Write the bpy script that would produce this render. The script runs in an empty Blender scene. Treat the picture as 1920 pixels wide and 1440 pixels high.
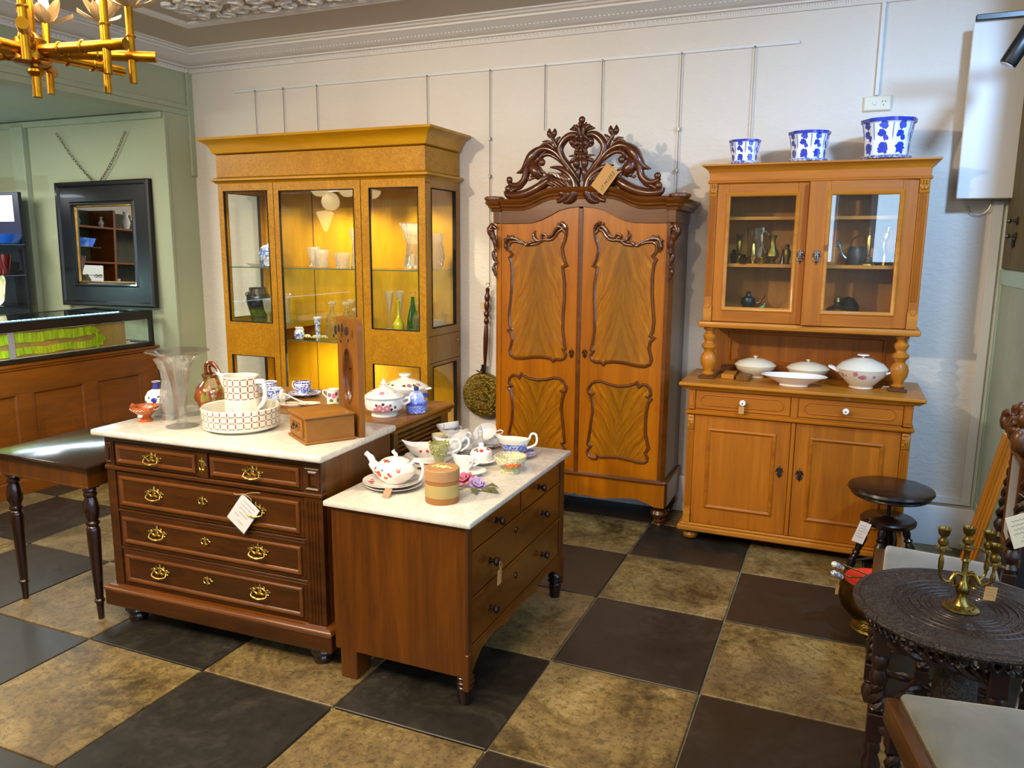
import bpy, bmesh, math, random
from mathutils import Vector, Matrix
from mathutils.geometry import tessellate_polygon
random.seed(7)
S = bpy.context.scene
COL = S.collection
PI = math.pi
# ---------------------------------------------------------------- camera
yaw, pit, rol = -0.4015, 0.1753, 0.0069
fw = Vector((math.sin(yaw)*math.cos(pit), math.cos(yaw)*math.cos(pit), -math.sin(pit)))
rt = Vector((math.cos(yaw), -math.sin(yaw), 0)); up = rt.cross(fw)
c_, s_ = math.cos(rol), math.sin(rol)
r2, u2 = rt*c_+up*s_, up*c_-rt*s_
cd = bpy.data.cameras.new('camera'); cam = bpy.data.objects.new('camera', cd); COL.objects.link(cam)
cam.matrix_world = Matrix(((r2.x, u2.x, -fw.x, 0), (r2.y, u2.y, -fw.y, 0), (r2.z, u2.z, -fw.z, 1.6), (0, 0, 0, 1)))
cd.sensor_width = 36; cd.lens = 1462.3/1920*36; cd.clip_start = 0.02
S.camera = cam
# ---------------------------------------------------------------- world, view, lights
w = bpy.data.worlds.new('world'); S.world = w; w.use_nodes = True
w.node_tree.nodes['Background'].inputs[0].default_value = (0.62, 0.78, 1.0, 1)
w.node_tree.nodes['Background'].inputs[1].default_value = 1.0
S.view_settings.view_transform = 'Standard'; S.view_settings.look = 'None'
S.view_settings.gamma = 1; S.view_settings.use_curve_mapping = False
S.view_settings.exposure = 0.34
S.cycles.use_denoising = True
S.cycles.max_bounces = 12; S.cycles.transparent_max_bounces = 16; S.cycles.transmission_bounces = 10
S.cycles.sample_clamp_indirect = 6.0
S.cycles.caustics_refractive = False; S.cycles.caustics_reflective = False

def light(name, kind, loc, energy, color, size=0.1, aim=None, size_y=None, spot=None, blend=0.5):
    ld = bpy.data.lights.new(name, kind); ld.energy = energy; ld.color = color
    if kind == 'AREA':
        ld.size = size
        if size_y: ld.shape = 'RECTANGLE'; ld.size_y = size_y
    else:
        ld.shadow_soft_size = size
    if kind == 'SPOT': ld.spot_size = spot; ld.spot_blend = blend
    o = bpy.data.objects.new(name, ld); COL.objects.link(o); o.location = loc
    if aim is not None:
        o.rotation_euler = (Vector(aim)-Vector(loc)).to_track_quat('-Z', 'Y').to_euler()
    return o
WARM = (1.0, 0.80, 0.55); WARM2 = (1.0, 0.83, 0.62); DAY = (0.50, 0.74, 1.0)
# daylight through the shop windows: the right-hand one and the one behind the camera
light('daylight_right', 'AREA', (2.75, 0.2, 1.75), 85, DAY, 5.6, (0, 0.2, 1.6), 2.0)
light('daylight_rear', 'AREA', (.92, -3.45, 2.05), 22, DAY, .55, (.92, 0, 1.9), 1.3)
light('daylight_rear_side', 'AREA', (2.02, -3.45, 2.05), 22, DAY, .55, (2.02, 0, 1.9), 1.3)
# ceiling lamps of the shop, plus an added shelf fill
light('ceiling_lamp_glow', 'AREA', (-1.7, 1.0, 2.90), 95, WARM2, 2.6, (-1.7, 1.0, 0), 2.0)
light('ceiling_lamp_glow_left', 'AREA', (-3.6, 0.2, 2.90), 50, WARM2, 1.2, (-3.4, 1.0, 0), 1.2)
light('track_spot_warm', 'SPOT', (-2.9, 0.2, 2.75), 260, WARM2, 0.05, (-1.3, 4.6, 1.4), spot=1.75, blend=0.9)
light('track_spot_crystal', 'SPOT', (-1.2, -0.2, 2.8), 150, WARM2, 0.05, (-2.2, 3.0, 0.8), spot=1.4, blend=0.9)
light('track_spot_cool', 'SPOT', (.88, 2.70, 2.74), 170, (0.36, 0.62, 1.0), 0.09, (0.35, 4.6, 1.1), spot=2.0, blend=0.9)
light('alcove_lamp', 'AREA', (-5.6, 2.6, 2.48), 44, (0.98, 0.98, 0.86), 0.9, (-5.6, 2.8, 0), 0.9)
light('shelf_fill', 'AREA', (-6.2, 4.02, 2.02), 3.5, (.85, .95, 1.0), .5, (-6.2, 4.05, 0), .12)  # added fill over the glass shelves, brightens the blue bowl
light('showcase_wash', 'SPOT', (-6.35, 3.1, 1.25), 14, (.55, .95, 1.0), .03, (-5.6, 4.41, 1.9), spot=1.9, blend=.5)
light('alcove_lamp_rear', 'AREA', (-6.6, 0.0, 2.48), 60, (1.0, 0.9, 0.72), 1.5, (-6.8, 0.5, 0), 1.5)

# ---------------------------------------------------------------- helpers
def C(h, a=1.0):
    h = h.lstrip('#'); v = [int(h[i:i+2], 16)/255 for i in (0, 2, 4)]
    return tuple((x/12.92 if x <= .04045 else ((x+.055)/1.055)**2.4) for x in v)+(a,)
def link(o, parent=None):
    COL.objects.link(o)
    if parent is not None: o.parent = parent
    return o
def tag(o, label=None, cat=None, group=None, kind=None):
    if label: o['label'] = label
    if cat: o['category'] = cat
    if group: o['group'] = group
    if kind: o['kind'] = kind
    return o
def thing(name, label, cat, loc=(0, 0, 0), rz=0.0, group=None, rot=None):
    o = bpy.data.objects.new(name, None); COL.objects.link(o); o.empty_display_size = .05
    o.location = loc; o.rotation_euler = rot if rot else (0, 0, rz)
    return tag(o, label, cat, group)
def dup(root, loc, rz=0.0, label=None, group=None, rot=None, scale=None):
    def cp(o, par):
        c = o.copy(); COL.objects.link(c)
        if par is not None: c.parent = par
        for ch in o.children: cp(ch, c)
        return c
    r = cp(root, None); r.location = loc; r.rotation_euler = rot if rot else (0, 0, rz)
    if scale: r.scale = (scale,)*3
    if label: r['label'] = label
    if group: r['group'] = group
    return r
def spline(pts, n=6, closed=False):
    P = [Vector(p) for p in pts]; out = []; m = len(P)
    rng = range(m) if closed else range(m-1)
    for i in rng:
        g = (lambda k: P[k % m]) if closed else (lambda k: P[max(0, min(m-1, k))])
        a, b, c, d = g(i-1), g(i), g(i+1), g(i+2)
        for k in range(n):
            t = k/n
            out.append(0.5*((2*b)+(c-a)*t+(2*a-5*b+4*c-d)*t*t+(3*b-3*c+d-a)*t**3))
    if not closed: out.append(P[-1])
    return out
JR = random.Random(99)
class B:
    def __init__(s): s.bm = bmesh.new(); s.uv = s.bm.loops.layers.uv.new('uv')
    def _t(s, vs, mat):
        if mat is not None:
            for v in vs: v.co = mat @ v.co
    def box(s, x0, x1, y0, y1, z0, z1, bev=0.0, mat=None, seg=1):
        e = JR.uniform(.00005, .0004)          # hair's breadth so that touching faces never coincide
        x0 -= e; x1 += e; y0 -= e; y1 += e; z1 += e*.3
        vs = [s.bm.verts.new(p) for p in ((x0,y0,z0),(x1,y0,z0),(x1,y1,z0),(x0,y1,z0),(x0,y0,z1),(x1,y0,z1),(x1,y1,z1),(x0,y1,z1))]
        fs = [s.bm.faces.new([vs[i] for i in f]) for f in ((3,2,1,0),(4,5,6,7),(0,1,5,4),(1,2,6,5),(2,3,7,6),(3,0,4,7))]
        if bev > 0:
            es = set(e for f in fs for e in f.edges)
            r = bmesh.ops.bevel(s.bm, geom=list(es), offset=bev, segments=seg, affect='EDGES', profile=.5)
            vs = list(set(v for f in r['faces'] for v in f.verts) | set(v for v in vs if v.is_valid))
        s._t(vs, mat); return s
    def lathe(s, prof, c=(0,0,0), seg=24, sx=1, sy=1, mat=None, f=None):
        n = len(prof); rows = []; c = Vector(c); L = [0]
        for i in range(1, n): L.append(L[-1]+math.hypot(prof[i][0]-prof[i-1][0], prof[i][1]-prof[i-1][1]))
        T = L[-1] or 1
        for r, z in prof:
            if r < 1e-6: rows.append([s.bm.verts.new(c+Vector((0, 0, z)))])
            else:
                row = []
                for k in range(seg):
                    a = 2*PI*k/seg; rr = r*(f(a, z) if f else 1)
                    row.append(s.bm.verts.new(c+Vector((rr*math.cos(a)*sx, rr*math.sin(a)*sy, z))))
                rows.append(row)
        for i in range(n-1):
            a, b = rows[i], rows[i+1]
            if len(a) == 1 and len(b) == 1: continue
            for k in range(seg):
                k2 = (k+1) % seg
                vs = [a[0 if len(a) == 1 else k]]
                uv = [(k/seg, L[i]/T)]
                if len(a) > 1: vs.append(a[k2]); uv.append(((k+1)/seg, L[i]/T))
                if len(b) > 1: vs.append(b[k2]); uv.append(((k+1)/seg, L[i+1]/T))
                vs.append(b[0 if len(b) == 1 else k]); uv.append((k/seg, L[i+1]/T))
                fc = s.bm.faces.new(vs)
                for lp, q in zip(fc.loops, uv): lp[s.uv].uv = q
        s._t([v for r in rows for v in r], mat); return s
    def tube(s, pts, r, seg=8, closed=False, cap=True, flat=1.0, mat=None, nrm=None):
        P = [Vector(p) for p in pts]; m = len(P)
        R = list(r) if hasattr(r, '__len__') else [r]*m
        if len(R) != m: R = [R[0]+(R[-1]-R[0])*i/(m-1) for i in range(m)] if len(R) == 2 else [R[min(len(R)-1, int(i*len(R)/m))] for i in range(m)]
        rows = []; prev = None
        for i in range(m):
            a = P[(i-1) % m] if closed or i > 0 else P[i]; b = P[(i+1) % m] if closed or i < m-1 else P[i]
            t = (b-a); t = t.normalized() if t.length > 1e-9 else Vector((0, 0, 1))
            ref = Vector(nrm) if nrm is not None else (prev if prev is not None else (Vector((0, 0, 1)) if abs(t.z) < .9 else Vector((1, 0, 0))))
            u = (ref-t*ref.dot(t))
            if u.length < 1e-6: u = Vector((1, 0, 0))-t*t.x
            u.normalize(); v = t.cross(u); prev = u
            rows.append([s.bm.verts.new(P[i]+(u*math.cos(2*PI*k/seg)*flat+v*math.sin(2*PI*k/seg))*R[i]) for k in range(seg)])
        for i in range(m if closed else m-1):
            a, b = rows[i], rows[(i+1) % m]
            for k in range(seg): s.bm.faces.new((a[k], a[(k+1) % seg], b[(k+1) % seg], b[k]))
        if cap and not closed:
            s.bm.faces.new(rows[0][::-1]); s.bm.faces.new(rows[-1])
        s._t([v for r_ in rows for v in r_], mat); return s
    def ball(s, c, r, sc=(1,1,1), seg=12, mat=None):
        n = max(5, seg//2); pr = [(r*math.sin(PI*i/n), -r*math.cos(PI*i/n)) for i in range(n+1)]
        pr[0] = (0, -r); pr[-1] = (0, r)
        m = Matrix.Translation(Vector(c)) @ Matrix.Diagonal((sc[0], sc[1], sc[2], 1))
        return s.lathe(pr, (0,0,0), seg, mat=(mat @ m if mat is not None else m))
    def prism(s, poly, y0, y1, mat=None, bev=0.0):
        a = [s.bm.verts.new((x, y0, z)) for x, z in poly]; b = [s.bm.verts.new((x, y1, z)) for x, z in poly]
        n = len(poly); ar = sum(poly[i][0]*poly[(i+1) % n][1]-poly[(i+1) % n][0]*poly[i][1] for i in range(n))
        if ar < 0: a.reverse(); b.reverse()
        f1 = s.bm.faces.new(a); f2 = s.bm.faces.new(b[::-1])
        for i in range(n): s.bm.faces.new((a[(i+1) % n], a[i], b[i], b[(i+1) % n]))
        vs = a+b
        if bev > 0:
            r = bmesh.ops.bevel(s.bm, geom=list(f1.edges), offset=bev, segments=2, affect='EDGES')
            vs = list(set(v for f in r['faces'] for v in f.verts) | set(v for v in vs if v.is_valid))
        if n > 4:
            for f, rev in ((f1, False), (f2, True)):
                if not f.is_valid: continue
                vv = list(f.verts); s.bm.faces.remove(f)
                for t in tessellate_polygon([[Vector((v.co.x, v.co.z, 0)) for v in vv]]):
                    try: s.bm.faces.new([vv[i] for i in t])
                    except ValueError: pass
        s._t(vs, mat); return s
    def strip(s, rows, closed_u=False, closed_v=False, mat=None):
        R = [[s.bm.verts.new(p) for p in row] for row in rows]
        n, m = len(R), len(R[0])
        for i in range(n if closed_u else n-1):
            for k in range(m if closed_v else m-1):
                a, b, c, d = R[i][k], R[i][(k+1) % m], R[(i+1) % n][(k+1) % m], R[(i+1) % n][k]
                try: s.bm.faces.new((a, b, c, d))
                except ValueError: pass
        s._t([v for r in R for v in r], mat); return s
    def frame(s, path, prof, closed=True, mat=None):
        """sweep a profile (inset, height) round a path in the xz plane; height points to -y"""
        n = len(path); P = [Vector(p) for p in path]; rows = []
        ar = sum(P[i].x*P[(i+1) % n].y-P[(i+1) % n].x*P[i].y for i in range(n)); sg = 1 if ar > 0 else -1
        if not closed: sg = 1
        for i in range(n):
            a = P[(i-1) % n] if closed or i > 0 else P[i]; b = P[(i+1) % n] if closed or i < n-1 else P[i]
            d1 = (P[i]-a); d2 = (b-P[i])
            d1 = d1.normalized() if d1.length > 1e-9 else d2.normalized()
            d2 = d2.normalized() if d2.length > 1e-9 else d1
            n1 = Vector((-d1.y, d1.x))*sg; n2 = Vector((-d2.y, d2.x))*sg
            m = n1+n2; m = m.normalized() if m.length > 1e-4 else n1
            k = min(1/max(.35, m.dot(n1)), 2.0)
            rows.append([(P[i].x+m.x*k*q, -h, P[i].y+m.y*k*q) for q, h in prof])
        return s.strip(rows, closed_u=closed, mat=mat)
    def rect(s, x0, x1, z0, z1, prof, y=0.0, mat=None):
        m = Matrix.Translation((0, y, 0)); m = mat @ m if mat is not None else m
        return s.frame([(x0, z0), (x1, z0), (x1, z1), (x0, z1)], prof, True, m)
    def hsweep(s, path, prof, closed=False, mat=None):
        """sweep (outward, z) round a path in the xy plane (outward = right of travel)"""
        n = len(path); P = [Vector(p) for p in path]; rows = []
        for i in range(n):
            a = P[(i-1) % n] if closed or i > 0 else P[i]; b = P[(i+1) % n] if closed or i < n-1 else P[i]
            d1 = P[i]-a; d2 = b-P[i]
            d1 = d1.normalized() if d1.length > 1e-9 else d2.normalized(); d2 = d2.normalized() if d2.length > 1e-9 else d1
            n1 = Vector((d1.y, -d1.x)); n2 = Vector((d2.y, -d2.x)); m = (n1+n2).normalized(); k = 1/max(.3, m.dot(n1))
            rows.append([(P[i].x+m.x*k*q, P[i].y+m.y*k*q, z) for q, z in prof])
        return s.strip(rows, closed_u=closed, mat=mat)
    def obj(s, name, mat, parent=None, loc=None, rot=None, ang=35, label=None, cat=None, group=None, kind=None, sub=0):
        bm = s.bm
        bmesh.ops.recalc_face_normals(bm, faces=bm.faces[:])
        ca = math.radians(ang)
        for f in bm.faces: f.smooth = True
        for e in bm.edges:
            if len(e.link_faces) == 2 and e.calc_face_angle(0) > ca: e.smooth = False
        me = bpy.data.meshes.new(name); bm.to_mesh(me); bm.free()
        me.materials.append(mat)
        o = bpy.data.objects.new(name, me); link(o, parent)
        if loc is not None: o.location = loc
        if rot is not None: o.rotation_euler = rot
        if sub: md = o.modifiers.new('sub', 'SUBSURF'); md.levels = md.render_levels = sub
        return tag(o, label, cat, group, kind)
def T(x=0, y=0, z=0, rx=0, ry=0, rz=0, sc=1):
    return Matrix.Translation((x, y, z)) @ Matrix.Rotation(rz, 4, 'Z') @ Matrix.Rotation(ry, 4, 'Y') @ Matrix.Rotation(rx, 4, 'X') @ Matrix.Scale(sc, 4)
# ---------------------------------------------------------------- materials
class NT:
    def __init__(s, name):
        s.m = bpy.data.materials.new(name); s.m.use_nodes = True; s.t = s.m.node_tree; s.n = s.t.nodes
        s.b = s.n['Principled BSDF']
    def add(s, typ, **kw):
        n = s.n.new(typ)
        for k, v in kw.items():
            if k.startswith('i_'):
                key = k[2:]; key = int(key) if key.isdigit() else key
                if hasattr(v, 'is_linked') or hasattr(v, 'links'): s.t.links.new(v, n.inputs[key])
                else: n.inputs[key].default_value = v
            else: setattr(n, k, v)
        return n
    def set(s, key, v):
        if hasattr(v, 'is_linked'): s.t.links.new(v, s.b.inputs[key])
        else: s.b.inputs[key].default_value = v
    def coord(s, sc=(1,1,1), kind='Object', loc=(0,0,0), rot=(0,0,0)):
        tc = s.add('ShaderNodeTexCoord'); mp = s.add('ShaderNodeMapping', i_0=tc.outputs[kind])
        mp.inputs['Scale'].default_value = sc; mp.inputs['Location'].default_value = loc; mp.inputs['Rotation'].default_value = rot
        return mp.outputs[0]
    def noise(s, vec, scale=5, det=4, rough=.55, dist=0.0):
        n = s.add('ShaderNodeTexNoise', i_Vector=vec, i_Scale=scale, i_Detail=det, i_Roughness=rough, i_Distortion=dist); return n.outputs['Fac']
    def ramp(s, fac, stops):
        n = s.add('ShaderNodeValToRGB', i_Fac=fac); e = n.color_ramp.elements
        while len(e) < len(stops): e.new(.5)
        for x, (p, c) in zip(e, stops): x.position = p; x.color = c if hasattr(c, '__len__') else (c, c, c, 1)
        return n.outputs['Color']
    def mix(s, f, a, b, mode='MIX'):
        n = s.add('ShaderNodeMix', data_type='RGBA', blend_type=mode)
        for k, v in ((0, f), (6, a), (7, b)):
            if hasattr(v, 'is_linked'): s.t.links.new(v, n.inputs[k])
            else: n.inputs[k].default_value = v
        return n.outputs[2]
    def math(s, op, a, b=0.0, c=None, clamp=False):
        n = s.add('ShaderNodeMath', operation=op, use_clamp=clamp)
        for k, v in enumerate((a, b, c)):
            if v is None: continue
            if hasattr(v, 'is_linked'): s.t.links.new(v, n.inputs[k])
            else: n.inputs[k].default_value = v
        return n.outputs[0]
    def bump(s, h, st=.2, d=.01):
        n = s.add('ShaderNodeBump', i_Height=h, i_Strength=st, i_Distance=d); s.t.links.new(n.outputs[0], s.b.inputs['Normal']); return n
def plain(name, col, rough=.5, metal=0.0, coat=0.0, bump=None, var=0.0, trans=0.0, ior=1.45, emis=None, es=0.0, sheen=0.0):
    t = NT(name); col = C(col) if isinstance(col, str) else col
    t.set('Roughness', rough); t.set('Metallic', metal); t.set('Coat Weight', coat); t.set('IOR', ior)
    t.set('Coat Roughness', .08)
    if trans: t.set('Transmission Weight', trans)
    if sheen: t.set('Sheen Weight', sheen)
    v = t.coord()
    if var:
        n = t.noise(v, 9, 5); dk = tuple(c*(1-var) for c in col[:3])+(1,); lt = tuple(min(1, c*(1+var*.6)) for c in col[:3])+(1,)
        t.set('Base Color', t.ramp(n, [(.3, dk), (.7, lt)]))
    else: t.set('Base Color', col)
    if bump: t.bump(t.noise(v, bump[0], 5), bump[1], .01)
    if emis: t.set('Emission Color', C(emis) if isinstance(emis, str) else emis); t.set('Emission Strength', es)
    return t.m
def wood(name, dark, light_, sc=(14, 14, 1.6), rough=.35, coat=.35, det=5, fig=.0, knots=False, contrast=(.3, .72), bump=.12):
    """grain stretched along the axis with the smallest scale"""
    sat = lambda c: (c[0], c[1]*.95, c[2]*.42, 1)
    C = lambda h: sat(globals()['C'](h))
    t = NT(name); v = t.coord(sc)
    big = t.noise(t.coord(tuple(a*.22 for a in sc)), 1.0, 3, .5, .8)
    g = t.noise(v, 1.0, det, .62, .7)
    f = t.noise(t.coord(tuple(a*6 for a in sc)), 1.0, 3, .6)
    s = t.math('ADD', t.math('MULTIPLY', g, .55), t.math('ADD', t.math('MULTIPLY', big, .3), t.math('MULTIPLY', f, .15)))
    col = t.ramp(s, [(contrast[0], C(dark)), ((contrast[0]+contrast[1])/2, tuple((a+b)/2 for a, b in zip(C(dark), C(light_)))), (contrast[1], C(light_))])
    if fig:
        vo = t.add('ShaderNodeTexVoronoi', i_Vector=t.coord((95, 95, 95)), i_Scale=1.0)
        n2 = t.noise(t.coord((60, 60, 60)), 1, 4, .7, 1.2)
        k = t.math('MULTIPLY', n2, 1.0)
        col = t.mix(t.ramp(k, [(.42, fig), (.56, 0.0)]), col, C(dark))
    if knots:
        vo = t.add('ShaderNodeTexVoronoi', i_Vector=t.coord((4.2, 4.2, 3.2)), i_Scale=1.0)
        k = t.ramp(vo.outputs['Distance'], [(.035, 1.0), (.075, 0.0)])
        col = t.mix(t.math('MULTIPLY', k, .75), col, C('#4a2408'))
    t.set('Base Color', col); t.set('Roughness', rough); t.set('Coat Weight', coat); t.set('Coat Roughness', .15)
    t.set('Specular IOR Level', .36)
    t.bump(s, bump, .004)
    return t.m
# ================================================================ materials (more)
def spotmat(name, base, spots, rough=.12, coat=.6, warp=.006, wscale=90, ring=None):
    """glazed ware with small painted blots: (x,y,z,r,colour)"""
    t = NT(name); tc = t.add('ShaderNodeTexCoord').outputs['Object']
    nz = t.add('ShaderNodeTexNoise', i_Vector=tc, i_Scale=wscale, i_Detail=3)
    v = t.add('ShaderNodeVectorMath', operation='MULTIPLY_ADD', i_0=nz.outputs['Color'], i_1=(warp*2,)*3, i_2=tc)
    v2 = t.add('ShaderNodeVectorMath', operation='SUBTRACT', i_0=v.outputs[0], i_1=(warp,)*3).outputs[0]
    col = C(base)
    for x, y, z, r, c in spots:
        d = t.add('ShaderNodeVectorMath', operation='DISTANCE', i_0=v2, i_1=(x, y, z)).outputs['Value']
        col = t.mix(t.math('LESS_THAN', d, r), col, C(c) if isinstance(c, str) else c)
    if ring:
        sx = t.add('ShaderNodeSeparateXYZ', i_0=tc).outputs[2]
        for z0, z1, c in ring:
            k = t.math('MULTIPLY', t.math('GREATER_THAN', sx, z0), t.math('LESS_THAN', sx, z1)); col = t.mix(k, col, C(c))
    t.set('Base Color', col); t.set('Roughness', rough); t.set('Coat Weight', coat); t.set('Coat Roughness', .05)
    return t.m
def bluemat(name, scale=60, th=(.47, .5), base='#f2f4fa', blue='#2338a8', bands=(), lim=None, rough=.12, det=2):
    """white glaze with blue painted foliage; bands = (z0,z1) solid blue, lim = z range of the pattern"""
    t = NT(name); tc = t.add('ShaderNodeTexCoord').outputs['Object']
    n = t.noise(t.coord((1, 1, 1)), scale, det, .5, 1.8)
    k = t.ramp(n, [(th[0], 1.0), (th[1], 0.0)])
    sz = t.add('ShaderNodeSeparateXYZ', i_0=tc).outputs[2]
    if lim: k = t.math('MULTIPLY', k, t.math('MULTIPLY', t.math('GREATER_THAN', sz, lim[0]), t.math('LESS_THAN', sz, lim[1])))
    n2 = t.noise(t.coord(), scale*2.5, 2)
    bc = t.mix(n2, C(blue), C('#6f86d8'))
    col = t.mix(k, C(base), bc)
    for z0, z1 in bands:
        kk = t.math('MULTIPLY', t.math('GREATER_THAN', sz, z0), t.math('LESS_THAN', sz, z1))
        kk = t.math('MULTIPLY', kk, t.ramp(n2, [(.38, .35), (.5, 1.0)])); col = t.mix(kk, col, C(blue))
    t.set('Base Color', col); t.set('Roughness', rough); t.set('Coat Weight', .6); t.set('Coat Roughness', .05)
    return t.m
def glassmat(name, tint=(1, 1, 1, 1), rough=.0, bump=None, white=0.0, ior=1.5):
    t = NT(name); t.set('Base Color', tint); t.set('Transmission Weight', 1.0-white); t.set('Roughness', rough); t.set('IOR', ior)
    if bump:
        vo = t.add('ShaderNodeTexVoronoi', i_Vector=t.coord((bump[0],)*3), i_Scale=1.0, feature='DISTANCE_TO_EDGE')
        t.bump(t.ramp(vo.outputs['Distance'], [(0, 0.0), (.12, 1.0)]), bump[1], .004)
    return t.m
def panemat(name, tint=(.98, 1, .99, 1), refl=1.0):
    """a thin sheet of window glass: clear with a Fresnel reflection"""
    t = NT(name); n = t.n; out = [x for x in n if x.type == 'OUTPUT_MATERIAL'][0]; n.remove(t.b)
    tr = n.new('ShaderNodeBsdfTransparent'); tr.inputs[0].default_value = tint
    gl = n.new('ShaderNodeBsdfGlossy'); gl.inputs['Roughness'].default_value = .01
    fr = n.new('ShaderNodeFresnel'); ge = n.new('ShaderNodeNewGeometry'); iv = n.new('ShaderNodeMapRange')
    iv.inputs['To Min'].default_value = 1.5; iv.inputs['To Max'].default_value = 1/1.5
    t.t.links.new(ge.outputs['Backfacing'], iv.inputs[0]); t.t.links.new(iv.outputs[0], fr.inputs[0])   # same reflection on both faces of the sheet
    k = n.new('ShaderNodeMath'); k.operation = 'MULTIPLY'; k.inputs[1].default_value = refl*1.0; k.use_clamp = True; t.t.links.new(fr.outputs[0], k.inputs[0])
    mx = n.new('ShaderNodeMixShader'); t.t.links.new(k.outputs[0], mx.inputs[0]); t.t.links.new(tr.outputs[0], mx.inputs[1]); t.t.links.new(gl.outputs[0], mx.inputs[2])
    t.t.links.new(mx.outputs[0], out.inputs[0]); return t.m
def marblemat(name):
    t = NT(name); v = t.coord((1.6, 3.4, 3)); n = t.noise(v, 2.2, 9, .68, 2.2)
    f = t.math('ABSOLUTE', t.math('SUBTRACT', n, .5)); n2 = t.noise(t.coord((1, 1, 1)), 5, 6, .6)
    col = t.ramp(f, [(0, C('#b9b4a9')), (.03, C('#c6c1b6')), (.10, C('#cfcabf')), (.25, C('#d4d0c5'))])
    col = t.mix(t.ramp(n2, [(.35, .5), (.6, 0.0)]), col, C('#bdb6a6'))
    t.set('Base Color', col); t.set('Roughness', .22); t.set('Coat Weight', .3); t.set('Coat Roughness', .1); return t.m
def brassmat(name, col='#b08d3c', rough=.28, tex=None):
    t = NT(name); t.set('Metallic', 1.0); n = t.noise(t.coord(), 22, 5)
    c = C(col); t.set('Base Color', t.ramp(n, [(.3, tuple(x*.55 for x in c[:3])+(1,)), (.65, c)])); t.set('Roughness', rough)
    if tex: t.bump(t.noise(t.coord((1, 1, 1)), tex[0], 3, .6, 1.5), tex[1], .006)
    return t.m
def tilemat(name, dark):
    t = NT(name); v = t.coord((1, 1, 1), 'Object'); ri = t.add('ShaderNodeObjectInfo').outputs['Random']
    off = t.add('ShaderNodeVectorMath', operation='MULTIPLY_ADD', i_0=v, i_1=(1, 1, 1)); cm = t.add('ShaderNodeCombineXYZ', i_0=t.math('MULTIPLY', ri, 37.0), i_1=t.math('MULTIPLY', ri, 91.0))
    t.t.links.new(cm.outputs[0], off.inputs[2]); v = off.outputs[0]
    a = t.noise(v, 3.2, 8, .68, .9); b = t.noise(v, 22, 6, .7, .4); s = t.math('ADD', t.math('MULTIPLY', a, .68), t.math('MULTIPLY', b, .32))
    if dark:
        col = t.ramp(s, [(.34, C('#121210')), (.5, C('#201f1b')), (.6, C('#312f28')), (.72, C('#56524a'))])
        col = t.mix(t.math('MULTIPLY', ri, .75), col, C('#2c2114'))
        col = t.mix(t.ramp(t.noise(v, 75, 4), [(.72, 0.0), (.78, .5)]), col, C('#8a8670'))
        t.set('Roughness', t.ramp(s, [(.3, .34), (.7, .5)]))
    else:
        col = t.ramp(s, [(.33, C('#1f180d')), (.41, C('#46381e')), (.49, C('#6f5c33')), (.57, C('#8c7747')), (.70, C('#a8946a'))])
        col = t.mix(t.ramp(t.noise(v, 1.4, 5, .6, .6), [(.42, .0), (.64, .7)]), col, C('#6b5a40'))
        col = t.mix(t.ramp(t.noise(v, 46, 6, .75, .8), [(.40, .55), (.50, .0)]), col, C('#2e2412'))
        t.set('Roughness', t.ramp(s, [(.3, .36), (.7, .55)]))
    t.set('Base Color', col); t.bump(s, .25, .006); t.set('Specular IOR Level', .45); return t.m
def wallmat(name, col, bs=.35, scale=26, var=.05):
    t = NT(name); c = C(col); v = t.coord((1, 1, 1.6))
    n = t.noise(v, scale, 5, .6, .6); big = t.noise(t.coord(), 1.6, 3)
    t.set('Base Color', t.ramp(big, [(.3, tuple(x*(1-var) for x in c[:3])+(1,)), (.7, c)])); t.set('Roughness', .7); t.bump(n, bs, .012); return t.m
M = {}
M['wall'] = wallmat('plaster_white', '#dbd4cb', .45, 20)
M['cornice'] = plain('cornice_white', '#dcd6cf', .6)
M['ceil'] = wallmat('ceiling_white', '#bfb3a2', .15, 30)
M['green'] = wallmat('sage_paint', '#a8ae90', .12, 40, .06)
M['green2'] = plain('sage_trim', '#a3ab90', .5, var=.06)
M['greenp'] = plain('celadon_paint', '#a9c8bc', .45, var=.05)
M['greeng'] = plain('frosted_green', '#9fae9c', .35, var=.1, bump=(60, .2))
M['white'] = plain('white_gloss', '#d9d9da', .4)
M['switch'] = plain('cream_plastic', '#dcd8c6', .3)
M['wire'] = plain('steel_wire', '#8d8b88', .35, .9)
M['black'] = plain('black_metal', '#101011', .4)
M['tile_d'] = tilemat('slate_tile', True); M['tile_g'] = tilemat('gold_stone_tile', False)
M['grout'] = plain('grout', '#a09478', .9, var=.3)
M['counter'] = wood('counter_timber', '#5a2e06', '#8a4c0e', (3, 14, 14), .42, .2)
M['frameblk'] = plain('ebonised_frame', '#0e0d0f', .38, coat=.15)
M['mirror'] = plain('mirror_silver', (.93, .95, .94, 1), .01, 1.0)
M['pane'] = panemat('clear_pane'); M['shelfglass'] = panemat('shelf_glass', (.86, .97, .93, 1), 1.1)
M['edge'] = plain('glass_edge', '#3f6b5a', .15, coat=.6)
M['marble'] = marblemat('carrara_marble')
M['brass'] = brassmat('polished_brass', '#dcbc66', .3); M['oldbrass'] = brassmat('aged_brass', '#8a7434', .35, (70, .35))
M['paper'] = plain('card', '#e9e7e2', .7); M['kraft'] = plain('kraft_card', '#b5894f', .75, var=.06); M['ink'] = plain('ink', '#2b2a3a', .6)
M['string'] = plain('twine', '#a58b64', .9)
M['plank'] = wood('grey_plank', '#4d4640', '#75695c', (26, 26, 2), .7, 0)

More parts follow.
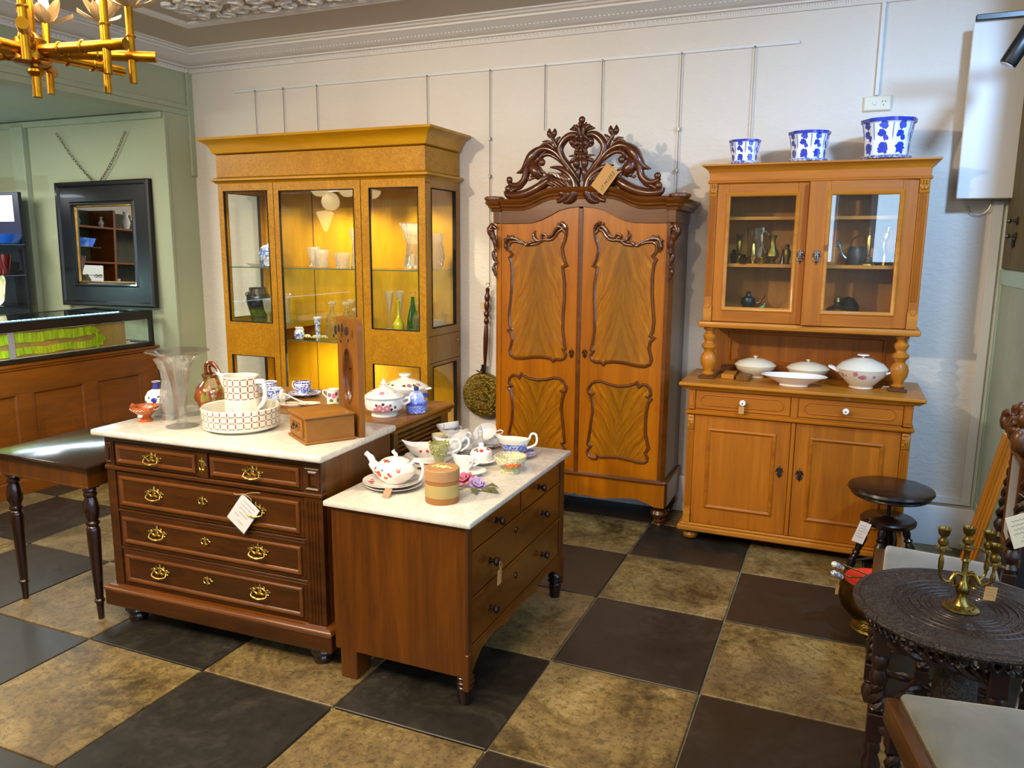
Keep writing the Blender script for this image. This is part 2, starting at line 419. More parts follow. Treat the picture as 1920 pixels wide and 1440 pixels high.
# ================================================================ room shell
def struct(b, name, mat, **k): return b.obj(name, mat, kind='structure', **k)
xs = [-7.6, -7.0, -6.4, -5.77, -5.165, -4.56, -3.955, -3.353, -2.7506, -2.1482, -1.5509, -.9567, -.3798, .188, .76, 1.36, 1.96, 2.56, 3.0]
ys = [-1.0, -.37, .24, .845, 1.448, 2.059, 2.6627, 3.2795, 3.8379, 4.349, 4.95]
floor = struct(B().box(-8.4, 3.0, -3.6, 4.9, -.14, -.012), 'floor', M['grout'])
rt_ = random.Random(5)
for j in range(len(ys)-1):
    for i in range(len(xs)-1):
        if (xs[i] < -5 and ys[j] < 1.4) or (xs[i+1] < -4.9 and ys[j] > 2): continue
        x0, x1, y0, y1 = xs[i]+.004, xs[i+1]-.004, ys[j]+.004, ys[j+1]-.004
        if y1 > 4.68: y1 = 4.676
        if x1 > .72 and y1 > 4: x1 = min(x1, .72)
        if x1 <= x0: continue
        cx, cy = (x0+x1)/2, (y0+y1)/2; dz = rt_.uniform(-.0012, .0006)
        dark = (i-11+j-4) % 2 == 0
        b = B()
        pts = []
        hx, hy = (x1-x0)/2, (y1-y0)/2
        for (sx, sy) in ((-1, -1), (1, -1), (1, 1), (-1, 1)): pts.append((sx*hx, sy*hy))
        b.box(-hx, hx, -hy, hy, -.012, 0, .0025)
        o = b.obj('floor_tile', M['tile_d' if dark else 'tile_g'], floor, (cx, cy, dz))
CZ = 2.965
struct(B().box(-8.4, 3.0, -3.6, 4.9, CZ, CZ+.12), 'ceiling', M['ceil'])
struct(B().box(-4.75, .9, 4.68, 4.86, 0, CZ), 'wall_back', M['wall'])
b = B().hsweep([(-4.60, 4.66), (.73, 4.66)], [(0, 0), (.018, 0), (.018, .212), (.012, .222), (0, .222)])
bb = struct(b, 'baseboard_back', M['white'])
struct(B().box(-.0, .70, 4.664, 4.68, .238, .25).box(.655, .70, 4.664, 4.68, .25, 1.84, .002).box(-.0, .655, 4.664, 4.68, .24, .275, .002), 'trim_1', M['white'])
# right-hand wall: dado, frosted panel, rails and weathered planks
wr = struct(B().box(.73, .85, 3.76, 4.86, 0, CZ), 'wall_right', M['white'])
B().box(.716, .73, 3.76, 4.68, 1.425, 1.50, .003).obj('wall_rail', M['greenp'], wr)
B().box(.716, .73, 3.76, 4.68, .22, .27, .003).obj('wall_rail', M['greenp'], wr)
B().box(.72, .73, 4.635, 4.68, .27, 1.425, .003).obj('corner_batten', M['greenp'], wr)
B().box(.722, .73, 4.635, 4.68, 1.5, 1.95, .003).obj('corner_batten', M['greenp'], wr)
B().box(.724, .73, 3.76, 4.635, .27, 1.425).obj('frosted_panel', M['greeng'], wr)
k0 = 4.62
for k in range(8): B().box(.712-.003*(k % 2), .73, k0-.105*(k+1)+.004, k0-.105*k, 1.505, 2.9, .002).obj('plank', M['plank'], wr)
struct(B().box(.85, 3.0, 3.76, 3.9, 0, CZ), 'wall_right_rear', M['wall'])
# shop front: right side and behind the camera, each with windows
w1 = struct(B().box(2.62, 2.74, -3.6, 3.6, 0, .62).box(2.62, 2.74, -3.6, 3.6, 2.74, CZ).box(2.62, 2.74, 3.1, 3.6, .62, 2.74).box(2.62, 2.74, -3.6, -2.7, .62, 2.74), 'wall_front_right', M['wall'])
b = B()
for y in (-2.7, -1.55, -.4, .75, 1.9, 3.05): b.box(2.64, 2.72, y-.035, y+.035, .62, 2.74, .004)
b.box(2.64, 2.72, -2.7, 3.1, .62, .68).box(2.64, 2.72, -2.7, 3.1, 2.1, 2.15).box(2.64, 2.72, -2.7, 3.1, 2.68, 2.74)
struct(b, 'window_1', M['white'])
struct(B().box(-8.4, .1, -3.5, -3.38, 0, CZ).box(2.3, 2.7, -3.5, -3.38, 0, CZ).box(.1, 2.3, -3.5, -3.38, 0, 1.35).box(1.3, 1.65, -3.5, -3.38, 1.35, 2.75).box(.1, 2.3, -3.5, -3.38, 2.75, CZ), 'wall_front', M['wall'])
b = B().box(.1, .16, -3.44, -3.38, .75, 2.75).box(1.22, 1.3, -3.44, -3.38, 1.35, 2.75).box(2.24, 2.3, -3.44, -3.38, 1.35, 2.75).box(.1, 1.3, -3.44, -3.38, 1.35, 1.41).box(1.65, 2.3, -3.44, -3.38, 1.35, 1.41).box(.1, 2.3, -3.44, -3.38, 2.69, 2.75)
struct(b, 'window_2', M['white'])
# left: boxed beam over the opening, pier, alcove
struct(B().box(-4.76, -4.61, -3.4, 4.68, 2.535, CZ).box(-4.76, -4.606, 4.405, 4.68, 0, 2.54), 'wall_left', M['green'])
b = B().box(-4.61, -4.590, -3.4, 4.68, 2.575, 2.612, .004).box(-4.61, -4.598, -3.4, 4.68, 2.535, 2.575, .002).box(-4.606, -4.596, 4.395, 4.42, 0, 2.53, .002).box(-4.61, -4.59, 4.63, 4.68, 2.1, 2.85, .004)
struct(b, 'trim_2', M['green2'])
struct(B().box(-8.4, -4.75, 4.41, 4.56, 0, 2.56), 'wall_left_rear', M['green'])
struct(B().box(-8.3, -4.61, 4.375, 4.41, 2.49, 2.535, .006).box(-6.2, -6.06, 4.36, 4.41, 0, 2.5, .004).box(-6.9, -6.78, 4.37, 4.41, 0, 2.5, .004), 'trim_3', M['green2'])
struct(B().box(-8.4, -4.75, -3.4, 4.41, 2.54, 2.62), 'ceiling_alcove', M['green2'])
struct(B().box(-8.5, -8.38, -3.4, 4.5, 0, 2.6), 'wall_left_far', M['wall'])
# cornice round the main ceiling with egg moulding
prof = [(0, 2.838), (.016, 2.838), (.022, 2.85), (.012, 2.872), (.03, 2.874), (.03, 2.884), (.05, 2.884), (.085, 2.900), (.125, 2.928), (.15, 2.932), (.15, 2.944), (.175, 2.946), (.185, 2.955), (.21, 2.957), (.21, 2.966)]
cor = struct(B().hsweep([(-4.61, -3.4), (-4.61, 4.68), (2.62, 4.68)], prof), 'trim_4', M['cornice'])
b = B()
k = 0
while True:
    x = -4.56+k*.027
    if x > .1: break
    b.ball((x, 4.662, 2.858), .0105, (.8, .8, 1.15), 6); k += 1
for k in range(50): b.ball((-4.592, 4.63-k*.027, 2.858), .0105, (.8, .8, 1.15), 6)
b.obj('egg_moulding', M['cornice'], cor, kind='stuff')
b = B()
for k in range(170): x = -4.5+k*.027; b.box(x, x+.012, 4.587, 4.60, 2.900, 2.915, mat=None)
b.obj('reeding', M['cornice'], cor, kind='stuff')
# raised plaster border on the ceiling with scrolled acanthus
IN = .62
P0 = [(-4.61+IN, -2.8), (-4.61+IN, 4.68-IN), (2.2, 4.68-IN)]
rb = struct(B().hsweep(P0, [(0, CZ), (0, CZ-.012), (.02, CZ-.02), (.045, CZ-.012), (.055, CZ-.018), (.075, CZ-.01), (.075, CZ)]), 'trim_5', M['cornice'])
b = B(); rr = random.Random(3)
def curl(b, x, y, s, a, r=.016, turns=1.15, h=.014):
    pts = []
    for q in range(11):
        t = q/10; rad = s*(1-t*.86); an = a+t*turns*2*PI
        pts.append((x+rad*math.cos(an), y+rad*math.sin(an), CZ-h*.6))
    b.tube(pts, [r*(.35+.9*math.sin(PI*min(1, .15+q/12))) for q in range(11)], 5, flat=1.0)
for k in range(26):
    x = -3.70+k*.165
    for q in range(3):
        y = 4.68-IN-.17-q*.13
        curl(b, x+rr.uniform(-.02, .02), y+rr.uniform(-.02, .02), .062+rr.uniform(-.01, .012), rr.uniform(0, 6.28), .015, rr.choice((1.1, -1.1)))
        for m in range(3):
            an = rr.uniform(0, 6.28); b.ball((x+.08*math.cos(an), y+.06*math.sin(an), CZ-.006), .020, (1.5, .7, .7), 6, mat=None)
for k in range(12):
    curl(b, -3.83+rr.uniform(-.03, .03), 3.5-k*.16, .06, rr.uniform(0, 6.28))
b.obj('plaster_scrolls', M['cornice'], rb, kind='stuff')
# picture rail with hanging wires, conduit, socket
struct(B().box(-4.192, -.325, 4.665, 4.68, 2.676, 2.694, .002), 'trim_6', M['white'])
WX = [(-3.990, 2.30, 'leftmost wire above the burl display cabinet'), (-3.742, 2.30, 'second wire from the left above the burl display cabinet'), (-3.456, 2.30, 'third wire from the left above the burl display cabinet'),
      (-2.590, 2.30, 'wire just above the right end of the burl cabinet cornice'), (-2.143, 1.335, 'long wire holding the warming pan between cabinet and armoire'), (-1.775, 2.30, 'wire left of the top of the armoire crest'),
      (-1.415, 2.28, 'wire right behind the top of the armoire crest'), (-.951, 1.88, 'wire with two small clamps right of the armoire crest'), (-.553, 2.20, 'wire ending behind the smallest blue and white planter')]
for x, z, lab in WX:
    o = thing('hanging_wire', 'thin grey '+lab, 'wire', (x, 4.66, 2.676), group='picture hanging wires')
    B().tube([(0, 0, 0), (.001, 0, z-2.676)], .0022, 5).obj('wire', M['wire'], o)
    b = B().ball((0, 0, 0), .005, (1, 1, 1.6), 6)
    if x > -2.3 and z < 2.1:
        for zz in (-.41, -.64): b.box(-.007, .007, -.008, .004, zz-.011, zz+.011, .002)
    b.obj('clamp', M['wire'], o)
tag(B().box(.063, .081, 4.66, 4.68, 2.385, 2.84, .002).obj('cable_conduit', M['white']), 'white plastic conduit running down the wall to the socket', 'conduit')
so = thing('wall_socket', 'cream wall socket with switch high above the blue planters', 'socket', (.079, 4.68, 2.345))
B().box(-.066, .066, -.018, 0, -.037, .037, .006).box(-.07, .07, -.007, 0, -.040, .040, .003).obj('socket_plate', M['switch'], so)
B().box(-.024, -.004, -.022, -.017, -.008, .008, .003).obj('rocker_switch', M['white'], so)
b = B()
for (x, z, a) in ((.022, .008, .5), (.038, .008, -.5), (.030, -.010, 0)): b.box(-.0014, .0014, -.0188, -.0175, -.005, .005, mat=T(x, 0, z, 0, a, 0))
b.obj('socket_slots', M['ink'], so)
o = thing('white_panel', 'large plain white panel mounted high in the right corner', 'panel', (.60, 4.55, 1.846))
B().box(-.128, .125, -.01, .02, 0, .825, .004).obj('panel_face', M['white'], o)
B().box(-.10, .10, .02, .125, .05, .09).box(-.10, .10, .02, .125, .72, .76).obj('mounting_batten', M['wire'], o)
B().tube(spline([(-.06, .1, -.03), (-.04, .11, -.065), (-.005, .11, -.075), (.03, .1, -.05), (.045, .1, .0)], 5), .0022, 5).obj('loose_cable', M['wire'], o)
o = thing('track_light', 'black cylindrical spotlight on a suspended track at the top right', 'spotlight', (.60, 3.9, 2.53))
B().box(-.19, .35, -.015, .015, -.006, .018, .003).obj('track_bar', M['black'], o)
B().tube([(.05, 0, .018), (.03, .05, .43)], .0015, 5).tube([(.02, 0, .018), (.10, .0, .43)], .0015, 5).obj('suspension_wire', M['wire'], o)
mm = T(-.02, 0, -.11, 0, math.radians(28), 0)
B().lathe([(0, -.085), (.030, -.085), (.033, -.08), (.034, .07), (.030, .078), (0, .078)], (0, 0, 0), 20, mat=mm).obj('lamp_body', M['black'], o)
B().lathe([(0, -.088), (.026, -.088), (.028, -.0855), (0, -.084)], (0, 0, 0), 16, mat=mm).obj('lamp_lens', plain('lens', '#c9cdd0', .2), o)
B().tube([(.03, 0, -.03), (.03, 0, 0)], .008, 8).obj('swivel', M['black'], o)

# ================================================================ left side: counter, showcase, mirror, shelf unit
ct = thing('shop_counter', 'panelled brown timber shop counter along the left wall', 'counter', (-4.78, 1.2, 0), PI/2)
L = 3.14
B().box(0, L, .0, .62, 0, .80).obj('carcass', M['counter'], ct)
B().hsweep([(0, .0), (L, .0), (L, .62)], [(0, .80), (.004, .80), (.012, .808), (.012, .818), (.022, .826), (.022, .84), (0, .845)]).box(0, L, 0, .62, .80, .843).obj('top_moulding', M['counter'], ct)
B().hsweep([(0, .0), (L, .0), (L, .62)], [(0, .11), (.008, .105), (.014, .09), (.014, 0), (0, 0)]).obj('plinth', M['counter'], ct)
B().box(0, L, -.014, 0, .655, .80, .002).box(0, L, -.014, 0, .11, .165, .002).obj('frame_rail', M['counter'], ct)
for k in range(7):
    x0 = L-.06-(k+1)*.475
    if x0 < 0: break
    B().box(x0+.375, x0+.475, -.014, 0, .165, .655, .002).obj('frame_stile', M['counter'], ct)
    B().rect(x0, x0+.375, .165, .655, [(0, .014), (.004, .016), (.012, .012), (.018, .002), (.05, .002), (.075, .008), (.075, 0)]).box(x0+.07, x0+.305, -.008, 0, .235, .585).obj('raised_panel', M['counter'], ct)
B().box(L-.06, L, -.0145, 0, .11, .80, .002).obj('frame_stile', M['counter'], ct)
sc = thing('display_case', 'black framed glass showcase on the timber counter with a lit top edge', 'display case', (-4.77, 1.2, .846), PI/2)
L2 = 3.13
b = B()
b.box(0, L2, 0, .03, 0, .028, .003).box(0, L2, 0, .022, .20, .262, .003).box(0, L2, .55, .58, 0, .03).box(0, L2, .55, .58, .20, .262, .003)
for x in (0, L2-.03): b.box(x, x+.03, 0, .58, 0, .028, .002).box(x, x+.03, 0, .58, .235, .262, .002).box(x, x+.03, 0, .03, .02, .25, .003).box(x, x+.03, .55, .58, .02, .25, .002)
b.obj('case_frame', M['frameblk'], sc)
B().box(.02, L2-.02, .02, .56, .002, .012).obj('case_floor', plain('case_floor', '#b9c4cc', .5), sc)
B().box(.02, L2-.02, .008, .012, .026, .20).obj('front_pane', M['pane'], sc)
B().box(.02, L2-.02, .03, .555, .254, .259).obj('top_pane', M['pane'], sc)
B().box(L2-.02, L2-.016, .03, .555, .026, .236).obj('end_pane', M['pane'], sc)
led = plain('led', '#bfeaff', .3, emis='#7fd4ff', es=3.5)
b = B()
for k in range(74): b.box(.3+k*.035, .3+k*.035+.022, .05, .062, .263, .268)
B().box(.25, L2-.22, .044, .068, .2595, .263).obj('led_channel', plain('alu', '#9fb4bf', .3, .8), sc)
b.obj('led_strip', led, sc)
light('showcase_led', 'AREA', (-4.95, 3.0, 1.10), 11, (.7, .9, 1), .1, (-5.0, 3.0, 0), 2.4)
# papered sheet and neon fringed scarf inside
B().box(1.2, 2.90, .030, .034, .03, .195).obj('timber_backing', wood('pale_veneer', '#8d7357', '#b89a78', (18, 18, 2.5), .6, 0), sc)
neon = NT('neon_fringe'); nn = neon.noise(neon.coord((60, 60, 4)), 2.0, 4, .7); neon.set('Base Color', neon.ramp(nn, [(.3, C('#6f8f00')), (.6, C('#bfe000')), (.8, C('#e8ff50'))])); neon.set('Roughness', .6); neon.bump(nn, .6, .01)
sf = thing('fringed_scarf', 'bright lime fringed scarf draped in two bands inside the showcase', 'scarf', (-4.77, 1.2, .846), PI/2)
rs = random.Random(4)
for (z0, z1, x1, sl) in ((.125, .185, 2.62, .004), (.045, .092, 2.70, .01)):
    b = B(); n = 90; rows = []
    for side in (0, 1):
        rows.append([(1.25+(x1-1.25)*k/n, .022+.003*math.sin(k*1.3)+.002*side, (z0 if side == 0 else z1)+.004*math.sin(k*.37)+rs.uniform(-.0015, .0015)) for k in range(n+1)])
    b.strip(rows); b.obj('scarf_band', neon.m, sf)
b = B()
for k in range(46):
    z = .05+.135*k/46; x = 2.62-.03*math.sin(k*.2)
    b.tube([(x, .02, z), (x+.035, .018, z-.008), (x+.07+rs.uniform(-.012, .012), .019, z-.03+rs.uniform(-.006, .006))], .0022, 4)
b.obj('fringe', neon.m, sf, kind='stuff')
B().box(2.02, 2.06, .012, .016, .03, .205).obj('silver_tape', plain('tape', '#a7a5a8', .35, .3), sc)
cards = [(2.96, .14, .075, .055, '#e8f4ff'), (2.93, .25, .06, .09, '#cfe6ff'), (3.0, .3, .05, .12, '#bcd8f4'), (2.96, .09, .06, .03, '#d8cf9c')]
for (x, y, ww, hh, c) in cards:
    o = B().box(-ww/2, ww/2, -.002, .002, 0, hh, .001).obj('display_card', plain('card_'+c[1:], c, .5), loc=(-4.77-y, 1.2+x, .86), rot=(-.25, 0, PI/2))
    tag(o, {'#e8f4ff': 'small white card standing in the right end of the showcase', '#cfe6ff': 'pale blue box lid behind the white card in the showcase', '#bcd8f4': 'tall light blue card at the back of the showcase end', '#d8cf9c': 'low cream box in the front of the showcase right end'}[c], 'card')
# mirror on chains, hung slightly tilted
mi = thing('framed_mirror', 'wide black framed mirror hanging on the sage green alcove wall', 'mirror', (-5.26, 4.395, 1.59), rot=(math.radians(-1.5), math.radians(-.6), 0))
W2, H2 = .495, .475
fp = [(0, 0), (0, .035), (.012, .045), (.03, .045), (.04, .03), (.15, .034), (.162, .046), (.172, .046), (.182, .02), (.182, 0)]
B().rect(-W2, W2, -H2, H2, fp).obj('mirror_frame', M['frameblk'], mi)
B().rect(-W2+.181, W2-.181, -H2+.181, H2-.181, [(0, .02), (.006, .022), (.012, .014), (.012, 0)]).obj('gilt_slip', brassmat('gilt', '#a8803a', .4), mi)
B().box(-W2+.185, W2-.185, -.012, -.006, -H2+.185, H2-.185).obj('mirror_glass', M['mirror'], mi)
B().box(W2-.21, W2-.19, -.02, -.016, H2-.30, H2-.21).obj('price_ticket', M['kraft'], mi)
for (xa, za, lab) in ((-5.70, 2.43, 'left'), (-4.97, 2.41, 'right')):
    o = thing('chain', 'rusty link chain running from the mirror up to the '+lab, 'chain', (xa, 4.385, za))
    a = Vector((0, 0, 0)); e = Vector((-5.33-xa+(.06 if lab == 'right' else -.02), 0, 2.068-za)); n = int((e-a).length/.026); b = B()
    for k in range(n):
        p = a.lerp(e, (k+.5)/n)+Vector((0, 0, -.025*math.sin(PI*k/n))); d = (e-a).normalized(); sd = Vector((0, 1, 0)) if k % 2 else Vector((d.z, 0, -d.x))
        sd = (sd+Vector((rs.uniform(-.3, .3), rs.uniform(-.3, .3), rs.uniform(-.3, .3)))).normalized()
        b.tube([p+d*.016*math.cos(2*PI*q/8)+sd*.009*math.sin(2*PI*q/8) for q in range(8)], .0022, 4, closed=True)
    b.obj('chain_links', brassmat('rusty_iron', '#7d6247', .6), o)
# shelf unit at the left edge
su = thing('shelf_unit', 'dark backed shelf unit with thin glass shelves at the left edge', 'shelf unit', (-6.0, 4.2, .0))
B().box(-1.0, .05, .0, .03, 1.0, 1.985, .002).obj('back_panel', plain('charcoal_board', '#2a2a33', .5), su)
for z in (1.585, 1.352, 1.125): B().box(-1.0, .14, -.26, .0, z-.004, z+.001).obj('glass_shelf', M['shelfglass'], su)
B().box(-1.0, .14, -.262, -.258, 1.347, 1.353).box(-1.0, .14, -.262, -.258, 1.58, 1.586).box(-1.0, .14, -.262, -.258, 1.12, 1.126).obj('shelf_edge', M['edge'], su)
tag(B().box(-.11, .11, -.002, 0, -.1, .1, .001).obj('price_list', M['paper'], loc=(-6.12, 4.197, 1.86), rot=(0, 0, 0)), 'white printed sheet pinned at the top of the dark shelf unit', 'paper')
b = B()
for k in range(9):
    b.box(-.09, -.09+.11+.05*rs.random(), -.0035, -.0026, .07-k*.018, .072-k*.018)
tag(b.obj('printed_lines', plain('toner', '#777c8c', .8), loc=(-6.12, 4.197, 1.86)), 'grey printed lines of text on the sheet', 'paper')
bpy.data.objects['printed_lines'].parent = bpy.data.objects['price_list']; bpy.data.objects['printed_lines'].location = (0, 0, 0)
for kk in ('category', 'label'): del bpy.data.objects['printed_lines'][kk]
o = B().lathe([(0, 0), (.165, 0), (.185, .006), (.200, .035), (.215, .074), (.208, .074), (.192, .036), (.17, .010), (0, .008)], seg=28).obj('glass_bowl', plain('cobalt_glass', '#2a78ff', .12, coat=.6), loc=(-6.10, 4.06, 1.587))
tag(o, 'shallow bright blue glass bowl on the top glass shelf', 'bowl')
o = B().lathe([(0, 0), (.03, 0), (.034, .01), (.062, .155), (.058, .156), (.03, .014), (0, .012)], seg=20).obj('glass_vase', plain('ruby_glass', '#5c0d14', .08, coat=1.0), loc=(-5.985, 4.06, 1.354))
tag(o, 'dark red flared glass vase on the middle glass shelf', 'vase')
o = B().lathe([(0, 0), (.03, 0), (.06, .02), (.075, .055), (.07, .055), (.05, .018), (0, .01)], seg=20).obj('glass_bowl', plain('orange_glass', '#d2430c', .1, coat=1.0), loc=(-6.13, 4.04, 1.354))
tag(o, 'small bright orange glass bowl left of the red vase', 'bowl')
t = NT('agate_glass'); n = t.noise(t.coord(), 14, 4, .6, 2); t.set('Base Color', t.ramp(n, [(.35, C('#c9a24a')), (.5, C('#e8dfae')), (.62, C('#f1efe0'))])); t.set('Roughness', .12)
b = B(); sq = lambda a, z: 1/max(abs(math.cos(a))**8+abs(math.sin(a))**8, .2)**.125
b.lathe([(0, .0), (.07, .002), (.10, .012), (.115, .028), (.108, .03), (.09, .016), (0, .008)], seg=32, f=sq)
o = b.obj('square_dish', t.m, loc=(-6.02, 4.02, 1.235), rot=(math.radians(80), 0, 0)); tag(o, 'square marbled cream and yellow glass dish standing on the lower glass shelf', 'dish')
# things only seen in the mirror
o = thing('eyewear_stand', 'white slanted stand of spectacles reflected in the black framed mirror', 'stand', (-7.40, 3.0, .9), PI/2)
B().box(-.35, .05, 0, .02, 0, .55, .003).box(.07, .30, .0, .02, 0, .42, .003).box(-.35, .30, 0, .25, -.9, .0, .004).obj('stand_board', M['white'], o)
b = B()
for i in range(3):
    for k in range(5 if i < 2 else 4):
        x = -.28+i*.17; z = .06+k*.095
        for s in (-1, 1): b.tube([(x+s*.025+.02*math.cos(t), -.012, z+.013*math.sin(t)) for t in [2*PI*q/10 for q in range(10)]], .003, 4, closed=True)
        b.box(x-.006, x+.006, -.014, -.010, z+.002, z+.006)
b.obj('spectacles', M['black'], o)
o = thing('wall_shelving', 'brown shelving with pale stock seen in the black framed mirror', 'shelving', (-8.36, 3.0, 0), PI/2)
b = B()
for z in (.35, .75, 1.1, 1.5, 1.9): b.box(-3.4, 1.2, -.4, 0, z-.02, z)
for x in (-3.4, -2.2, -1.0, .2, 1.18): b.box(x, x+.03, -.4, 0, 0, 2.1)
b.obj('shelf_boards', M['counter'], o); B().box(-3.4, 1.2, -.004, .004, 0, 2.1).obj('backing', plain('shelf_backing', '#3a3a26', .6, var=.4), o)
for k in range(26):
    z = rs.choice((.35, .75, 1.1, 1.5, 1.9)); x = -3.3+k*.165; h = rs.uniform(.1, .28); r = rs.uniform(.03, .07)
    q = B().lathe([(0, 0), (r*.6, 0), (r, h*.4), (r*.5, h*.75), (r*.7, h), (r*.6, h), (r*.35, h*.7), (0, .02)], seg=12).obj('stock_vase', plain('stock%d' % k, rs.choice(['#c9bd9a', '#5a4a20', '#d8d8d8', '#6b1f16', '#35503a', '#9a8a5a', '#dfe6ee']), .3), loc=(-8.36+.2, 3.0+x, z))
    tag(q, 'pottery and glass stock on the shelving behind the counter', 'vase', 'stock on the far shelving')
CREST = {
 'heart': [(0.013, 1.955, 0.009), (0.038, 1.992, 0.0128), (0.08, 2.045, 0.0166), (0.116, 2.091, 0.0188), (0.129, 2.138, 0.0204), (0.106, 2.179, 0.0204), (0.069, 2.204, 0.0188), (0.033, 2.202, 0.0151), (0.018, 2.179, 0.0121), (0.026, 2.154, 0.0098), (0.052, 2.148, 0.0083), (0.066, 2.164, 0.0068)],
 'leaf_top': [(0.01, 2.207, 0.0075), (0.025, 2.23, 0.0098), (0.05, 2.238, 0.009), (0.073, 2.237, 0.0038)],
 'crown': [(-0.014, 2.208, 0.0286), (-0.015, 2.238, 0.0241), (-0.015, 2.265, 0.0151)],
 'crown_l': [(0.003, 2.217, 0.0121), (0.013, 2.25, 0.009), (0.023, 2.273, 0.003)],
 'stem': [(-0.004, 2.207, 0.0286), (-0.001, 2.17, 0.0271), (0.003, 2.129, 0.0226), (0.008, 2.088, 0.0181)],
 'stem_low': [(0.012, 2.034, 0.0106), (0.019, 1.999, 0.0166), (0.017, 1.958, 0.006)],
 'leafa': [(0.021, 2.088, 0.006), (0.046, 2.095, 0.0068), (0.077, 2.094, 0.0023)],
 'leafb': [(0.025, 2.077, 0.0075), (0.054, 2.07, 0.0106), (0.08, 2.048, 0.0023)],
 'branch': [(0.122, 2.111, 0.009), (0.14, 2.137, 0.0121), (0.157, 2.167, 0.0113), (0.174, 2.192, 0.0098), (0.18, 2.209, 0.0075)],
 'bud1': [(0.172, 2.199, 0.009), (0.162, 2.223, 0.0136), (0.161, 2.246, 0.0038)],
 'bud2': [(0.184, 2.199, 0.009), (0.193, 2.221, 0.0151), (0.193, 2.248, 0.003)],
 'leafc': [(0.157, 2.153, 0.006), (0.149, 2.184, 0.009), (0.127, 2.201, 0.0038)],
 'outer': [(0.053, 1.981, 0.0106), (0.091, 2.045, 0.0151), (0.133, 2.097, 0.0166), (0.176, 2.129, 0.0166), (0.222, 2.14, 0.0181), (0.261, 2.129, 0.0226), (0.293, 2.101, 0.0302), (0.32, 2.057, 0.0271), (0.349, 2.026, 0.0166), (0.391, 2.012, 0.003)],
 'inner': [(0.106, 2.051, 0.0075), (0.148, 2.087, 0.0106), (0.191, 2.108, 0.0106), (0.226, 2.104, 0.0106), (0.248, 2.083, 0.0098), (0.245, 2.063, 0.009)],
 'upper': [(0.154, 2.13, 0.0075), (0.189, 2.158, 0.0083), (0.221, 2.166, 0.0075), (0.246, 2.153, 0.006), (0.255, 2.139, 0.003)],
 'upper2': [(0.175, 2.166, 0.0053), (0.203, 2.181, 0.006), (0.235, 2.178, 0.003)],
 'clump': [(0.287, 2.071, 0.0226), (0.282, 2.038, 0.0317), (0.261, 2.006, 0.0332), (0.245, 1.979, 0.0166)],
 'drop': [(0.324, 2.044, 0.0226), (0.332, 2.003, 0.0196), (0.347, 1.966, 0.0196), (0.383, 1.942, 0.0181), (0.421, 1.948, 0.0136), (0.441, 1.964, 0.0106)],
 'foot': [(0.344, 1.963, 0.0121), (0.366, 1.936, 0.0136), (0.401, 1.922, 0.0121), (0.429, 1.908, 0.0136)],
 'bar': [(0.195, 1.967, 0.0181), (0.246, 1.932, 0.0256), (0.311, 1.9, 0.0271), (0.382, 1.885, 0.0241), (0.444, 1.891, 0.0181), (0.457, 1.914, 0.0121)],
 'volute': [(0.104, 1.843, 0.0075), (0.063, 1.854, 0.0196), (0.038, 1.889, 0.0241), (0.035, 1.937, 0.0226), (0.053, 1.978, 0.0211), (0.089, 2.011, 0.0181), (0.135, 2.033, 0.0121), (0.186, 2.038, 0.0038)],
 'volute2': [(0.104, 1.86, 0.0106), (0.074, 1.881, 0.0166), (0.069, 1.922, 0.0151), (0.09, 1.963, 0.0151), (0.126, 1.989, 0.0136), (0.172, 2.001, 0.006)],
 'volute3': [(0.14, 1.849, 0.0106), (0.104, 1.863, 0.0136), (0.092, 1.898, 0.0136), (0.106, 1.925, 0.0106), (0.131, 1.914, 0.0075)],
 'crest_l1': [(0.147, 1.88, 0.0121), (0.16, 1.914, 0.0121), (0.138, 1.948, 0.0106), (0.144, 1.968, 0.009), (0.18, 1.981, 0.0045)],
}
BALLS = [(-0.016, 2.285, 0.0196), (0.029, 2.05, 0.0256), (0.055, 2.169, 0.0196), (0.231, 2.065, 0.0226), (0.43, 1.974, 0.0211), (0.437, 1.924, 0.0226), (0.261, 2.006, 0.0302), (0.11, 1.893, 0.0226)]
PUP = [(0.087, 1.666), (0.099, 1.683), (0.117, 1.696), (0.139, 1.683), (0.156, 1.659), (0.173, 1.642), (0.195, 1.636), (0.221, 1.638), (0.247, 1.627), (0.269, 1.614), (0.301, 1.609), (0.329, 1.615), (0.358, 1.618), (0.385, 1.627), (0.421, 1.627), (0.441, 1.612), (0.445, 1.585), (0.437, 1.564), (0.425, 1.55), (0.444, 1.532), (0.432, 1.506), (0.426, 1.437), (0.427, 1.354), (0.436, 1.263), (0.444, 1.193), (0.439, 1.137), (0.427, 1.113), (0.449, 1.102), (0.427, 1.079), (0.422, 1.043), (0.431, 1.008), (0.438, 0.98), (0.429, 0.951), (0.4, 0.936), (0.346, 0.938), (0.279, 0.95), (0.22, 0.952), (0.175, 0.947), (0.159, 0.931), (0.141, 0.945), (0.111, 0.943), (0.088, 0.954), (0.077, 0.979), (0.094, 1.006), (0.081, 1.013), (0.089, 1.054), (0.099, 1.12), (0.098, 1.214), (0.092, 1.301), (0.092, 1.387), (0.1, 1.444), (0.106, 1.48), (0.081, 1.492), (0.096, 1.522), (0.107, 1.564), (0.111, 1.592), (0.096, 1.631)]
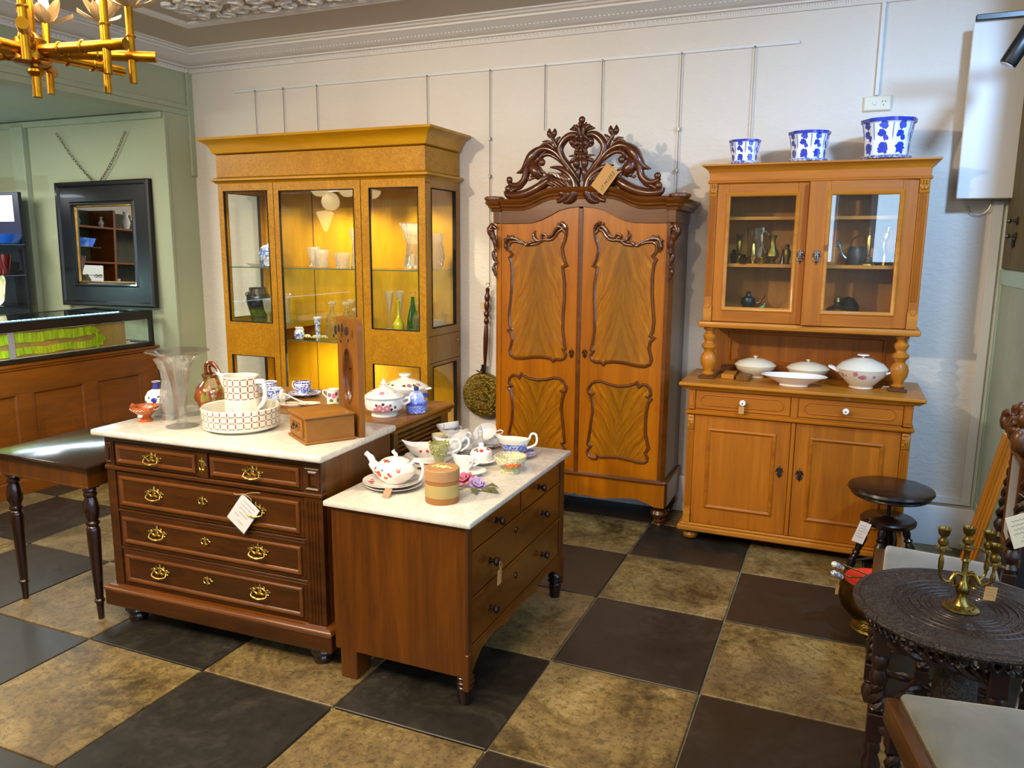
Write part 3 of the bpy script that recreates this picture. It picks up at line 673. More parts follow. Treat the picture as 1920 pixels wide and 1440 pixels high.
PLO = [(0.09, 0.822), (0.114, 0.835), (0.15, 0.838), (0.198, 0.824), (0.252, 0.817), (0.307, 0.824), (0.344, 0.838), (0.359, 0.848), (0.372, 0.823), (0.39, 0.837), (0.417, 0.836), (0.436, 0.816), (0.442, 0.782), (0.425, 0.768), (0.445, 0.756), (0.428, 0.732), (0.42, 0.677), (0.417, 0.616), (0.42, 0.554), (0.432, 0.501), (0.44, 0.471), (0.422, 0.439), (0.435, 0.416), (0.433, 0.396), (0.415, 0.38), (0.376, 0.38), (0.321, 0.388), (0.258, 0.395), (0.194, 0.391), (0.154, 0.385), (0.139, 0.395), (0.132, 0.374), (0.106, 0.371), (0.079, 0.387), (0.072, 0.414), (0.092, 0.445), (0.075, 0.453), (0.083, 0.52), (0.091, 0.592), (0.099, 0.648), (0.096, 0.703), (0.084, 0.745), (0.095, 0.756), (0.076, 0.758), (0.07, 0.787)]
# ================================================================ timbers
M['walnut'] = wood('figured_walnut', '#1c0c02', '#532b0a', (3.0, 14, 16), .32, .25, fig=0)
M['walnut_v'] = wood('walnut_side', '#442406', '#7c4812', (16, 16, 1.6), .4, .15)
M['maho'] = wood('mahogany', '#2e1604', '#6a3908', (18, 18, 1.5), .36, .2)
M['maho_h'] = wood('mahogany_drawers', '#452404', '#7c450c', (16, 3, 16), .3, .45)
M['maho_x'] = wood('mahogany_drawers_cross', '#452404', '#7c450c', (3, 16, 16), .3, .45)
M['darkleg'] = plain('dark_mahogany', '#1f0b06', .25, coat=.5, var=.3)
M['tabletop'] = wood('dark_table_top', '#1a0c09', '#33190f', (2.0, 13, 10), .18, .7)
M['burl'] = wood('golden_burl', '#9a6808', '#cb961c', (9, 9, 7), .42, .05, fig=.8, contrast=(.25, .75))
M['burl_side'] = wood('golden_burl_side', '#865610', '#ac7a30', (14, 14, 4), .35, .3, fig=.35)
M['maple'] = wood('golden_maple', '#a2700a', '#ca981e', (2.0, 12, 12), .34, .2)
M['satin'] = wood('golden_back_panel', '#9c6c08', '#c99a1c', (10, 10, 2.4), .35, .2)
M['pine'] = wood('honey_pine_upright', '#7c4402', '#b66c08', (22, 22, 1.3), .5, 0, knots=True)
M['pine_h'] = wood('honey_pine_across', '#7c4402', '#b66c08', (1.3, 20, 22), .5, 0, knots=True)
M['pine_top'] = wood('pale_pine_top', '#955816', '#c08236', (1.3, 20, 20), .45, .15, knots=True)
M['carved'] = wood('carved_walnut', '#2b1108', '#5e2c14', (12, 12, 6), .3, .5)
M['rosy'] = wood('reddish_cornice', '#40200a', '#703e16', (2.5, 14, 14), .3, .5)
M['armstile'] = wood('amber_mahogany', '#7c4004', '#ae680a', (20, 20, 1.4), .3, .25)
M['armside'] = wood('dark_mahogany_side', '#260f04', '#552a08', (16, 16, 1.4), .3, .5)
M['oakbrown'] = wood('brown_oak', '#4a2b12', '#8a5a2c', (16, 16, 2), .4, .2)
M['walnut3'] = wood('mid_walnut', '#6d3f18', '#a4702f', (2.2, 14, 14), .4, .25)
M['dblack'] = plain('shadow_gap', '#0c0503', .8)
def flame(name, up):
    """feathered flame veneer: a dark central plume with sweeping streaks"""
    t = NT(name); tc = t.add('ShaderNodeTexCoord').outputs['Object']; sp = t.add('ShaderNodeSeparateXYZ', i_0=tc)
    x, z = sp.outputs[0], sp.outputs[2]
    big = t.noise(t.coord((3, 3, 2.4)), 1.6, 4, .6)
    ax = t.math('ABSOLUTE', t.math('ADD', x, t.math('MULTIPLY', t.math('SUBTRACT', big, .5), .10)))
    sq = t.math('POWER', t.math('ADD', ax, .004), .62)
    v = t.math('SUBTRACT', t.math('MULTIPLY', z, .55 if up else 1.0), t.math('MULTIPLY', sq, -.85 if up else .9))
    cm = t.add('ShaderNodeCombineXYZ', i_0=t.math('MULTIPLY', v, 22.0), i_1=t.math('MULTIPLY', ax, 5.0), i_2=t.math('MULTIPLY', z, 1.2))
    n = t.noise(cm.outputs[0], 1.5, 7, .66, .5)
    n2 = t.noise(t.coord((30, 30, 5)), 1, 4, .6)
    s = t.math('ADD', t.math('MULTIPLY', n, .8), t.math('MULTIPLY', n2, .2))
    col = t.ramp(s, [(.22, C('#532802')), (.42, C('#844805')), (.56, C('#9a5e08')), (.72, C('#ae7a12'))])
    pl = t.ramp(t.math('ADD', ax, t.math('MULTIPLY', t.math('SUBTRACT', n, .5), .08)), [(.0, .5), (.16, 0.0)])
    col = t.mix(pl, col, C('#5c420a'))
    t.set('Base Color', col); t.set('Roughness', .25); t.set('Coat Weight', .35); t.set('Coat Roughness', .06); return t.m
M['flame_up'] = flame('flame_veneer_upper', True); M['flame_dn'] = flame('flame_veneer_lower', False)

# ---------------------------------------------------------------- shared fittings
def batwing(parent, x, y, z, loc_only=False):
    """pierced brass rococo drawer pull"""
    b = B()
    for s in (-1, 1):
        b.tube(spline([(0, 0, .012), (s*.012, -.002, .018), (s*.024, -.002, .010), (s*.034, -.002, .014), (s*.044, -.001, .006)], 4), [.005, .0042, .0035, .004, .0025], 6)
        b.tube(spline([(0, 0, -.002), (s*.014, -.002, -.006), (s*.028, -.002, .0), (s*.04, -.002, -.006)], 4), [.0045, .004, .0035, .0025], 6)
        b.tube(spline([(s*.018, 0, .014), (s*.022, -.002, .024), (s*.016, -.001, .028)], 3), [.003, .0025, .0015], 5)
        b.ball((s*.032, -.004, .004), .0065, (1, .8, 1), 8); b.ball((s*.046, -.002, .008), .004, (1, .7, 1), 6)
    b.tube([(0, 0, .012), (0, -.002, .028), (0, -.001, .036)], [.006, .004, .002], 6); b.ball((0, -.003, .006), .008, (1, .6, 1.1), 8)
    o = b.obj('handle_plate', M['brass'], parent, (x, y, z))
    b = B().tube(spline([(-.033, -.006, .002), (-.036, -.014, -.010), (-.02, -.018, -.0165), (0, -.020, -.019), (.02, -.018, -.0165), (.036, -.014, -.010), (.033, -.006, .002)], 5), [.0022, .003, .0038, .0048, .0038, .003, .0022], 7)
    b.ball((0, -.020, -.019), .0055, (1.4, .9, .9), 8)
    b.obj('bail', M['brass'], o)
    return o
def escutch(parent, x, y, z, mat=None, sc=1.0, tall=False):
    b = B()
    for s in (-1, 1):
        b.tube(spline([(s*.004, 0, .010), (s*.014, -.002, .012), (s*.02, -.001, .004), (s*.026, 0, .002)], 3), [.003, .0035, .003, .0015], 6)
        b.tube(spline([(s*.003, 0, -.008), (s*.012, -.002, -.010), (s*.02, -.001, -.003)], 3), [.003, .003, .0015], 6)
    b.tube([(0, 0, .022), (0, -.002, .012), (0, -.002, 0), (0, -.002, -.012), (0, 0, -.02)], [.0012, .004, .0065, .004, .0012], 7)
    if tall: b.ball((0, .001, 0), .016, (.85, .22, 1.05), 14)
    o = b.obj('escutcheon', mat or M['brass'], parent, (x, y, z))
    if tall: o.scale = (.75, 1, 1.65)
    if sc != 1: o.scale = tuple(q*sc for q in o.scale)
    B().lathe([(0, -.0005), (.0022, -.0005), (.0022, .0005), (0, .0005)], (0, 0, 0), 8, mat=T(0, -.009, .001, PI/2)).box(-.0009, .0009, -.0094, -.0085, -.006, 0).obj('keyhole', M['dblack'], o)
    return o
RP = [(0, 0), (0, .007), (.004, .011), (.011, .011), (.015, .006), (.018, .004), (.018, 0)]
def knob(parent, x, y, z, mat, s=1.0, name='knob'):
    m = T(x, y, z, PI/2)
    return B().lathe([(0, 0), (.011*s, 0), (.011*s, .004*s), (.006*s, .006*s), (.0055*s, .014*s), (.013*s, .019*s), (.0155*s, .025*s), (.013*s, .031*s), (.006*s, .033*s), (0, .0325*s)], seg=14, mat=m).obj(name, mat, parent)
def bunfoot(parent, x, y, prof, mat, name='foot', seg=20):
    return B().lathe(prof, seg=seg).obj(name, mat, parent, (x, y, 0))
def pricetag(name, label, w, h, mat, loc, rot, lines=3, ink=None, string=None, text=None, thick=.0012):
    """card tag; hangs from its top edge, writing on its -y face"""
    o = thing(name, label, 'price tag', loc, rot=rot)
    B().box(-w/2, w/2, 0, thick, -h, 0, .0003).obj('card', mat, o)
    ink = ink or M['ink']
    if text:
        cu = bpy.data.curves.new('hand_lettering', 'FONT'); cu.body = text; cu.size = h*.55 if w > h else w*.5; cu.extrude = .0003; cu.align_x = 'CENTER'; cu.align_y = 'CENTER'; cu.shear = .25
        q = bpy.data.objects.new('hand_lettering', cu); me = bpy.data.meshes.new_from_object(q); bpy.data.objects.remove(q)
        me.materials.append(ink); q = bpy.data.objects.new('hand_lettering', me); link(q, o); q.location = (0, -.0005, -h/2); q.rotation_euler = (PI/2, 0, 0)
        if isinstance(text, str) and w < h: q.rotation_euler = (PI/2, -PI/2, 0)
    else:
        b = B(); r = random.Random(hash(label) % 1000 if False else len(label))
        for k in range(lines):
            z = -h*(.18+.66*k/max(1, lines)); x0 = -w*.36; x1 = w*(.1+.25*r.random()); n = 14; top = []; bot = []
            for q in range(n+1):
                x = x0+(x1-x0)*q/n; zz = z+h*.03*math.sin(q*2.3+k)+h*.012*math.sin(q*5.1); top.append((x, -.0004, zz+h*.008)); bot.append((x, -.0004, zz-h*.008))
            b.strip([top, bot])
        b.obj('handwriting', ink, o)
    if string:
        B().tube(spline(string, 5), .0009, 5).obj('string', M['string'], o)
    return o

# ================================================================ walnut chest with white marble top (front left)
c1 = thing('chest_of_drawers', 'walnut five-drawer chest with brass rococo pulls and a white marble top', 'chest of drawers', (-2.815, 2.197, 0), math.radians(2.0))
W, D = 1.135, .53
BX0, BX1, BY = .038, 1.098, .028
b = B().box(BX0, BX0+.012, BY+.02, D, .15, .815).box(BX0, BX1, D-.012, D, .15, .815).box(BX0+.01, BX1-.01, BY+.02, D, .80, .815)
b.obj('carcass', M['walnut_v'], c1)
B().box(BX1-.012, BX1, BY+.01, D, .15, .815, .002).obj('side_panel', M['walnut_v'], c1)
B().box(0, W, 0, D, .078, .148, .004).obj('plinth', M['walnut'], c1)
B().hsweep([(0, D), (0, 0), (W, 0), (W, D)], [(0, .145), (.003, .15), (.001, .156), (-.008, .163), (-.018, .168), (-.05, .17)]).obj('plinth_moulding', M['rosy'], c1)
# front frame
B().box(BX0, .082, BY, BY+.03, .15, .815, .003).obj('corner_post', M['walnut'], c1)
B().box(1.016, BX1, BY, BY+.03, .15, .815, .003).obj('corner_post', M['walnut'], c1)
b = B()
for z in (.684, ): b.box(BX0-.004, BX1+.004, BY-.006, BY+.03, z-.009, z+.009, .004)
for z in (.500, .335): b.box(.082, 1.016, BY+.004, BY+.03, z-.006, z+.006, .002)
b.box(.082, 1.016, BY+.004, BY+.03, .155, .168).box(.082, 1.016, BY, BY+.03, .797, .815)
b.obj('drawer_rail', M['walnut'], c1)
B().box(.528, .572, BY-.002, BY+.03, .693, .797, .003).obj('centre_block', M['walnut'], c1)
for x0 in (.042, 1.022):
    B().rect(x0+.006, x0+.07 if x0 > 1 else x0+.036, .705, .79, [(0, 0), (0, .004), (.004, .007), (.009, .004), (.011, .001), (.016, .004), (.02, .008)], BY).obj('post_panel', M['walnut'], c1)
for k in range(4): B().tube([(1.034+k*.014, BY-.001, .18), (1.034+k*.014, BY-.001, .66)], .0035, 6).obj('reed', M['walnut'], c1)
def drawer(parent, x0, x1, z0, z1, y, mat, inset, prof=RP, field=True, mmat=None):
    d = B().box(x0+.002, x1-.002, y+.006, y+.03, z0+.002, z1-.002, .002).obj('drawer', mat, parent)
    B().rect(x0+inset, x1-inset, z0+inset, z1-inset, prof, y+.006).obj('drawer_moulding', mmat or M['rosy'], d)
    if field: B().box(x0+inset+.018, x1-inset-.018, y+.001, y+.008, z0+inset+.018, z1-inset-.018, .001).obj('drawer_field', mat, d)
    return d
d = drawer(c1, .086, .526, .694, .796, BY, M['walnut'], .014); batwing(d, .291, BY, .742)
d = drawer(c1, .574, 1.014, .694, .796, BY, M['walnut'], .014); batwing(d, .790, BY, .740)
escutch(c1, .549, BY-.002, .742, tall=True)
for (z0, z1, zh) in ((.507, .672, .592), (.341, .494, .424), (.170, .329, .257)):
    d = drawer(c1, .084, 1.014, z0, z1, BY, M['walnut'], .02)
    batwing(d, .291, BY, zh); batwing(d, .796, BY, zh); escutch(d, .538, BY-.001, zh+.004)
FP = [(0, 0), (.036, 0), (.04, .012), (.038, .025), (.034, .032), (.047, .038), (.053, .05), (.048, .064), (.036, .072), (.04, .079), (0, .079)]
for x, y in ((.10, .075), (W-.09, .075), (.10, D-.08), (W-.09, D-.08)): bunfoot(c1, x, y, FP, M['darkleg'])
B().box(.008, 1.126, -.012, D+.01, .822, .850, .010, seg=3).obj('marble_top', M['marble'], c1)
tw = thing('price_tag', 'white handwritten ticket in a clear sleeve tied to the upper right pull', 'price tag', (-2.063, 2.236, .655), rot=(0, math.radians(38), math.radians(2)))
tw.scale = (1.17,)*3
B().box(-.005, .078, 0, .0015, -.112, 0, .0005).obj('card', M['paper'], tw)
B().box(-.012, .082, -.0015, -.001, -.118, .012).obj('clear_sleeve', panemat('sleeve', (.97, .97, .98, 1), .8), tw)
b = B()
for k, (x0, x1) in enumerate(((.012, .066), (.01, .060), (.012, .05), (.02, .06), (.01, .03), (.03, .058))):
    z = -.014-.015*k; n = 16
    b.strip([[(x0+(x1-x0)*q/n, -.0018, z+.0022*math.sin(q*2.4+k)+.001) for q in range(n+1)], [(x0+(x1-x0)*q/n, -.0018, z+.0022*math.sin(q*2.4+k)-.0002) for q in range(n+1)]])
b.obj('handwriting', plain('grey_pen', '#6f7482', .8), tw)
b = B().tube(spline([(0, -.002, 0), (.02, -.002, .03), (.045, -.004, .055)], 4), .0012, 5).tube(spline([(.0, -.002, .004), (-.02, -.003, -.018), (-.03, -.003, -.02)], 4), .0012, 5).tube(spline([(.0, -.002, .004), (.03, -.003, .012), (.038, -.003, .004)], 4), .0012, 5)
b.obj('string', M['string'], tw)

# ================================================================ mahogany chest with pale marble top, drawers to the right
c2 = thing('chest_of_drawers', 'plain brown mahogany chest with round wood knobs and a thin marble slab', 'chest of drawers', (-1.112, 2.238, 0), PI/2)
W, D = 1.0, .548
B().box(0, .02, .004, D, .112, .668, .002).obj('side_panel', M['maho'], c2)
B().box(W-.02, W, .004, D, .112, .668, .002).box(0, W, D-.015, D, .12, .668).box(.02, W-.02, .02, D-.02, .655, .668).obj('carcass', M['maho'], c2)
B().box(0, .048, 0, .03, .105, .668, .006).obj('corner_post', M['maho'], c2)
B().box(W-.048, W, 0, .03, .105, .668, .006).obj('corner_post', M['maho'], c2)
B().box(0, .03, -.004, .02, .06, .20, .003).obj('post_block', M['maho'], c2)
B().box(W-.03, W, -.004, .02, .06, .20, .003).obj('post_block', M['maho'], c2)
b = B()
for z0, z1 in ((.655, .668), (.548, .556), (.375, .388), (.205, .212)): b.box(.048, W-.048, .004, .03, z0, z1, .002)
b.box(.496, .506, .004, .03, .556, .655, .002)
b.obj('drawer_rail', M['maho_x'], c2)
def c2drawer(x0, x1, z0, z1, kn):
    d = B().box(x0+.003, x1-.003, .008, .03, z0+.003, z1-.003, .002).obj('drawer', M['maho_x'], c2)
    for kx, kz in kn: knob(d, kx, .008, kz, M['darkleg'], 1.15)
    return d
c2drawer(.048, .496, .556, .655, [(.26, .608)])
c2drawer(.506, .952, .556, .655, [(.69, .610)])
for zz, z0, z1 in ((.475, .388, .548), (.290, .212, .375)):
    d = c2drawer(.048, .952, z0, z1, [(.205, zz-.003), (.735, zz+.006)])
    B().lathe([(0, 0), (.011, 0), (.013, .002), (.012, .005), (.005, .006), (0, .006)], seg=14, mat=T(.45, .008, zz+.03 if zz > .4 else zz+.025, PI/2)).obj('keyhole_boss', M['darkleg'], d)
# shaped apron
ap = [(.03, .205), (.97, .205), (.97, .105), (.955, .105), (.93, .13), (.87, .165), (.78, .178), (.70, .172), (.66, .155), (.60, .162), (.5, .17), (.40, .162), (.34, .155), (.30, .172), (.22, .178), (.13, .165), (.07, .13), (.045, .105), (.03, .105)]
B().prism(ap, .004, .022).obj('apron', M['maho_x'], c2)
LP = [(0, 0), (.022, 0), (.024, .004), (.030, .066), (.026, .07), (.034, .078), (.034, .086), (.027, .091), (.033, .098), (.033, .105), (.028, .11), (.026, .118), (0, .118)]
for x in (.034, W-.034): bunfoot(c2, x, .026, LP, M['darkleg'])
for x in (.0, W-.09): B().box(x, x+.09, D-.09, D-.02, 0, .125, .003).obj('block_foot', M['maho'], c2)
B().box(-.02, W+.02, -.022, D+.022, .669, .690, .005, seg=2).obj('marble_top', M['marble'], c2)
tg = pricetag('price_tag', 'small kraft ticket hanging from the lower left knob of the mahogany chest', .032, .055, M['kraft'], (-1.075, 2.432, .447), (0, .08, PI/2), 4, string=[(0, 0, 0), (.004, -.006, .018), (-.004, .0, .032), (-.01, -.004, .01), (0, -.001, 0)])

# ================================================================ third chest behind, brown top
c3 = thing('sideboard', 'low brown walnut sideboard with fluted frieze behind the marble chests', 'sideboard', (-1.735, 2.80, 0), PI/2)
W, D = .53, 1.02
B().box(0.02, W-.02, .03, D-.02, .03, .80).obj('carcass', M['oakbrown'], c3)
B().box(-.005, W+.015, -.012, D, .822, .842, .005).hsweep([(0, D), (0, 0), (W, 0), (W, D)], [(.01, .822), (.006, .815), (.0, .808), (.0, .80), (-.02, .80)]).obj('top_board', M['walnut3'], c3)
b = B()
for k in range(4): b.box(.04, W-.09, .014, .03, .70+k*.022, .70+k*.022+.014, .004)
b.obj('fluted_frieze', M['oakbrown'], c3)
B().box(.02, .05, .012, .03, .03, .80, .003).obj('corner_post', M['oakbrown'], c3)
B().box(W-.085, W-.02, .008, .03, .03, .80, .004).obj('corner_post', M['oakbrown'], c3)
b = B()
for k in range(3): b.tube([(W-.073+.02*k, .006, .1), (W-.073+.02*k, .006, .68)], .006, 8)
b.obj('pilaster_reeding', M['oakbrown'], c3)
B().rect(.055, W-.09, .10, .68, [(0, .0), (0, .01), (.01, .014), (.016, .006), (.03, .002), (.03, 0)], .03).obj('door_moulding', M['oakbrown'], c3)
for x in (.03, W-.10): B().box(x, x+.06, .04, .1, 0, .03).box(x, x+.06, D-.1, D-.04, 0, .03).obj('foot', M['oakbrown'], c3)

# ================================================================ long dark table
tb = thing('side_table', 'long dark mahogany table with slim turned legs at the left', 'table', (-3.40, 2.145, 0))
W, D = .60, 1.0
B().box(0, W, 0, D, .684, .700, .004, seg=2).obj('table_top', M['tabletop'], tb)
B().box(.03, W-.03, .03, .05, .595, .684).box(.03, W-.03, D-.05, D-.03, .595, .684).box(.03, .05, .03, D-.03, .595, .684).box(W-.05, W-.03, .03, D-.03, .595, .684).box(.03, W-.03, .028, .034, .592, .602, .002).obj('apron', M['maho'], tb)
LG = [(0, 0), (.012, 0), (.0145, .055), (.016, .075), (.021, .08), (.021, .088), (.0165, .094), (.026, .33), (.028, .40), (.026, .415), (.02, .422), (.028, .43), (.028, .438), (.022, .444), (.031, .47), (.033, .50), (.027, .535), (.022, .55), (.027, .556), (.027, .565), (.022, .57), (.028, .578), (.026, .59), (0, .59)]
for x, y in ((.06, .06), (W-.06, .06), (.06, D-.06), (W-.06, D-.06)):
    B().lathe(LG, seg=18).box(-.027, .027, -.027, .027, .588, .684, .002).obj('leg', M['darkleg'], tb, (x, y, 0))

# ================================================================ golden burl display cabinet
vt = thing('display_cabinet', 'tall golden burl display cabinet with glass doors and a deep cornice', 'display cabinet', (-3.965, 4.21, 0))
W, D = 1.605, .45
def X(x): return x+3.965            # world x on the front plane to local
Bv = M['burl']
B().box(.0, W, .0, D, .0, .09, .003).obj('base', Bv, vt)
B().box(.02, W-.02, D-.012, D, .09, 2.0).obj('back_panel', M['satin'], vt)
for x in (X(-3.52), X(-3.16), X(-2.62)): B().box(x-.002, x+.002, D-.0135, D-.011, .09, 2.0).obj('panel_seam', M['dblack'], vt)
B().box(.02, W-.02, .02, D, 1.995, 2.01).obj('top_board', M['satin'], vt)
B().box(.01, W-.01, .01, D, 1.005, 1.06, .0).obj('fixed_shelf', M['satin'], vt) if False else None
B().box(-.0, W, .0, D, 2.038, 2.185, .003).obj('frieze', Bv, vt)
B().hsweep([(0, D), (0, 0), (W, 0), (W, D)], [(0, 1.998), (.004, 1.998), (.016, 2.010), (.030, 2.016), (.030, 2.028), (.0, 2.038)]).box(0, W, 0, D, 1.998, 2.036).obj('lower_cornice', M['maple'], vt)
B().hsweep([(0, D), (0, 0), (W, 0), (W, D)], [(0, 2.188), (.016, 2.194), (.018, 2.203), (.024, 2.225), (.040, 2.250), (.066, 2.268), (.082, 2.276), (.084, 2.290), (0, 2.294)]).box(0, W, 0, D, 2.19, 2.292).obj('cornice', M['maple'], vt)
# front stiles and doors, built as frames
def front(x0, x1, z0, z1, name='stile', y0=0.0, y1=.022, mat=None): return B().box(x0, x1, y0, y1, z0, z1, .0015).obj(name, mat or Bv, vt)
LX0, LX1 = X(-3.915), X(-3.545)     # left panes
CX0, CX1 = X(-3.452), X(-2.870)     # centre door pane
RX0, RX1 = X(-2.760), X(-2.410)     # right panes
def door(name, x0, x1, z0, z1, panes, bot=None, label=None):
    """one leaf: rails and stiles round its panes, each pane with a dark bead"""
    d = None; px0, px1 = panes[0][0], panes[0][1]
    b = B().box(x0, px0, 0, .022, z0, z1, .0012).box(px1, x1, 0, .022, z0, z1, .0012)
    zz = [z0]+[q for p in sorted(panes, key=lambda p: p[2]) for q in (p[2], p[3])]+[z1]
    for k in range(0, len(zz), 2): b.box(px0, px1, .0, .022, zz[k], zz[k+1], .0)
    d = b.obj(name, Bv, vt)
    for p in panes:
        B().rect(p[0], p[1], p[2], p[3], [(0, .001), (.0, .003), (.005, .003), (.005, -.014)]).obj('glazing_bead', M['dblack'], d)
        B().box(p[0]+.004, p[1]-.004, .012, .015, p[2]+.004, p[3]-.004).obj('glass_pane', M['pane'], d)
        B().rect(p[0]+.005, p[1]-.005, p[2]+.005, p[3]-.005, [(.014, -.0110), (.015, -.0108), (.016, -.0110)]).obj('glass_bevel', M['shelfglass'], d)
    return d
door('door', .005, X(-3.497), .09, 1.998, [(LX0, LX1, 1.072, 1.950), (LX0, LX1, .16, .842)])
door('door', X(-3.494), X(-2.822), .09, 1.998, [(CX0, CX1, .16, 1.945)])
door('door', X(-2.818), W-.003, .09, 1.998, [(RX0, RX1, 1.072, 1.948), (RX0, RX1, .16, .850)])
for x in (X(-3.4955), X(-2.820)): B().box(x-.0012, x+.0012, -.0005, .02, .09, 1.998).obj('door_gap', M['dblack'], vt)
# glazed ends: side leaves with panes
for sx, mat in ((0, Bv), (1, M['burl_side'])):
    xx0, xx1 = (0, .022) if sx == 0 else (W-.022, W)
    pz = [(.16, .845), (1.085, 1.945)]
    b = B().box(xx0, xx1, .022, .07, .09, 1.998, .001).box(xx0, xx1, D-.055, D, .09, 1.998, .001)
    for z0, z1 in ((.09, .16), (.845, 1.085), (1.945, 1.998)): b.box(xx0, xx1, .07, D-.055, z0, z1, .0)
    s_ = b.obj('side_frame', mat, vt)
    for z0, z1 in pz:
        B().rect(.07, D-.055, z0, z1, [(0, .001), (.0, .003), (.006, .003), (.006, -.02)], mat=T(xx1 if sx else xx0, 0, 0, 0, 0, PI/2) if sx else T(0, 0, 0, 0, 0, PI/2) @ Matrix.Diagonal((1, -1, 1, 1))).obj('glazing_bead', M['dblack'], s_)
        xm = (xx0+xx1)/2; B().box(xm-.0015, xm+.0015, .075, D-.06, z0+.004, z1-.004).obj('glass_pane', M['pane'], s_)
B().box(W-.0005, W+.001, .025, D-.002, .866, .869).box(W-.0005, W+.001, .025, D-.002, 1.035, 1.038).obj('drawer_gap', M['dblack'], vt)
B().ball((W+.004, D-.04, .98), .006, (1, 1, 1), 8).obj('side_knob', M['brass'], vt)
B().box(W-.0005, W+.0005, .004, .055, 1.968, 1.976).obj('red_label', plain('red_sticker', '#9c1c1c', .5), vt)
# inner partitions with dark edges, glass shelves, bay floors
for x in ():
    B().box(x-.010, x+.010, .30, D-.012, .09, 1.995).obj('partition', M['satin'], vt)
    B().box(x-.012, x+.012, .292, .300, .09, 1.995).obj('partition_edge', M['dblack'], vt)
for x0, x1 in ((.024, X(-3.50)), (X(-2.83), W-.024)): B().box(x0, x1, .03, D-.014, 1.030, 1.052).obj('bay_floor', M['satin'], vt)
for x0, x1 in ((.024, X(-3.50)), (X(-2.83), W-.024)): B().box(x0, x1, .028, D-.014, 1.0525, 1.0555).obj('mirror_base', M['shelfglass'], vt)
for x0, x1, z in ((.024, X(-3.50), 1.446), (X(-3.49), X(-2.85), 1.446), (X(-2.83), W-.024, 1.446), (X(-3.49), X(-2.85), .968), (X(-3.49), X(-2.85), .56)):
    g = B().box(x0, x1, .028, D-.014, z-.006, z).obj('glass_shelf', M['shelfglass'], vt)
    B().box(x0, x1, .0265, .0278, z-.006, z).obj('shelf_edge', M['edge'], g)
for (x, e) in ((-3.72, 14), (-3.3, 40), (-3.02, 40), (-2.6, 38)):
    light('cabinet_downlight', 'SPOT', (x, 4.40, 1.985), e, (1.0, .84, .55), .02, (x, 4.45, 0), spot=2.1, blend=.7)
    B().lathe([(0, 0), (.022, 0), (.024, .004), (0, .006)], (x+3.965, .19, 1.988), 16).obj('downlight', plain('lamp_face', '#fff2d0', .4, emis='#ffe9b8', es=6), vt)
light('cabinet_low_glow', 'AREA', (-3.2, 4.35, .90), 10, (1.0, .84, .5), .5, (-3.2, 4.5, 0), .2)

# ================================================================ carved armoire
ac = thing('armoire', 'tall carved mahogany armoire with flame veneer doors and a pierced crest', 'wardrobe', (-1.40, 4.27, 0))
HW = .53
D = .39
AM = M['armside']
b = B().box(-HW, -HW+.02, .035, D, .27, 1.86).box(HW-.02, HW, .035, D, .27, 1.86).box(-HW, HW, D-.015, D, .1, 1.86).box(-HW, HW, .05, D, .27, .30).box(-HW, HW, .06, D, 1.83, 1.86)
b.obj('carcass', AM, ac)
# doors
dt = [(0, 1.818), (.068, 1.812), (.127, 1.798), (.186, 1.769), (.245, 1.742), (.303, 1.729), (.395, 1.726), (.488, 1.726)]
for s in (-1, 1):
    poly = [(s*.012, .285), (s*.488, .285)]+[(s*x, z) for x, z in dt[::-1] if x > .01]+[(s*.012, 1.817)]
    d = B().prism(poly, .006, .026).obj('door', M['armstile'], ac)
    for nm, P_, mt, cz in (('upper', PUP, 'flame_up', 1.3), ('lower', PLO, 'flame_dn', .6)):
        cx = sum(p[0] for p in P_)/len(P_)
        path = [(s*(x-.005), z) for x, z in P_]
        o = B().prism([(x-s*(cx-.005), z-cz) for x, z in path], .0, .004).obj('veneer_panel', M[mt], d, (s*(cx-.005), .003, cz))
        B().frame(path, [(-.006, 0), (-.006, .004), (-.002, .009), (.003, .010), (.007, .005), (.009, .004), (.012, .001), (.012, -.001)]).obj('panel_moulding', M['rosy'], d, (0, .003, 0))
    # carved spray over the upper panel
    b = B(); sc_ = lambda pts, r: b.tube(spline([(s*x, -.006, z) for x, z in pts], 4), r, 7)
    sc_([(.085, 1.66), (.085, 1.70), (.105, 1.725), (.135, 1.715)], [.006, .009, .01, .006]); sc_([(.10, 1.69), (.125, 1.71), (.15, 1.69), (.17, 1.66), (.20, 1.65)], [.006, .01, .01, .008, .006])
    sc_([(.195, 1.65), (.215, 1.668), (.235, 1.66), (.232, 1.643), (.218, 1.645)], [.005, .007, .007, .006, .005]); sc_([(.225, 1.635), (.262, 1.632), (.282, 1.66), (.272, 1.69)], [.006, .010, .010, .003])
    sc_([(.255, 1.63), (.30, 1.62), (.325, 1.605), (.345, 1.62), (.36, 1.635)], [.005, .01, .008, .006, .004]); sc_([(.34, 1.615), (.38, 1.635), (.42, 1.645), (.45, 1.635), (.46, 1.60), (.45, 1.57)], [.005, .008, .011, .012, .01, .004])
    for x, z in ((.09, 1.715), (.11, 1.733), (.13, 1.725), (.415, 1.655), (.44, 1.655), (.462, 1.635), (.46, 1.61)): b.ball((s*x, -.006, z), .009, (1, .7, 1), 7)
    b.obj('carved_spray', M['carved'], d)
    escutch(ac, s*.040, .003, .985 if s < 0 else .99, brassmat('dark_bronze', '#6e4a2a', .4), .9, tall=True)
B().box(-.013, .013, -.002, .02, .285, 1.812, .004).obj('centre_bead', M['rosy'], ac)
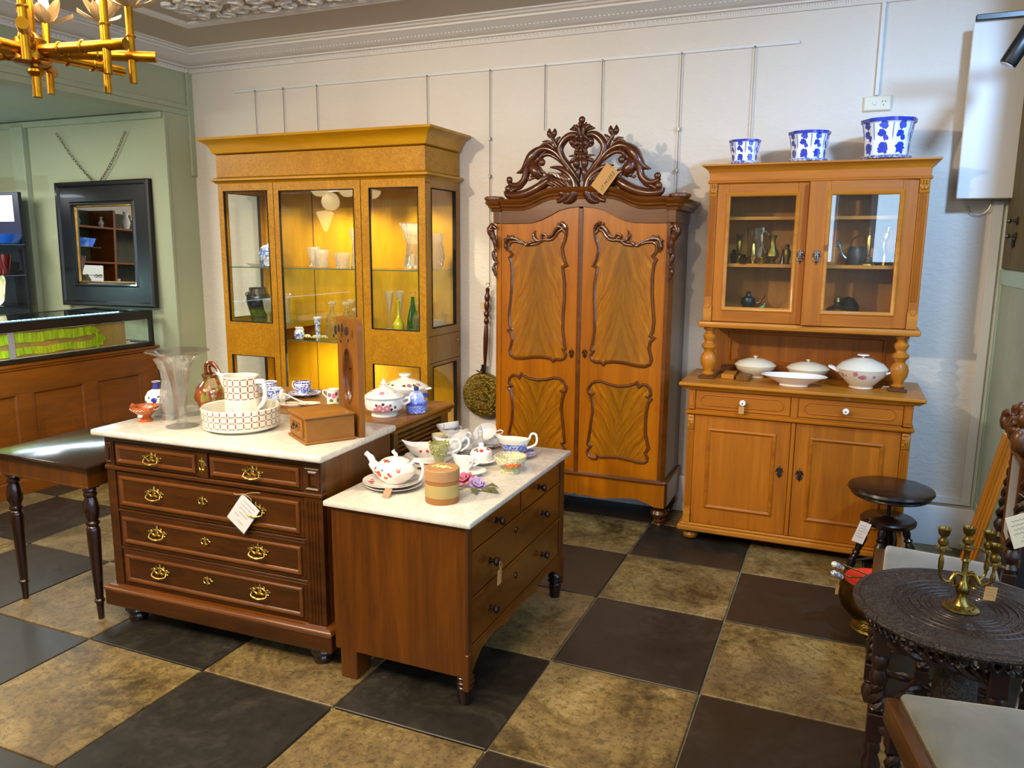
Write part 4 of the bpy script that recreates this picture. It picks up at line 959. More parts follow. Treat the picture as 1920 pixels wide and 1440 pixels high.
for s in (-1, 1):
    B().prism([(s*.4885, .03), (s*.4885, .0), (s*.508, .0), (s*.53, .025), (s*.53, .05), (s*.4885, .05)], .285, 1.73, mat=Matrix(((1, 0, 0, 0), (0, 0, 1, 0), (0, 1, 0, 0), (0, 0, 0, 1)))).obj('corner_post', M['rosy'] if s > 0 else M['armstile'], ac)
# frieze board follows the arched doors
fz = [(s_x, z+.002) for s_x, z in [(-x, z) for x, z in dt[::-1]]+dt[1:]]
top = [(.56, 1.845), (.36, 1.845), (.29, 1.862), (.21, 1.885), (.0, 1.91), (-.21, 1.885), (-.29, 1.862), (-.36, 1.845), (-.56, 1.845)]
B().prism([(-.535, 1.728)]+fz+[(.535, 1.728), (.535, 1.845)]+top[1:-1]+[(-.535, 1.845)], -.004, .03).obj('frieze', M['rosy'], ac)
for s in (-1, 1): B().box(min(s*.49, s*.537), max(s*.49, s*.537), -.008, D, 1.728, 1.85, .004).obj('frieze_block', M['rosy'], ac)
cp = [(0, 0), (.006, .002), (.010, .016), (.020, .024), (.022, .034), (.034, .042), (.040, .056), (.030, .066), (0, .068)]
# top moulding: curved across the front, returns at the sides
mp = [(-.50, 1.815), (-.36, 1.812), (-.29, 1.828), (-.22, 1.858), (-.15, 1.872), (.0, 1.872), (.15, 1.872), (.22, 1.858), (.29, 1.828), (.36, 1.812), (.50, 1.815)]
rows = []
for x, z in spline(mp, 5): rows.append([(x.real if False else x, -.004-o_, z+dz) for o_, dz in cp]) if False else None
rows = []
for v in spline([(x, 0, z) for x, z in mp], 5): rows.append([(v.x, -.004-o_, v.z+dz-.012) for o_, dz in cp])
B().strip(rows).obj('cornice_front', M['rosy'], ac)
for s in (-1, 1):
    pth = [(-.485, -.008), (-.56, -.008), (-.575, .01), (-.575, D)]
    pr_ = [(o_, 1.795+dz) for o_, dz in cp]+[(-.02, 1.865)]
    b = B()
    if s < 0: b.hsweep([(-.575+.02, D), (-.575+.02, .012), (-.54, -.008), (-.485, -.008)], pr_)
    else: b.hsweep([(.485, -.008), (.54, -.008), (.555, .012), (.555, D)], pr_)
    b.box(-.555 if s < 0 else .47, -.47 if s < 0 else .555, -.006, D, 1.80, 1.866, .004)
    b.obj('cornice_return', M['rosy'], ac)
    B().lathe([(0, 1.86), (.052, 1.86), (.06, 1.866), (.06, 1.878), (.052, 1.884), (0, 1.885)], (s*.545, .03, 0), 20).obj('corner_cap', M['rosy'], ac)
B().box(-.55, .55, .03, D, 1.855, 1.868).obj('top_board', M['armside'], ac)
# pierced crest
cr = thing('crest', None, None)
bpy.data.objects.remove(cr)
CY = -.005
for s in (-1, 1):
    b = B()
    for k, pts in CREST.items():
        if k in ('crown', 'stem'): pts = [(x, z, r*.55) for x, z, r in pts]
        n = 4
        P_ = spline([(s*max(.0, x), CY, z) for x, z, r in pts], n); R_ = [q.x for q in spline([(r, 0, 0) for x, z, r in pts], n)]
        b.tube(P_, [max(.0018, r*1.12) for r in R_], 8, nrm=(0, 1, 0), flat=1.15)
    for (x, z, r) in BALLS[2:]: b.ball((s*x, CY-.012, z), r*.95, (1, .8, 1), 10)
    b.obj('crest_scroll', M['carved'], ac, ang=60)
b = B()
for a in range(5):
    for s in (-1, 1):
        x0 = .03+.0*a; b.tube(spline([(s*.03, CY-.012, 1.90), (s*(.05+.018*a), CY-.016, 1.955+.005*a), (s*(.10+.02*a), CY-.014, 1.995+.002*a), (s*(.15+.025*a), CY-.008, 1.99-.008*a)], 4), [.004, .009, .008, .003], 6)
        b.tube(spline([(s*(.19+.02*a), CY-.014, 1.98), (s*(.215+.022*a), CY-.02, 2.01-.01*a), (s*(.27+.012*a), CY-.018, 2.02-.008*a)], 3), [.004, .008, .002], 6)
b.obj('crest_acanthus', M['carved'], ac, ang=60)
b = B()
b.ball((0, CY-.01, 2.283), .020, (1, .8, 1), 12)
for z, r in ((2.19, .030), (2.155, .034), (2.118, .028), (2.085, .020)):
    for s in (-1, 0, 1): b.tube(spline([(s*.006, CY-.004, z+.028), (s*r*.7, CY-.020, z+.008), (s*r*1.1, CY-.016, z-.012), (s*r*.5, CY-.010, z-.026)], 4), [.006, .012, .010, .002], 7)
for s in (-1, 1):
    b.ball((s*.024, CY-.02, 2.052), .026, (.85, .8, 1.1), 12)
    b.tube(spline([(s*.006, CY-.016, 2.14), (s*.025, CY-.02, 2.165), (s*.048, CY-.014, 2.15)], 4), [.006, .012, .002], 7)
    b.tube(spline([(s*.004, CY-.016, 2.18), (s*.014, CY-.02, 2.235), (s*.004, CY-.018, 2.26)], 4), [.008, .010, .003], 7)
    b.tube(spline([(s*.006, CY-.016, 2.10), (s*.024, CY-.02, 2.11), (s*.036, CY-.014, 2.10)], 3), [.006, .009, .002], 7)
b.obj('crest_fruit', M['carved'], ac, ang=60)
b = B()                                      # solid carved ground under the scrolls, cut with leaf ribs
hp_ = [(0, 1.90), (.10, 1.885), (.22, 1.875), (.34, 1.862), (.45, 1.868), (.44, 1.90), (.36, 1.90), (.28, 1.93), (.20, 1.985), (.15, 2.005), (.09, 2.0), (.04, 1.98), (.02, 1.96), (0, 1.96)]
b.prism([(-x, z) for x, z in hp_[:-1]][::-1]+hp_[1:-1], .0, .022)
for s in (-1, 1):
    for q in range(6):
        x0 = .03+.006*q; b.tube(spline([(s*x0, -.004, 1.88), (s*(.035+.030*q), -.012, 1.935+.002*q), (s*(.07+.034*q), -.010, 1.975-.004*q), (s*(.115+.034*q), -.004, 1.975-.012*q)], 4), [.006, .012, .011, .004], 7)
    for q in range(3): b.tube(spline([(s*(.24+.03*q), -.006, 1.895-.006*q), (s*(.30+.03*q), -.012, 1.91-.008*q), (s*(.37+.02*q), -.006, 1.895-.006*q)], 4), [.006, .011, .005], 7)
    for q in range(4): b.tube(spline([(s*.012, -.014, 2.10-.0*q), (s*(.02+.008*q), -.018, 2.125+.012*q), (s*(.03+.012*q), -.016, 2.12+.022*q)], 3), [.008, .010, .003], 6)
    for q in range(3): b.tube(spline([(s*.006, -.012, 2.20), (s*(.018+.008*q), -.016, 2.235+.006*q), (s*(.032+.014*q), -.012, 2.262-.008*q)], 3), [.008, .012, .003], 6)
    for q in range(4): b.tube(spline([(s*(.20+.02*q), -.008, 2.135-.012*q), (s*(.235+.022*q), -.016, 2.105-.02*q), (s*(.25+.022*q), -.012, 2.065-.02*q)], 3), [.006, .012, .004], 6)
b.obj('crest_ground', M['carved'], ac, ang=60)
# corner consoles
for s in (-1, 1):
    b = B(); q = lambda pts, r, y=-.016: b.tube(spline([(s*x, y, z) for x, z in pts], 4), r, 8)
    q([(.512, 1.70), (.535, 1.715), (.548, 1.69), (.535, 1.655), (.520, 1.62), (.515, 1.58)], [.012, .02, .024, .02, .015, .011], -.020)
    q([(.512, 1.575), (.53, 1.56), (.525, 1.53), (.51, 1.50)], [.008, .013, .013, .009]); q([(.51, 1.50), (.528, 1.475), (.52, 1.44), (.508, 1.405)], [.007, .013, .010, .003])
    b.ball((s*.535, -.035, 1.69), .014, (1, 1, 1), 8); b.ball((s*.518, -.022, 1.57), .013, (1, 1, .8), 8); b.ball((s*.52, -.02, 1.49), .011, (1, 1, 1), 8)
    for k in range(4): b.tube(spline([(s*(.503+.008*k), -.03, 1.66), (s*(.500+.008*k), -.028, 1.61), (s*(.505+.006*k), -.022, 1.585)], 3), [.003, .004, .002], 5)
    b.obj('carved_console', M['carved'], ac, ang=60)
# plinth apron
hp = [(0, .155), (.03, .139), (.06, .150), (.09, .143), (.13, .139), (.19, .142), (.25, .152), (.31, .161), (.37, .163), (.42, .152), (.455, .138), (.48, .128), (.535, .128)]
poly = [(-.535, .272)]+[(-x, z) for x, z in hp[::-1]]+hp[1:]+[(.535, .272)]
B().prism(poly, -.010, .02).obj('plinth_apron', M['armstile'], ac)
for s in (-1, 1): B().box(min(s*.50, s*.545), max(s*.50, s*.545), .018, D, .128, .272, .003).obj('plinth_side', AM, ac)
B().hsweep([(-.54, D), (-.54, .005), (-.52, -.012), (.52, -.012), (.54, .005), (.54, D)], [(.0, .262), (.008, .268), (.010, .276), (.004, .284), (-.02, .286)]).obj('plinth_moulding', M['rosy'], ac)
AF = [(0, 0), (.022, 0), (.026, .008), (.022, .02), (.03, .03), (.030, .036), (.022, .042), (.042, .058), (.049, .078), (.040, .096), (.024, .104), (.030, .112), (.030, .128), (0, .128)]
for x, y in ((-.495, .06), (.495, .06), (-.495, D-.05), (.495, D-.05)): bunfoot(ac, x, y, AF, M['rosy'])
# tag on the crest
at = thing('price_tag', 'large kraft ticket with an ink number tied to the armoire crest', 'price tag', (-1.213, 4.205, 2.028), rot=(math.radians(5), math.radians(38), 0))
B().box(-.030, .056, 0, .0014, -.150, 0, .0004).obj('card', M['kraft'], at)
cu = bpy.data.curves.new('lettering', 'FONT'); cu.body = '17 M1052'; cu.size = .030; cu.extrude = .0003; cu.align_x = 'CENTER'; cu.align_y = 'CENTER'; cu.shear = .2
q = bpy.data.objects.new('lettering', cu); me = bpy.data.meshes.new_from_object(q); bpy.data.objects.remove(q); me.materials.append(M['ink'])
q = bpy.data.objects.new('lettering', me); link(q, at); q.location = (.034, -.0006, -.078); q.rotation_euler = (PI/2, -PI/2, 0)
B().tube(spline([(0, -.001, -.008), (-.01, .02, .03), (.0, .06, .055)], 4), .001, 5).tube(spline([(0, -.001, -.008), (.04, .02, .02), (.05, .06, .05)], 4), .001, 5).obj('string', M['ink'], at)

# ================================================================ pine dresser
pc = thing('dresser', 'honey pine dresser with glazed upper doors and turned columns', 'dresser', (-.203, 4.165, 0))
def PX(x): return x+.203
PH, PV = M['pine_h'], M['pine']
D = .49
# base
B().box(PX(-.765), PX(.385), -.018, D, .060, .090, .006).box(PX(-.75), PX(.37), -.006, D, .09, .104, .005).obj('plinth_board', M['pine_top'], pc)
b = B().box(PX(-.735), PX(-.715), .02, D, .104, .85).box(PX(.325), PX(.345), .02, D, .104, .85).box(PX(-.735), PX(.345), D-.015, D, .104, .85)
b.obj('carcass', PV, pc)
B().box(PX(-.735), PX(.345), .008, .04, .846, .862).box(PX(-.70), PX(.30), .006, .03, .735, .744).obj('front_rail', PH, pc)
B().hsweep([(PX(-.735), D), (PX(-.735), 0), (PX(.345), 0), (PX(.345), D)], [(.002, .715), (.012, .720), (.014, .728), (.006, .734), (.0, .738), (-.02, .738)]).obj('waist_moulding', PH, pc)
B().box(PX(-.235)+.02, PX(-.235)+.055, .004, .03, .738, .85, .002).obj('drawer_divider', PV, pc)
for x0, x1 in ((PX(-.735), PX(-.700)), (PX(.305), PX(.345))):
    B().box(x0, x1, 0, .03, .742, .85, .003).prism([(x0+.004, .76), (x1-.004, .76), (x1-.008, .77), (x1-.008, .83), (x0+.008, .83), (x0+.008, .77)], -.004, .002).obj('corner_block', PV, pc)
    p_ = B().box(x0, x1, .004, .03, .104, .715, .002).obj('pilaster', PV, pc)
    b = B()
    for k in range(3): b.box(x0+.004+.010*k, x0+.010+.010*k, -.001, .006, .20, .625, .0028)
    b.obj('fluting', PV, p_)
    b = B().box(x0+.001, x1-.001, -.004, .006, .63, .71, .003)
    for k in range(3): b.ball((x0+.008+.009*k, -.005, .70), .0055, (1, .8, 1), 6); b.ball((x0+.010+.012*(k % 2), -.005, .68-.014*k), .007, (1, .8, 1), 6)
    b.tube(spline([(x0+.006, -.006, .645), (x0+.017, -.008, .668), (x0+.028, -.006, .645)], 3), .003, 6)
    b.obj('carved_capital', M['pine_top'], p_, ang=60)
    B().prism([(x0, .108), (x1, .108), (x1, .178), ((x0+x1)/2, .192), (x0, .178)], -.006, .004).obj('base_block', M['pine_top'], p_)
def pinedoor(x0, x1, z0, z1, ix, iz0, iz1):
    d = B().box(x0+.002, x1-.002, .006, .028, z0, z1, .002).obj('door', PV, pc)
    B().rect(x0+ix, x1-ix, iz0, iz1, [(0, 0), (0, .006), (.008, .010), (.016, .006), (.022, -.002), (.022, -.004)], .006).obj('door_moulding', PH, d)
    B().box(x0+ix+.02, x1-ix-.02, .004, .010, iz0+.02, iz1-.02, .001).obj('door_field', PV, d)
    return d
d1 = pinedoor(PX(-.70), PX(-.205), .106, .713, .072, .200, .645)
d2 = pinedoor(PX(-.185), PX(.305), .106, .713, .072, .200, .645)
B().box(PX(-.205), PX(-.185), -.001, .02, .106, .713, .003).obj('door_bead', PV, pc)
iron = brassmat('dull_iron', '#5a5148', .5)
escutch(d1, PX(-.249), .003, .445, iron, 1.0, True); escutch(d2, PX(-.150), .003, .440, iron, 1.05, True)
porc = plain('white_china', '#efece4', .1, coat=.8)
for x0, x1, kx in ((PX(-.698), PX(-.218), PX(-.452)), (PX(-.178), PX(.303), PX(.045))):
    d = B().box(x0, x1, .006, .028, .746, .846, .002).obj('drawer', PH, pc)
    cz = .797; hw_ = (x1-x0)/2-.028; pts = []; cx = (x0+x1)/2
    for k in range(9): a = -PI/2+PI*k/8; pts.append((cx+hw_-.032+.032*math.cos(a), cz+.032*math.sin(a)))
    for k in range(9): a = PI/2+PI*k/8; pts.append((cx-hw_+.032+.032*math.cos(a), cz+.032*math.sin(a)))
    B().frame(pts, [(0, 0), (.001, .004), (.004, .005), (.007, .002), (.007, 0)]).obj('drawer_moulding', PH, d, (0, .006, 0))
    kb = knob(d, kx, .006, cz+.002, porc, 1.05)
    B().ball((kx, -.0285, cz+.002), .004, (1, .4, 1), 8).obj('knob_screw', M['dblack'], kb)
FTB = [(0, 0), (.02, 0), (.038, .012), (.043, .028), (.036, .042), (.02, .05), (.02, .062), (0, .062)]
for x, y in ((PX(-.70), .05), (PX(.32), .05), (PX(-.70), D-.05), (PX(.32), D-.05)): bunfoot(pc, x, y, FTB, M['pine_top'])
B().box(PX(-.785), PX(.395), -.035, D+.005, .872, .889, .004).hsweep([(PX(-.76), D), (PX(-.76), -.01), (PX(.37), -.01), (PX(.37), D)], [(-.02, .852), (.0, .852), (.004, .858), (.014, .866), (.024, .873)]).obj('worktop', M['pine_top'], pc)
# upper stage
UY = .135
UD = D
for x in (PX(-.668), PX(.278)):
    cpf = [(.0, .905), (.028, .905), (.034, .915), (.024, .925), (.024, .935), (.040, .965), (.044, .995), (.038, 1.02), (.024, 1.035), (.026, 1.045), (.040, 1.062), (.040, 1.072), (.026, 1.085), (.024, 1.095), (.034, 1.115), (.034, 1.125), (.022, 1.14), (.022, 1.15), (.034, 1.162), (.034, 1.172), (0, 1.172)]
    B().lathe(cpf, (x, UY+.045, 0), 22).obj('turned_column', M['pine_top'], pc)
    B().box(x-.043, x+.040, UY-.002, UY+.25, .889, .907, .003).obj('column_base', M['rosy'], pc)
B().box(PX(-.70), PX(.31), D-.025, D, .889, 1.18).obj('back_board', PV, pc)
B().rect(PX(-.60), PX(.22), .945, 1.125, [(0, 0), (0, .008), (.008, .010), (.016, .0), (.016, -.004)], D-.025).obj('back_moulding', PH, pc)
B().box(PX(-.725), PX(.355), UY-.015, D, 1.172, 1.205, .009, seg=2).obj('shelf_board', M['pine_top'], pc)
ux0, ux1 = PX(-.700), PX(.333)
B().box(ux0, ux0+.018, UY+.02, D, 1.205, 1.93).box(ux1-.018, ux1, UY+.02, D, 1.205, 1.93).box(ux0, ux1, UY+.02, D, 1.915, 1.93).obj('upper_case', PV, pc)
B().box(ux0+.018, ux1-.018, D-.012, D, 1.205, 1.92).obj('upper_back', wood('lightened_pine', '#8e5412', '#bc7e2c', (18, 18, 1.4), .5, 0), pc)  # back board colour lightened in place of a lamp inside the case
for x0, x1 in ((ux0, ux0+.040), (ux1-.045, ux1)):
    p_ = B().box(x0, x1, UY, UY+.03, 1.205, 1.93, .002).obj('pilaster', PV, pc)
    b = B()
    for k in range(3): b.box(x0+.006+.011*k, x0+.012+.011*k, UY-.005, UY+.002, 1.34, 1.86, .0028)
    b.obj('fluting', PV, p_)
    b = B().box(x0, x1, UY-.006, UY+.004, 1.862, 1.93, .003)
    for k in range(3): b.tube([(x0+.009+.012*k, UY-.009, 1.905), (x0+.009+.012*k, UY-.012, 1.925)], .0055, 7)
    for k in range(2): b.ball((x0+.014+.015*k, UY-.008, 1.888), .009, (1, .7, 1.3), 8)
    b.obj('carved_capital', M['pine_top'], p_, ang=60)
    B().prism([(x0-.001, 1.208), (x1+.001, 1.208), (x1+.001, 1.295), ((x0+x1)/2, 1.305), (x0-.001, 1.295)], UY-.008, UY+.004).prism([(x0+.006, 1.295), (x1-.006, 1.295), ((x0+x1)/2, 1.275)], UY-.014, UY-.006).obj('base_block', M['pine_top'], p_)
def glazed(x0, x1, z0, z1, px0, px1, pz0, pz1, lx=0.0, origin=None, rz=0.0):
    """glazed leaf; origin = hinge point for the leaf left ajar"""
    ox, oy = origin if origin else (0, 0)
    d = thing('door', None, None); d.parent = pc; d.location = (ox, oy, 0); d.rotation_euler = (0, 0, rz)
    y = UY+.004-oy
    B().box(x0-ox, px0-ox, y, y+.024, z0, z1, .002).box(px1-ox, x1-ox, y, y+.024, z0, z1, .002).obj('door_stile', PV, d)
    B().box(px0-ox, px1-ox, y, y+.024, z0, pz0, .001).obj('door_rail', PH, d); B().box(px0-ox, px1-ox, y, y+.024, pz1, z1, .001).obj('door_rail', PH, d)
    B().rect(px0-ox, px1-ox, pz0, pz1, [(-.012, 0), (-.012, .003), (-.006, .007), (.002, .004), (.009, -.004), (.009, -.012)], y).obj('glazing_moulding', M['pine_top'], d)
    B().box(px0-ox+.004, px1-ox-.004, y+.010, y+.013, pz0+.004, pz1-.004).obj('glass_pane', M['pane'], d)
    return d
gd1 = glazed(ux0+.041, PX(-.205), 1.208, 1.928, PX(-.600), PX(-.258), 1.278, 1.870)
gd2 = glazed(PX(-.203), ux1-.046, 1.208, 1.928, PX(-.106), PX(.218), 1.278, 1.868, origin=(ux1-.046, UY+.004), rz=math.radians(5.2))
silv = brassmat('dull_silver', '#8d8480', .35)
escutch(gd1, PX(-.228), UY+.002, 1.555, silv, 1.1, True)
escutch(gd2, PX(-.150)-(ux1-.046), -.004, 1.555, silv, 1.15, True)
for z in (1.515, ): B().box(ux0+.018, ux1-.018, UY+.06, D-.012, z-.018, z, .001).obj('inner_shelf', M['pine_top'], pc)
B().box(ux0+.018, ux1-.018, UY+.12, D-.012, 1.745, 1.762, .001).obj('inner_shelf', M['pine_top'], pc)
B().box(ux0-.002, ux1+.002, UY-.004, D, 1.93, 1.988, .002).obj('frieze', PH, pc)
B().hsweep([(ux0, D), (ux0, UY), (ux1, UY), (ux1, D)], [(.002, 1.926), (.010, 1.932), (.010, 1.938), (.003, 1.944)]).obj('frieze_bead', PH, pc)
B().hsweep([(ux0, D), (ux0, UY), (ux1, UY), (ux1, D)], [(.0, 1.980), (.006, 1.984), (.012, 1.996), (.026, 2.008), (.040, 2.016), (.040, 2.024), (-.02, 2.027)]).box(ux0, ux1, UY, D, 1.985, 2.026).obj('cornice', M['pine_top'], pc)
pricetag('price_tag', 'small kraft ticket hanging from the left china knob of the pine dresser', .026, .038, M['kraft'], (-.455, 4.135, .782), (0, 0, 0), 3, string=[(0, 0, 0), (.002, -.002, .014)])
# ================================================================ pots, glass, china: helpers
def crystal(name, clear=.5, bump=None, white=0.0):
    # hollow glass: part refracting, part clear sheet
    m = glassmat(name, (1, 1, 1, 1), .01, bump, white); nt = m.node_tree; n = nt.nodes; out = [x for x in n if x.type == 'OUTPUT_MATERIAL'][0]
    tr = n.new('ShaderNodeBsdfTransparent'); tr.inputs[0].default_value = (.97, .98, .98, 1); mx = n.new('ShaderNodeMixShader'); mx.inputs[0].default_value = clear
    nt.links.new(n['Principled BSDF'].outputs[0], mx.inputs[1]); nt.links.new(tr.outputs[0], mx.inputs[2]); nt.links.new(mx.outputs[0], out.inputs[0]); return m
GL = crystal('clear_crystal', .62); CUT = crystal('cut_crystal', .22, None, .16)
CUTF = crystal('fine_cut_crystal', .25, None, .16)
WC = plain('white_china_glaze', '#e9e6e0', .12, coat=.7)
def pot(name, label, cat, prof, mat, loc, seg=28, sx=1, sy=1, rz=0, f=None, group=None, parent=None):
    if mat in (CUT, CUTF):                       # diamond cutting: alternate facets pushed in, flat shaded
        st = .016 if mat is CUT else .011; P2 = [prof[0]]
        for (r0, z0), (r1, z1) in zip(prof[:-1], prof[1:]):
            n = max(1, int(abs(z1-z0)/st)) if r0 > .004 and r1 > .004 else 1
            P2 += [(r0+(r1-r0)*i/n, z0+(z1-z0)*i/n) for i in range(1, n+1)]
        zm = max(p[1] for p in P2); g = f; dp = .10 if mat is CUT else .09
        f = lambda a, z: (g(a, z) if g else 1)*(1-(dp if (round(a*seg/2/PI)+round(z/st)) % 2 and z < zm-.004 else 0))
        b = B().lathe(P2, (0, 0, 0), seg, sx, sy, f=f); o = b.obj(name, mat, parent, loc, (0, 0, rz), ang=4)
    else:
        b = B().lathe(prof, (0, 0, 0), seg, sx, sy, f=f); o = b.obj(name, mat, parent, loc, (0, 0, rz))
    return tag(o, label, cat, group)
def shell(outer, th=.003, floor=.004):
    """closed thin-walled vessel from its outer profile (bottom to rim)"""
    inn = [(max(.0, r-th), z) for r, z in outer[::-1] if r-th > .001 and z > outer[0][1]+floor]
    zb = outer[0][1]+floor
    return [(0, outer[0][1])]+outer+inn+[(max(.001, inn[-1][0]*.9), zb), (0, zb)]
def ring(b, pts, r, seg=7, n=5): return b.tube(spline(pts, n), r, seg)
# ---------------------------------------------------------------- on the walnut chest (marble at z = .85)
Z1 = .8505
LAB1 = 'on the white marble of the walnut chest'
o = thing('ginger_vase', 'small white vase with blue flowers behind the cut glass vase', 'vase', (-2.765, 2.50, Z1))
fl = spotmat('delft_sprigs', '#e6e0cf', [(.0+.045*math.cos(a), .045*math.sin(a), z, r, '#27308f') for a, z, r in ((-1.0, .075, .013), (-1.3, .05, .008), (-.7, .055, .007), (-1.5, .085, .006), (-1.15, .03, .006), (-.6, .09, .006), (-1.9, .06, .011), (-2.3, .08, .008), (-.2, .07, .009))], ring=[(.118, .150, '#3a3f8e')], wscale=160, warp=.008)
B().lathe(shell([(.026, 0), (.028, .004), (.034, .02), (.050, .06), (.050, .085), (.036, .108), (.017, .118), (.015, .14), (.019, .152)], .002), seg=24).obj('vase_body', fl, o)
o = pot('cut_glass_vase', 'tall waisted cut glass vase between the blue flowered vase and the trumpet vase', 'vase', shell([(.040, 0), (.042, .01), (.036, .03), (.046, .07), (.040, .12), (.030, .17), (.036, .21), (.058, .262)], .005, .02), CUT, (-2.66, 2.475, Z1), 24, f=lambda a, z: 1+.015*math.cos(a*12))
o = pot('trumpet_vase', 'tall clear glass trumpet vase with wide flared rim and round foot', 'vase',
        [(0, 0), (.066, 0), (.067, .002), (.045, .007), (.022, .016), (.019, .03), (.020, .05), (.024, .11), (.034, .18), (.046, .235), (.058, .270), (.082, .298), (.124, .314), (.127, .316), (.123, .318), (.080, .302), (.054, .272), (.042, .235), (.030, .18), (.020, .11), (.014, .06), (.0, .04)], GL, (-2.505, 2.385, Z1), 40, f=lambda a, z: 1+(.07*math.cos(a*5)*min(1, max(0, (z-.02)/.1))*max(0, 1-max(0, z-.2)/.12)))
o = thing('terracotta_jug', 'small terracotta pouring bowl with a cream wavy band and price label', 'jug', (-2.722, 2.392, Z1))
tc_ = plain('terracotta_glaze', '#a8501c', .25, coat=.5, var=.15)
B().lathe(shell([(.030, 0), (.031, .006), (.022, .016), (.034, .032), (.054, .052), (.057, .066)], .003), seg=28, f=lambda a, z: 1+(.16*math.exp(-((a-5.8)/.35)**2) if z > .05 else 0)).obj('jug_body', tc_, o)
ring(B(), [(-.050, 0, .056), (-.072, 0, .064), (-.078, 0, .048), (-.066, 0, .034), (-.048, 0, .040)], .006).obj('jug_handle', tc_, o)
b = B()
for k in range(22): a = 2*PI*k/22; b.tube([(.0535*math.cos(a), .0535*math.sin(a), .050), (.0575*math.cos(a+.14), .0575*math.sin(a+.14), .054), (.0575*math.cos(a+.26), .0575*math.sin(a+.26), .057)], .0018, 4)
b.obj('cream_slip_band', plain('cream_slip', '#d8c79a', .4), o)
B().box(-.010, .010, -.001, .001, -.005, .005).obj('price_label', M['paper'], o, (.012, -.0365, .028), (math.radians(-35), 0, .3))
o = thing('slipware_ewer', 'round brown slipware ewer with green drips and a loop handle', 'ewer', (-2.532, 2.60, Z1))
t = NT('slipware'); n = t.noise(t.coord((26, 26, 5)), 1.0, 3, .6, .5); zz = t.add('ShaderNodeSeparateXYZ', i_0=t.add('ShaderNodeTexCoord').outputs['Object']).outputs[2]
k = t.math('MULTIPLY', t.ramp(n, [(.54, 0.0), (.60, 1.0)]), t.math('GREATER_THAN', zz, .075)); t.set('Base Color', t.mix(k, t.mix(t.noise(t.coord(), 14, 4), C('#6e3210'), C('#a1501a')), C('#8f8a3c')))
t.set('Roughness', .15); t.set('Coat Weight', .8); SLIP = t.m
B().lathe(shell([(.040, 0), (.042, .006), (.040, .012), (.070, .04), (.084, .085), (.074, .13), (.045, .158), (.036, .165), (.037, .176), (.047, .188)], .004), seg=32).obj('ewer_body', SLIP, o)
b = ring(B(), [(-.040, .0, .184), (-.040, 0, .22), (-.015, 0, .236), (.014, 0, .226), (.042, 0, .186), (.066, 0, .150)], .0075); ring(b, [(-.030, .02, .184), (-.030, .012, .212), (-.01, .008, .222), (.02, .008, .205), (.052, .006, .172)], .006)
b.tube([(-.040, 0, .160), (-.052, 0, .184)], .012, 8)
b.obj('ewer_handle', plain('brown_glaze', '#7e3a12', .15, coat=.8), o)
pricetag('price_tag', 'small buff ticket hanging on the neck of the brown slipware ewer', .032, .044, plain('buff_card', '#b59a72', .8), (-2.475, 2.528, 1.030), (.25, -.2, .5), 3)
# basin with jug
def checkmat(name, nu, v0, v1, rows, rmin=0.0):
    t = NT(name); tc = t.add('ShaderNodeTexCoord').outputs['Object']; sp = t.add('ShaderNodeSeparateXYZ', i_0=tc)
    ang = t.math('DIVIDE', t.math('ADD', t.math('ARCTAN2', sp.outputs[1], sp.outputs[0]), PI), 2*PI)
    u = t.math('MULTIPLY', ang, float(nu)); fu = t.math('FRACT', u); v = t.math('DIVIDE', t.math('SUBTRACT', sp.outputs[2], v0), (v1-v0)/rows); fv = t.math('FRACT', v)
    inr = t.math('MULTIPLY', t.math('GREATER_THAN', v, -.12), t.math('LESS_THAN', v, rows+.12))
    near = lambda f, w: t.math('LESS_THAN', t.math('SUBTRACT', .5, t.math('ABSOLUTE', t.math('SUBTRACT', f, .5))), w)
    lu, lv = near(fu, .085), near(fv, .065)
    line = t.math('SUBTRACT', t.math('MAXIMUM', lu, lv), t.math('MULTIPLY', near(fu, .12), near(fv, .12)), clamp=True)
    rad = t.math('SQRT', t.math('ADD', t.math('MULTIPLY', sp.outputs[0], sp.outputs[0]), t.math('MULTIPLY', sp.outputs[1], sp.outputs[1])))
    inner = t.math('MULTIPLY', t.math('MULTIPLY', line, inr), t.math('GREATER_THAN', rad, rmin))
    cc = t.mix(near(fu, .04), t.mix(near(fv, .03), C('#5e2a12'), C('#7a3616')), C('#b04c1c'))
    t.set('Base Color', t.mix(inner, C('#ddd9c8'), cc)); t.set('Roughness', .15); t.set('Coat Weight', .6); t.set('Coat Roughness', .06); return t.m
o = pot('wash_basin', 'wide round cream wash basin with a brown and orange check band', 'basin', [(0, 0), (.125, 0), (.130, .004), (.150, .012), (.155, .022), (.158, .092), (.154, .096), (.149, .091), (.145, .022), (.12, .010), (0, .009)], checkmat('check_basin', 32, .026, .090, 2.6, .1525), (-2.262, 2.465, Z1), 56)
jg = thing('water_jug', 'tall cream water jug with a brown check band standing in the basin', 'jug', (-2.285, 2.50, .8605))
cm_ = checkmat('check_jug', 15, .112, .193, 3, .0685)
B().lathe([(0, 0), (.066, 0), (.069, .004), (.070, .012), (.070, .19), (.071, .203), (.067, .203), (.066, .012), (0, .008)], seg=40).obj('jug_body', cm_, jg)
rows = []
for z, d in ((.125, .0), (.15, .020), (.175, .038), (.203, .056)):
    rows.append([(-.068*math.cos(a)-(d if abs(a) < .01 else d*max(0, 1-abs(a)/.75)), .068*math.sin(a), z+ (.010 if z > .2 and abs(a) < .01 else 0)) for a in (-.75, -.5, -.25, 0, .25, .5, .75)])
B().strip(rows).obj('jug_spout', WC, jg)
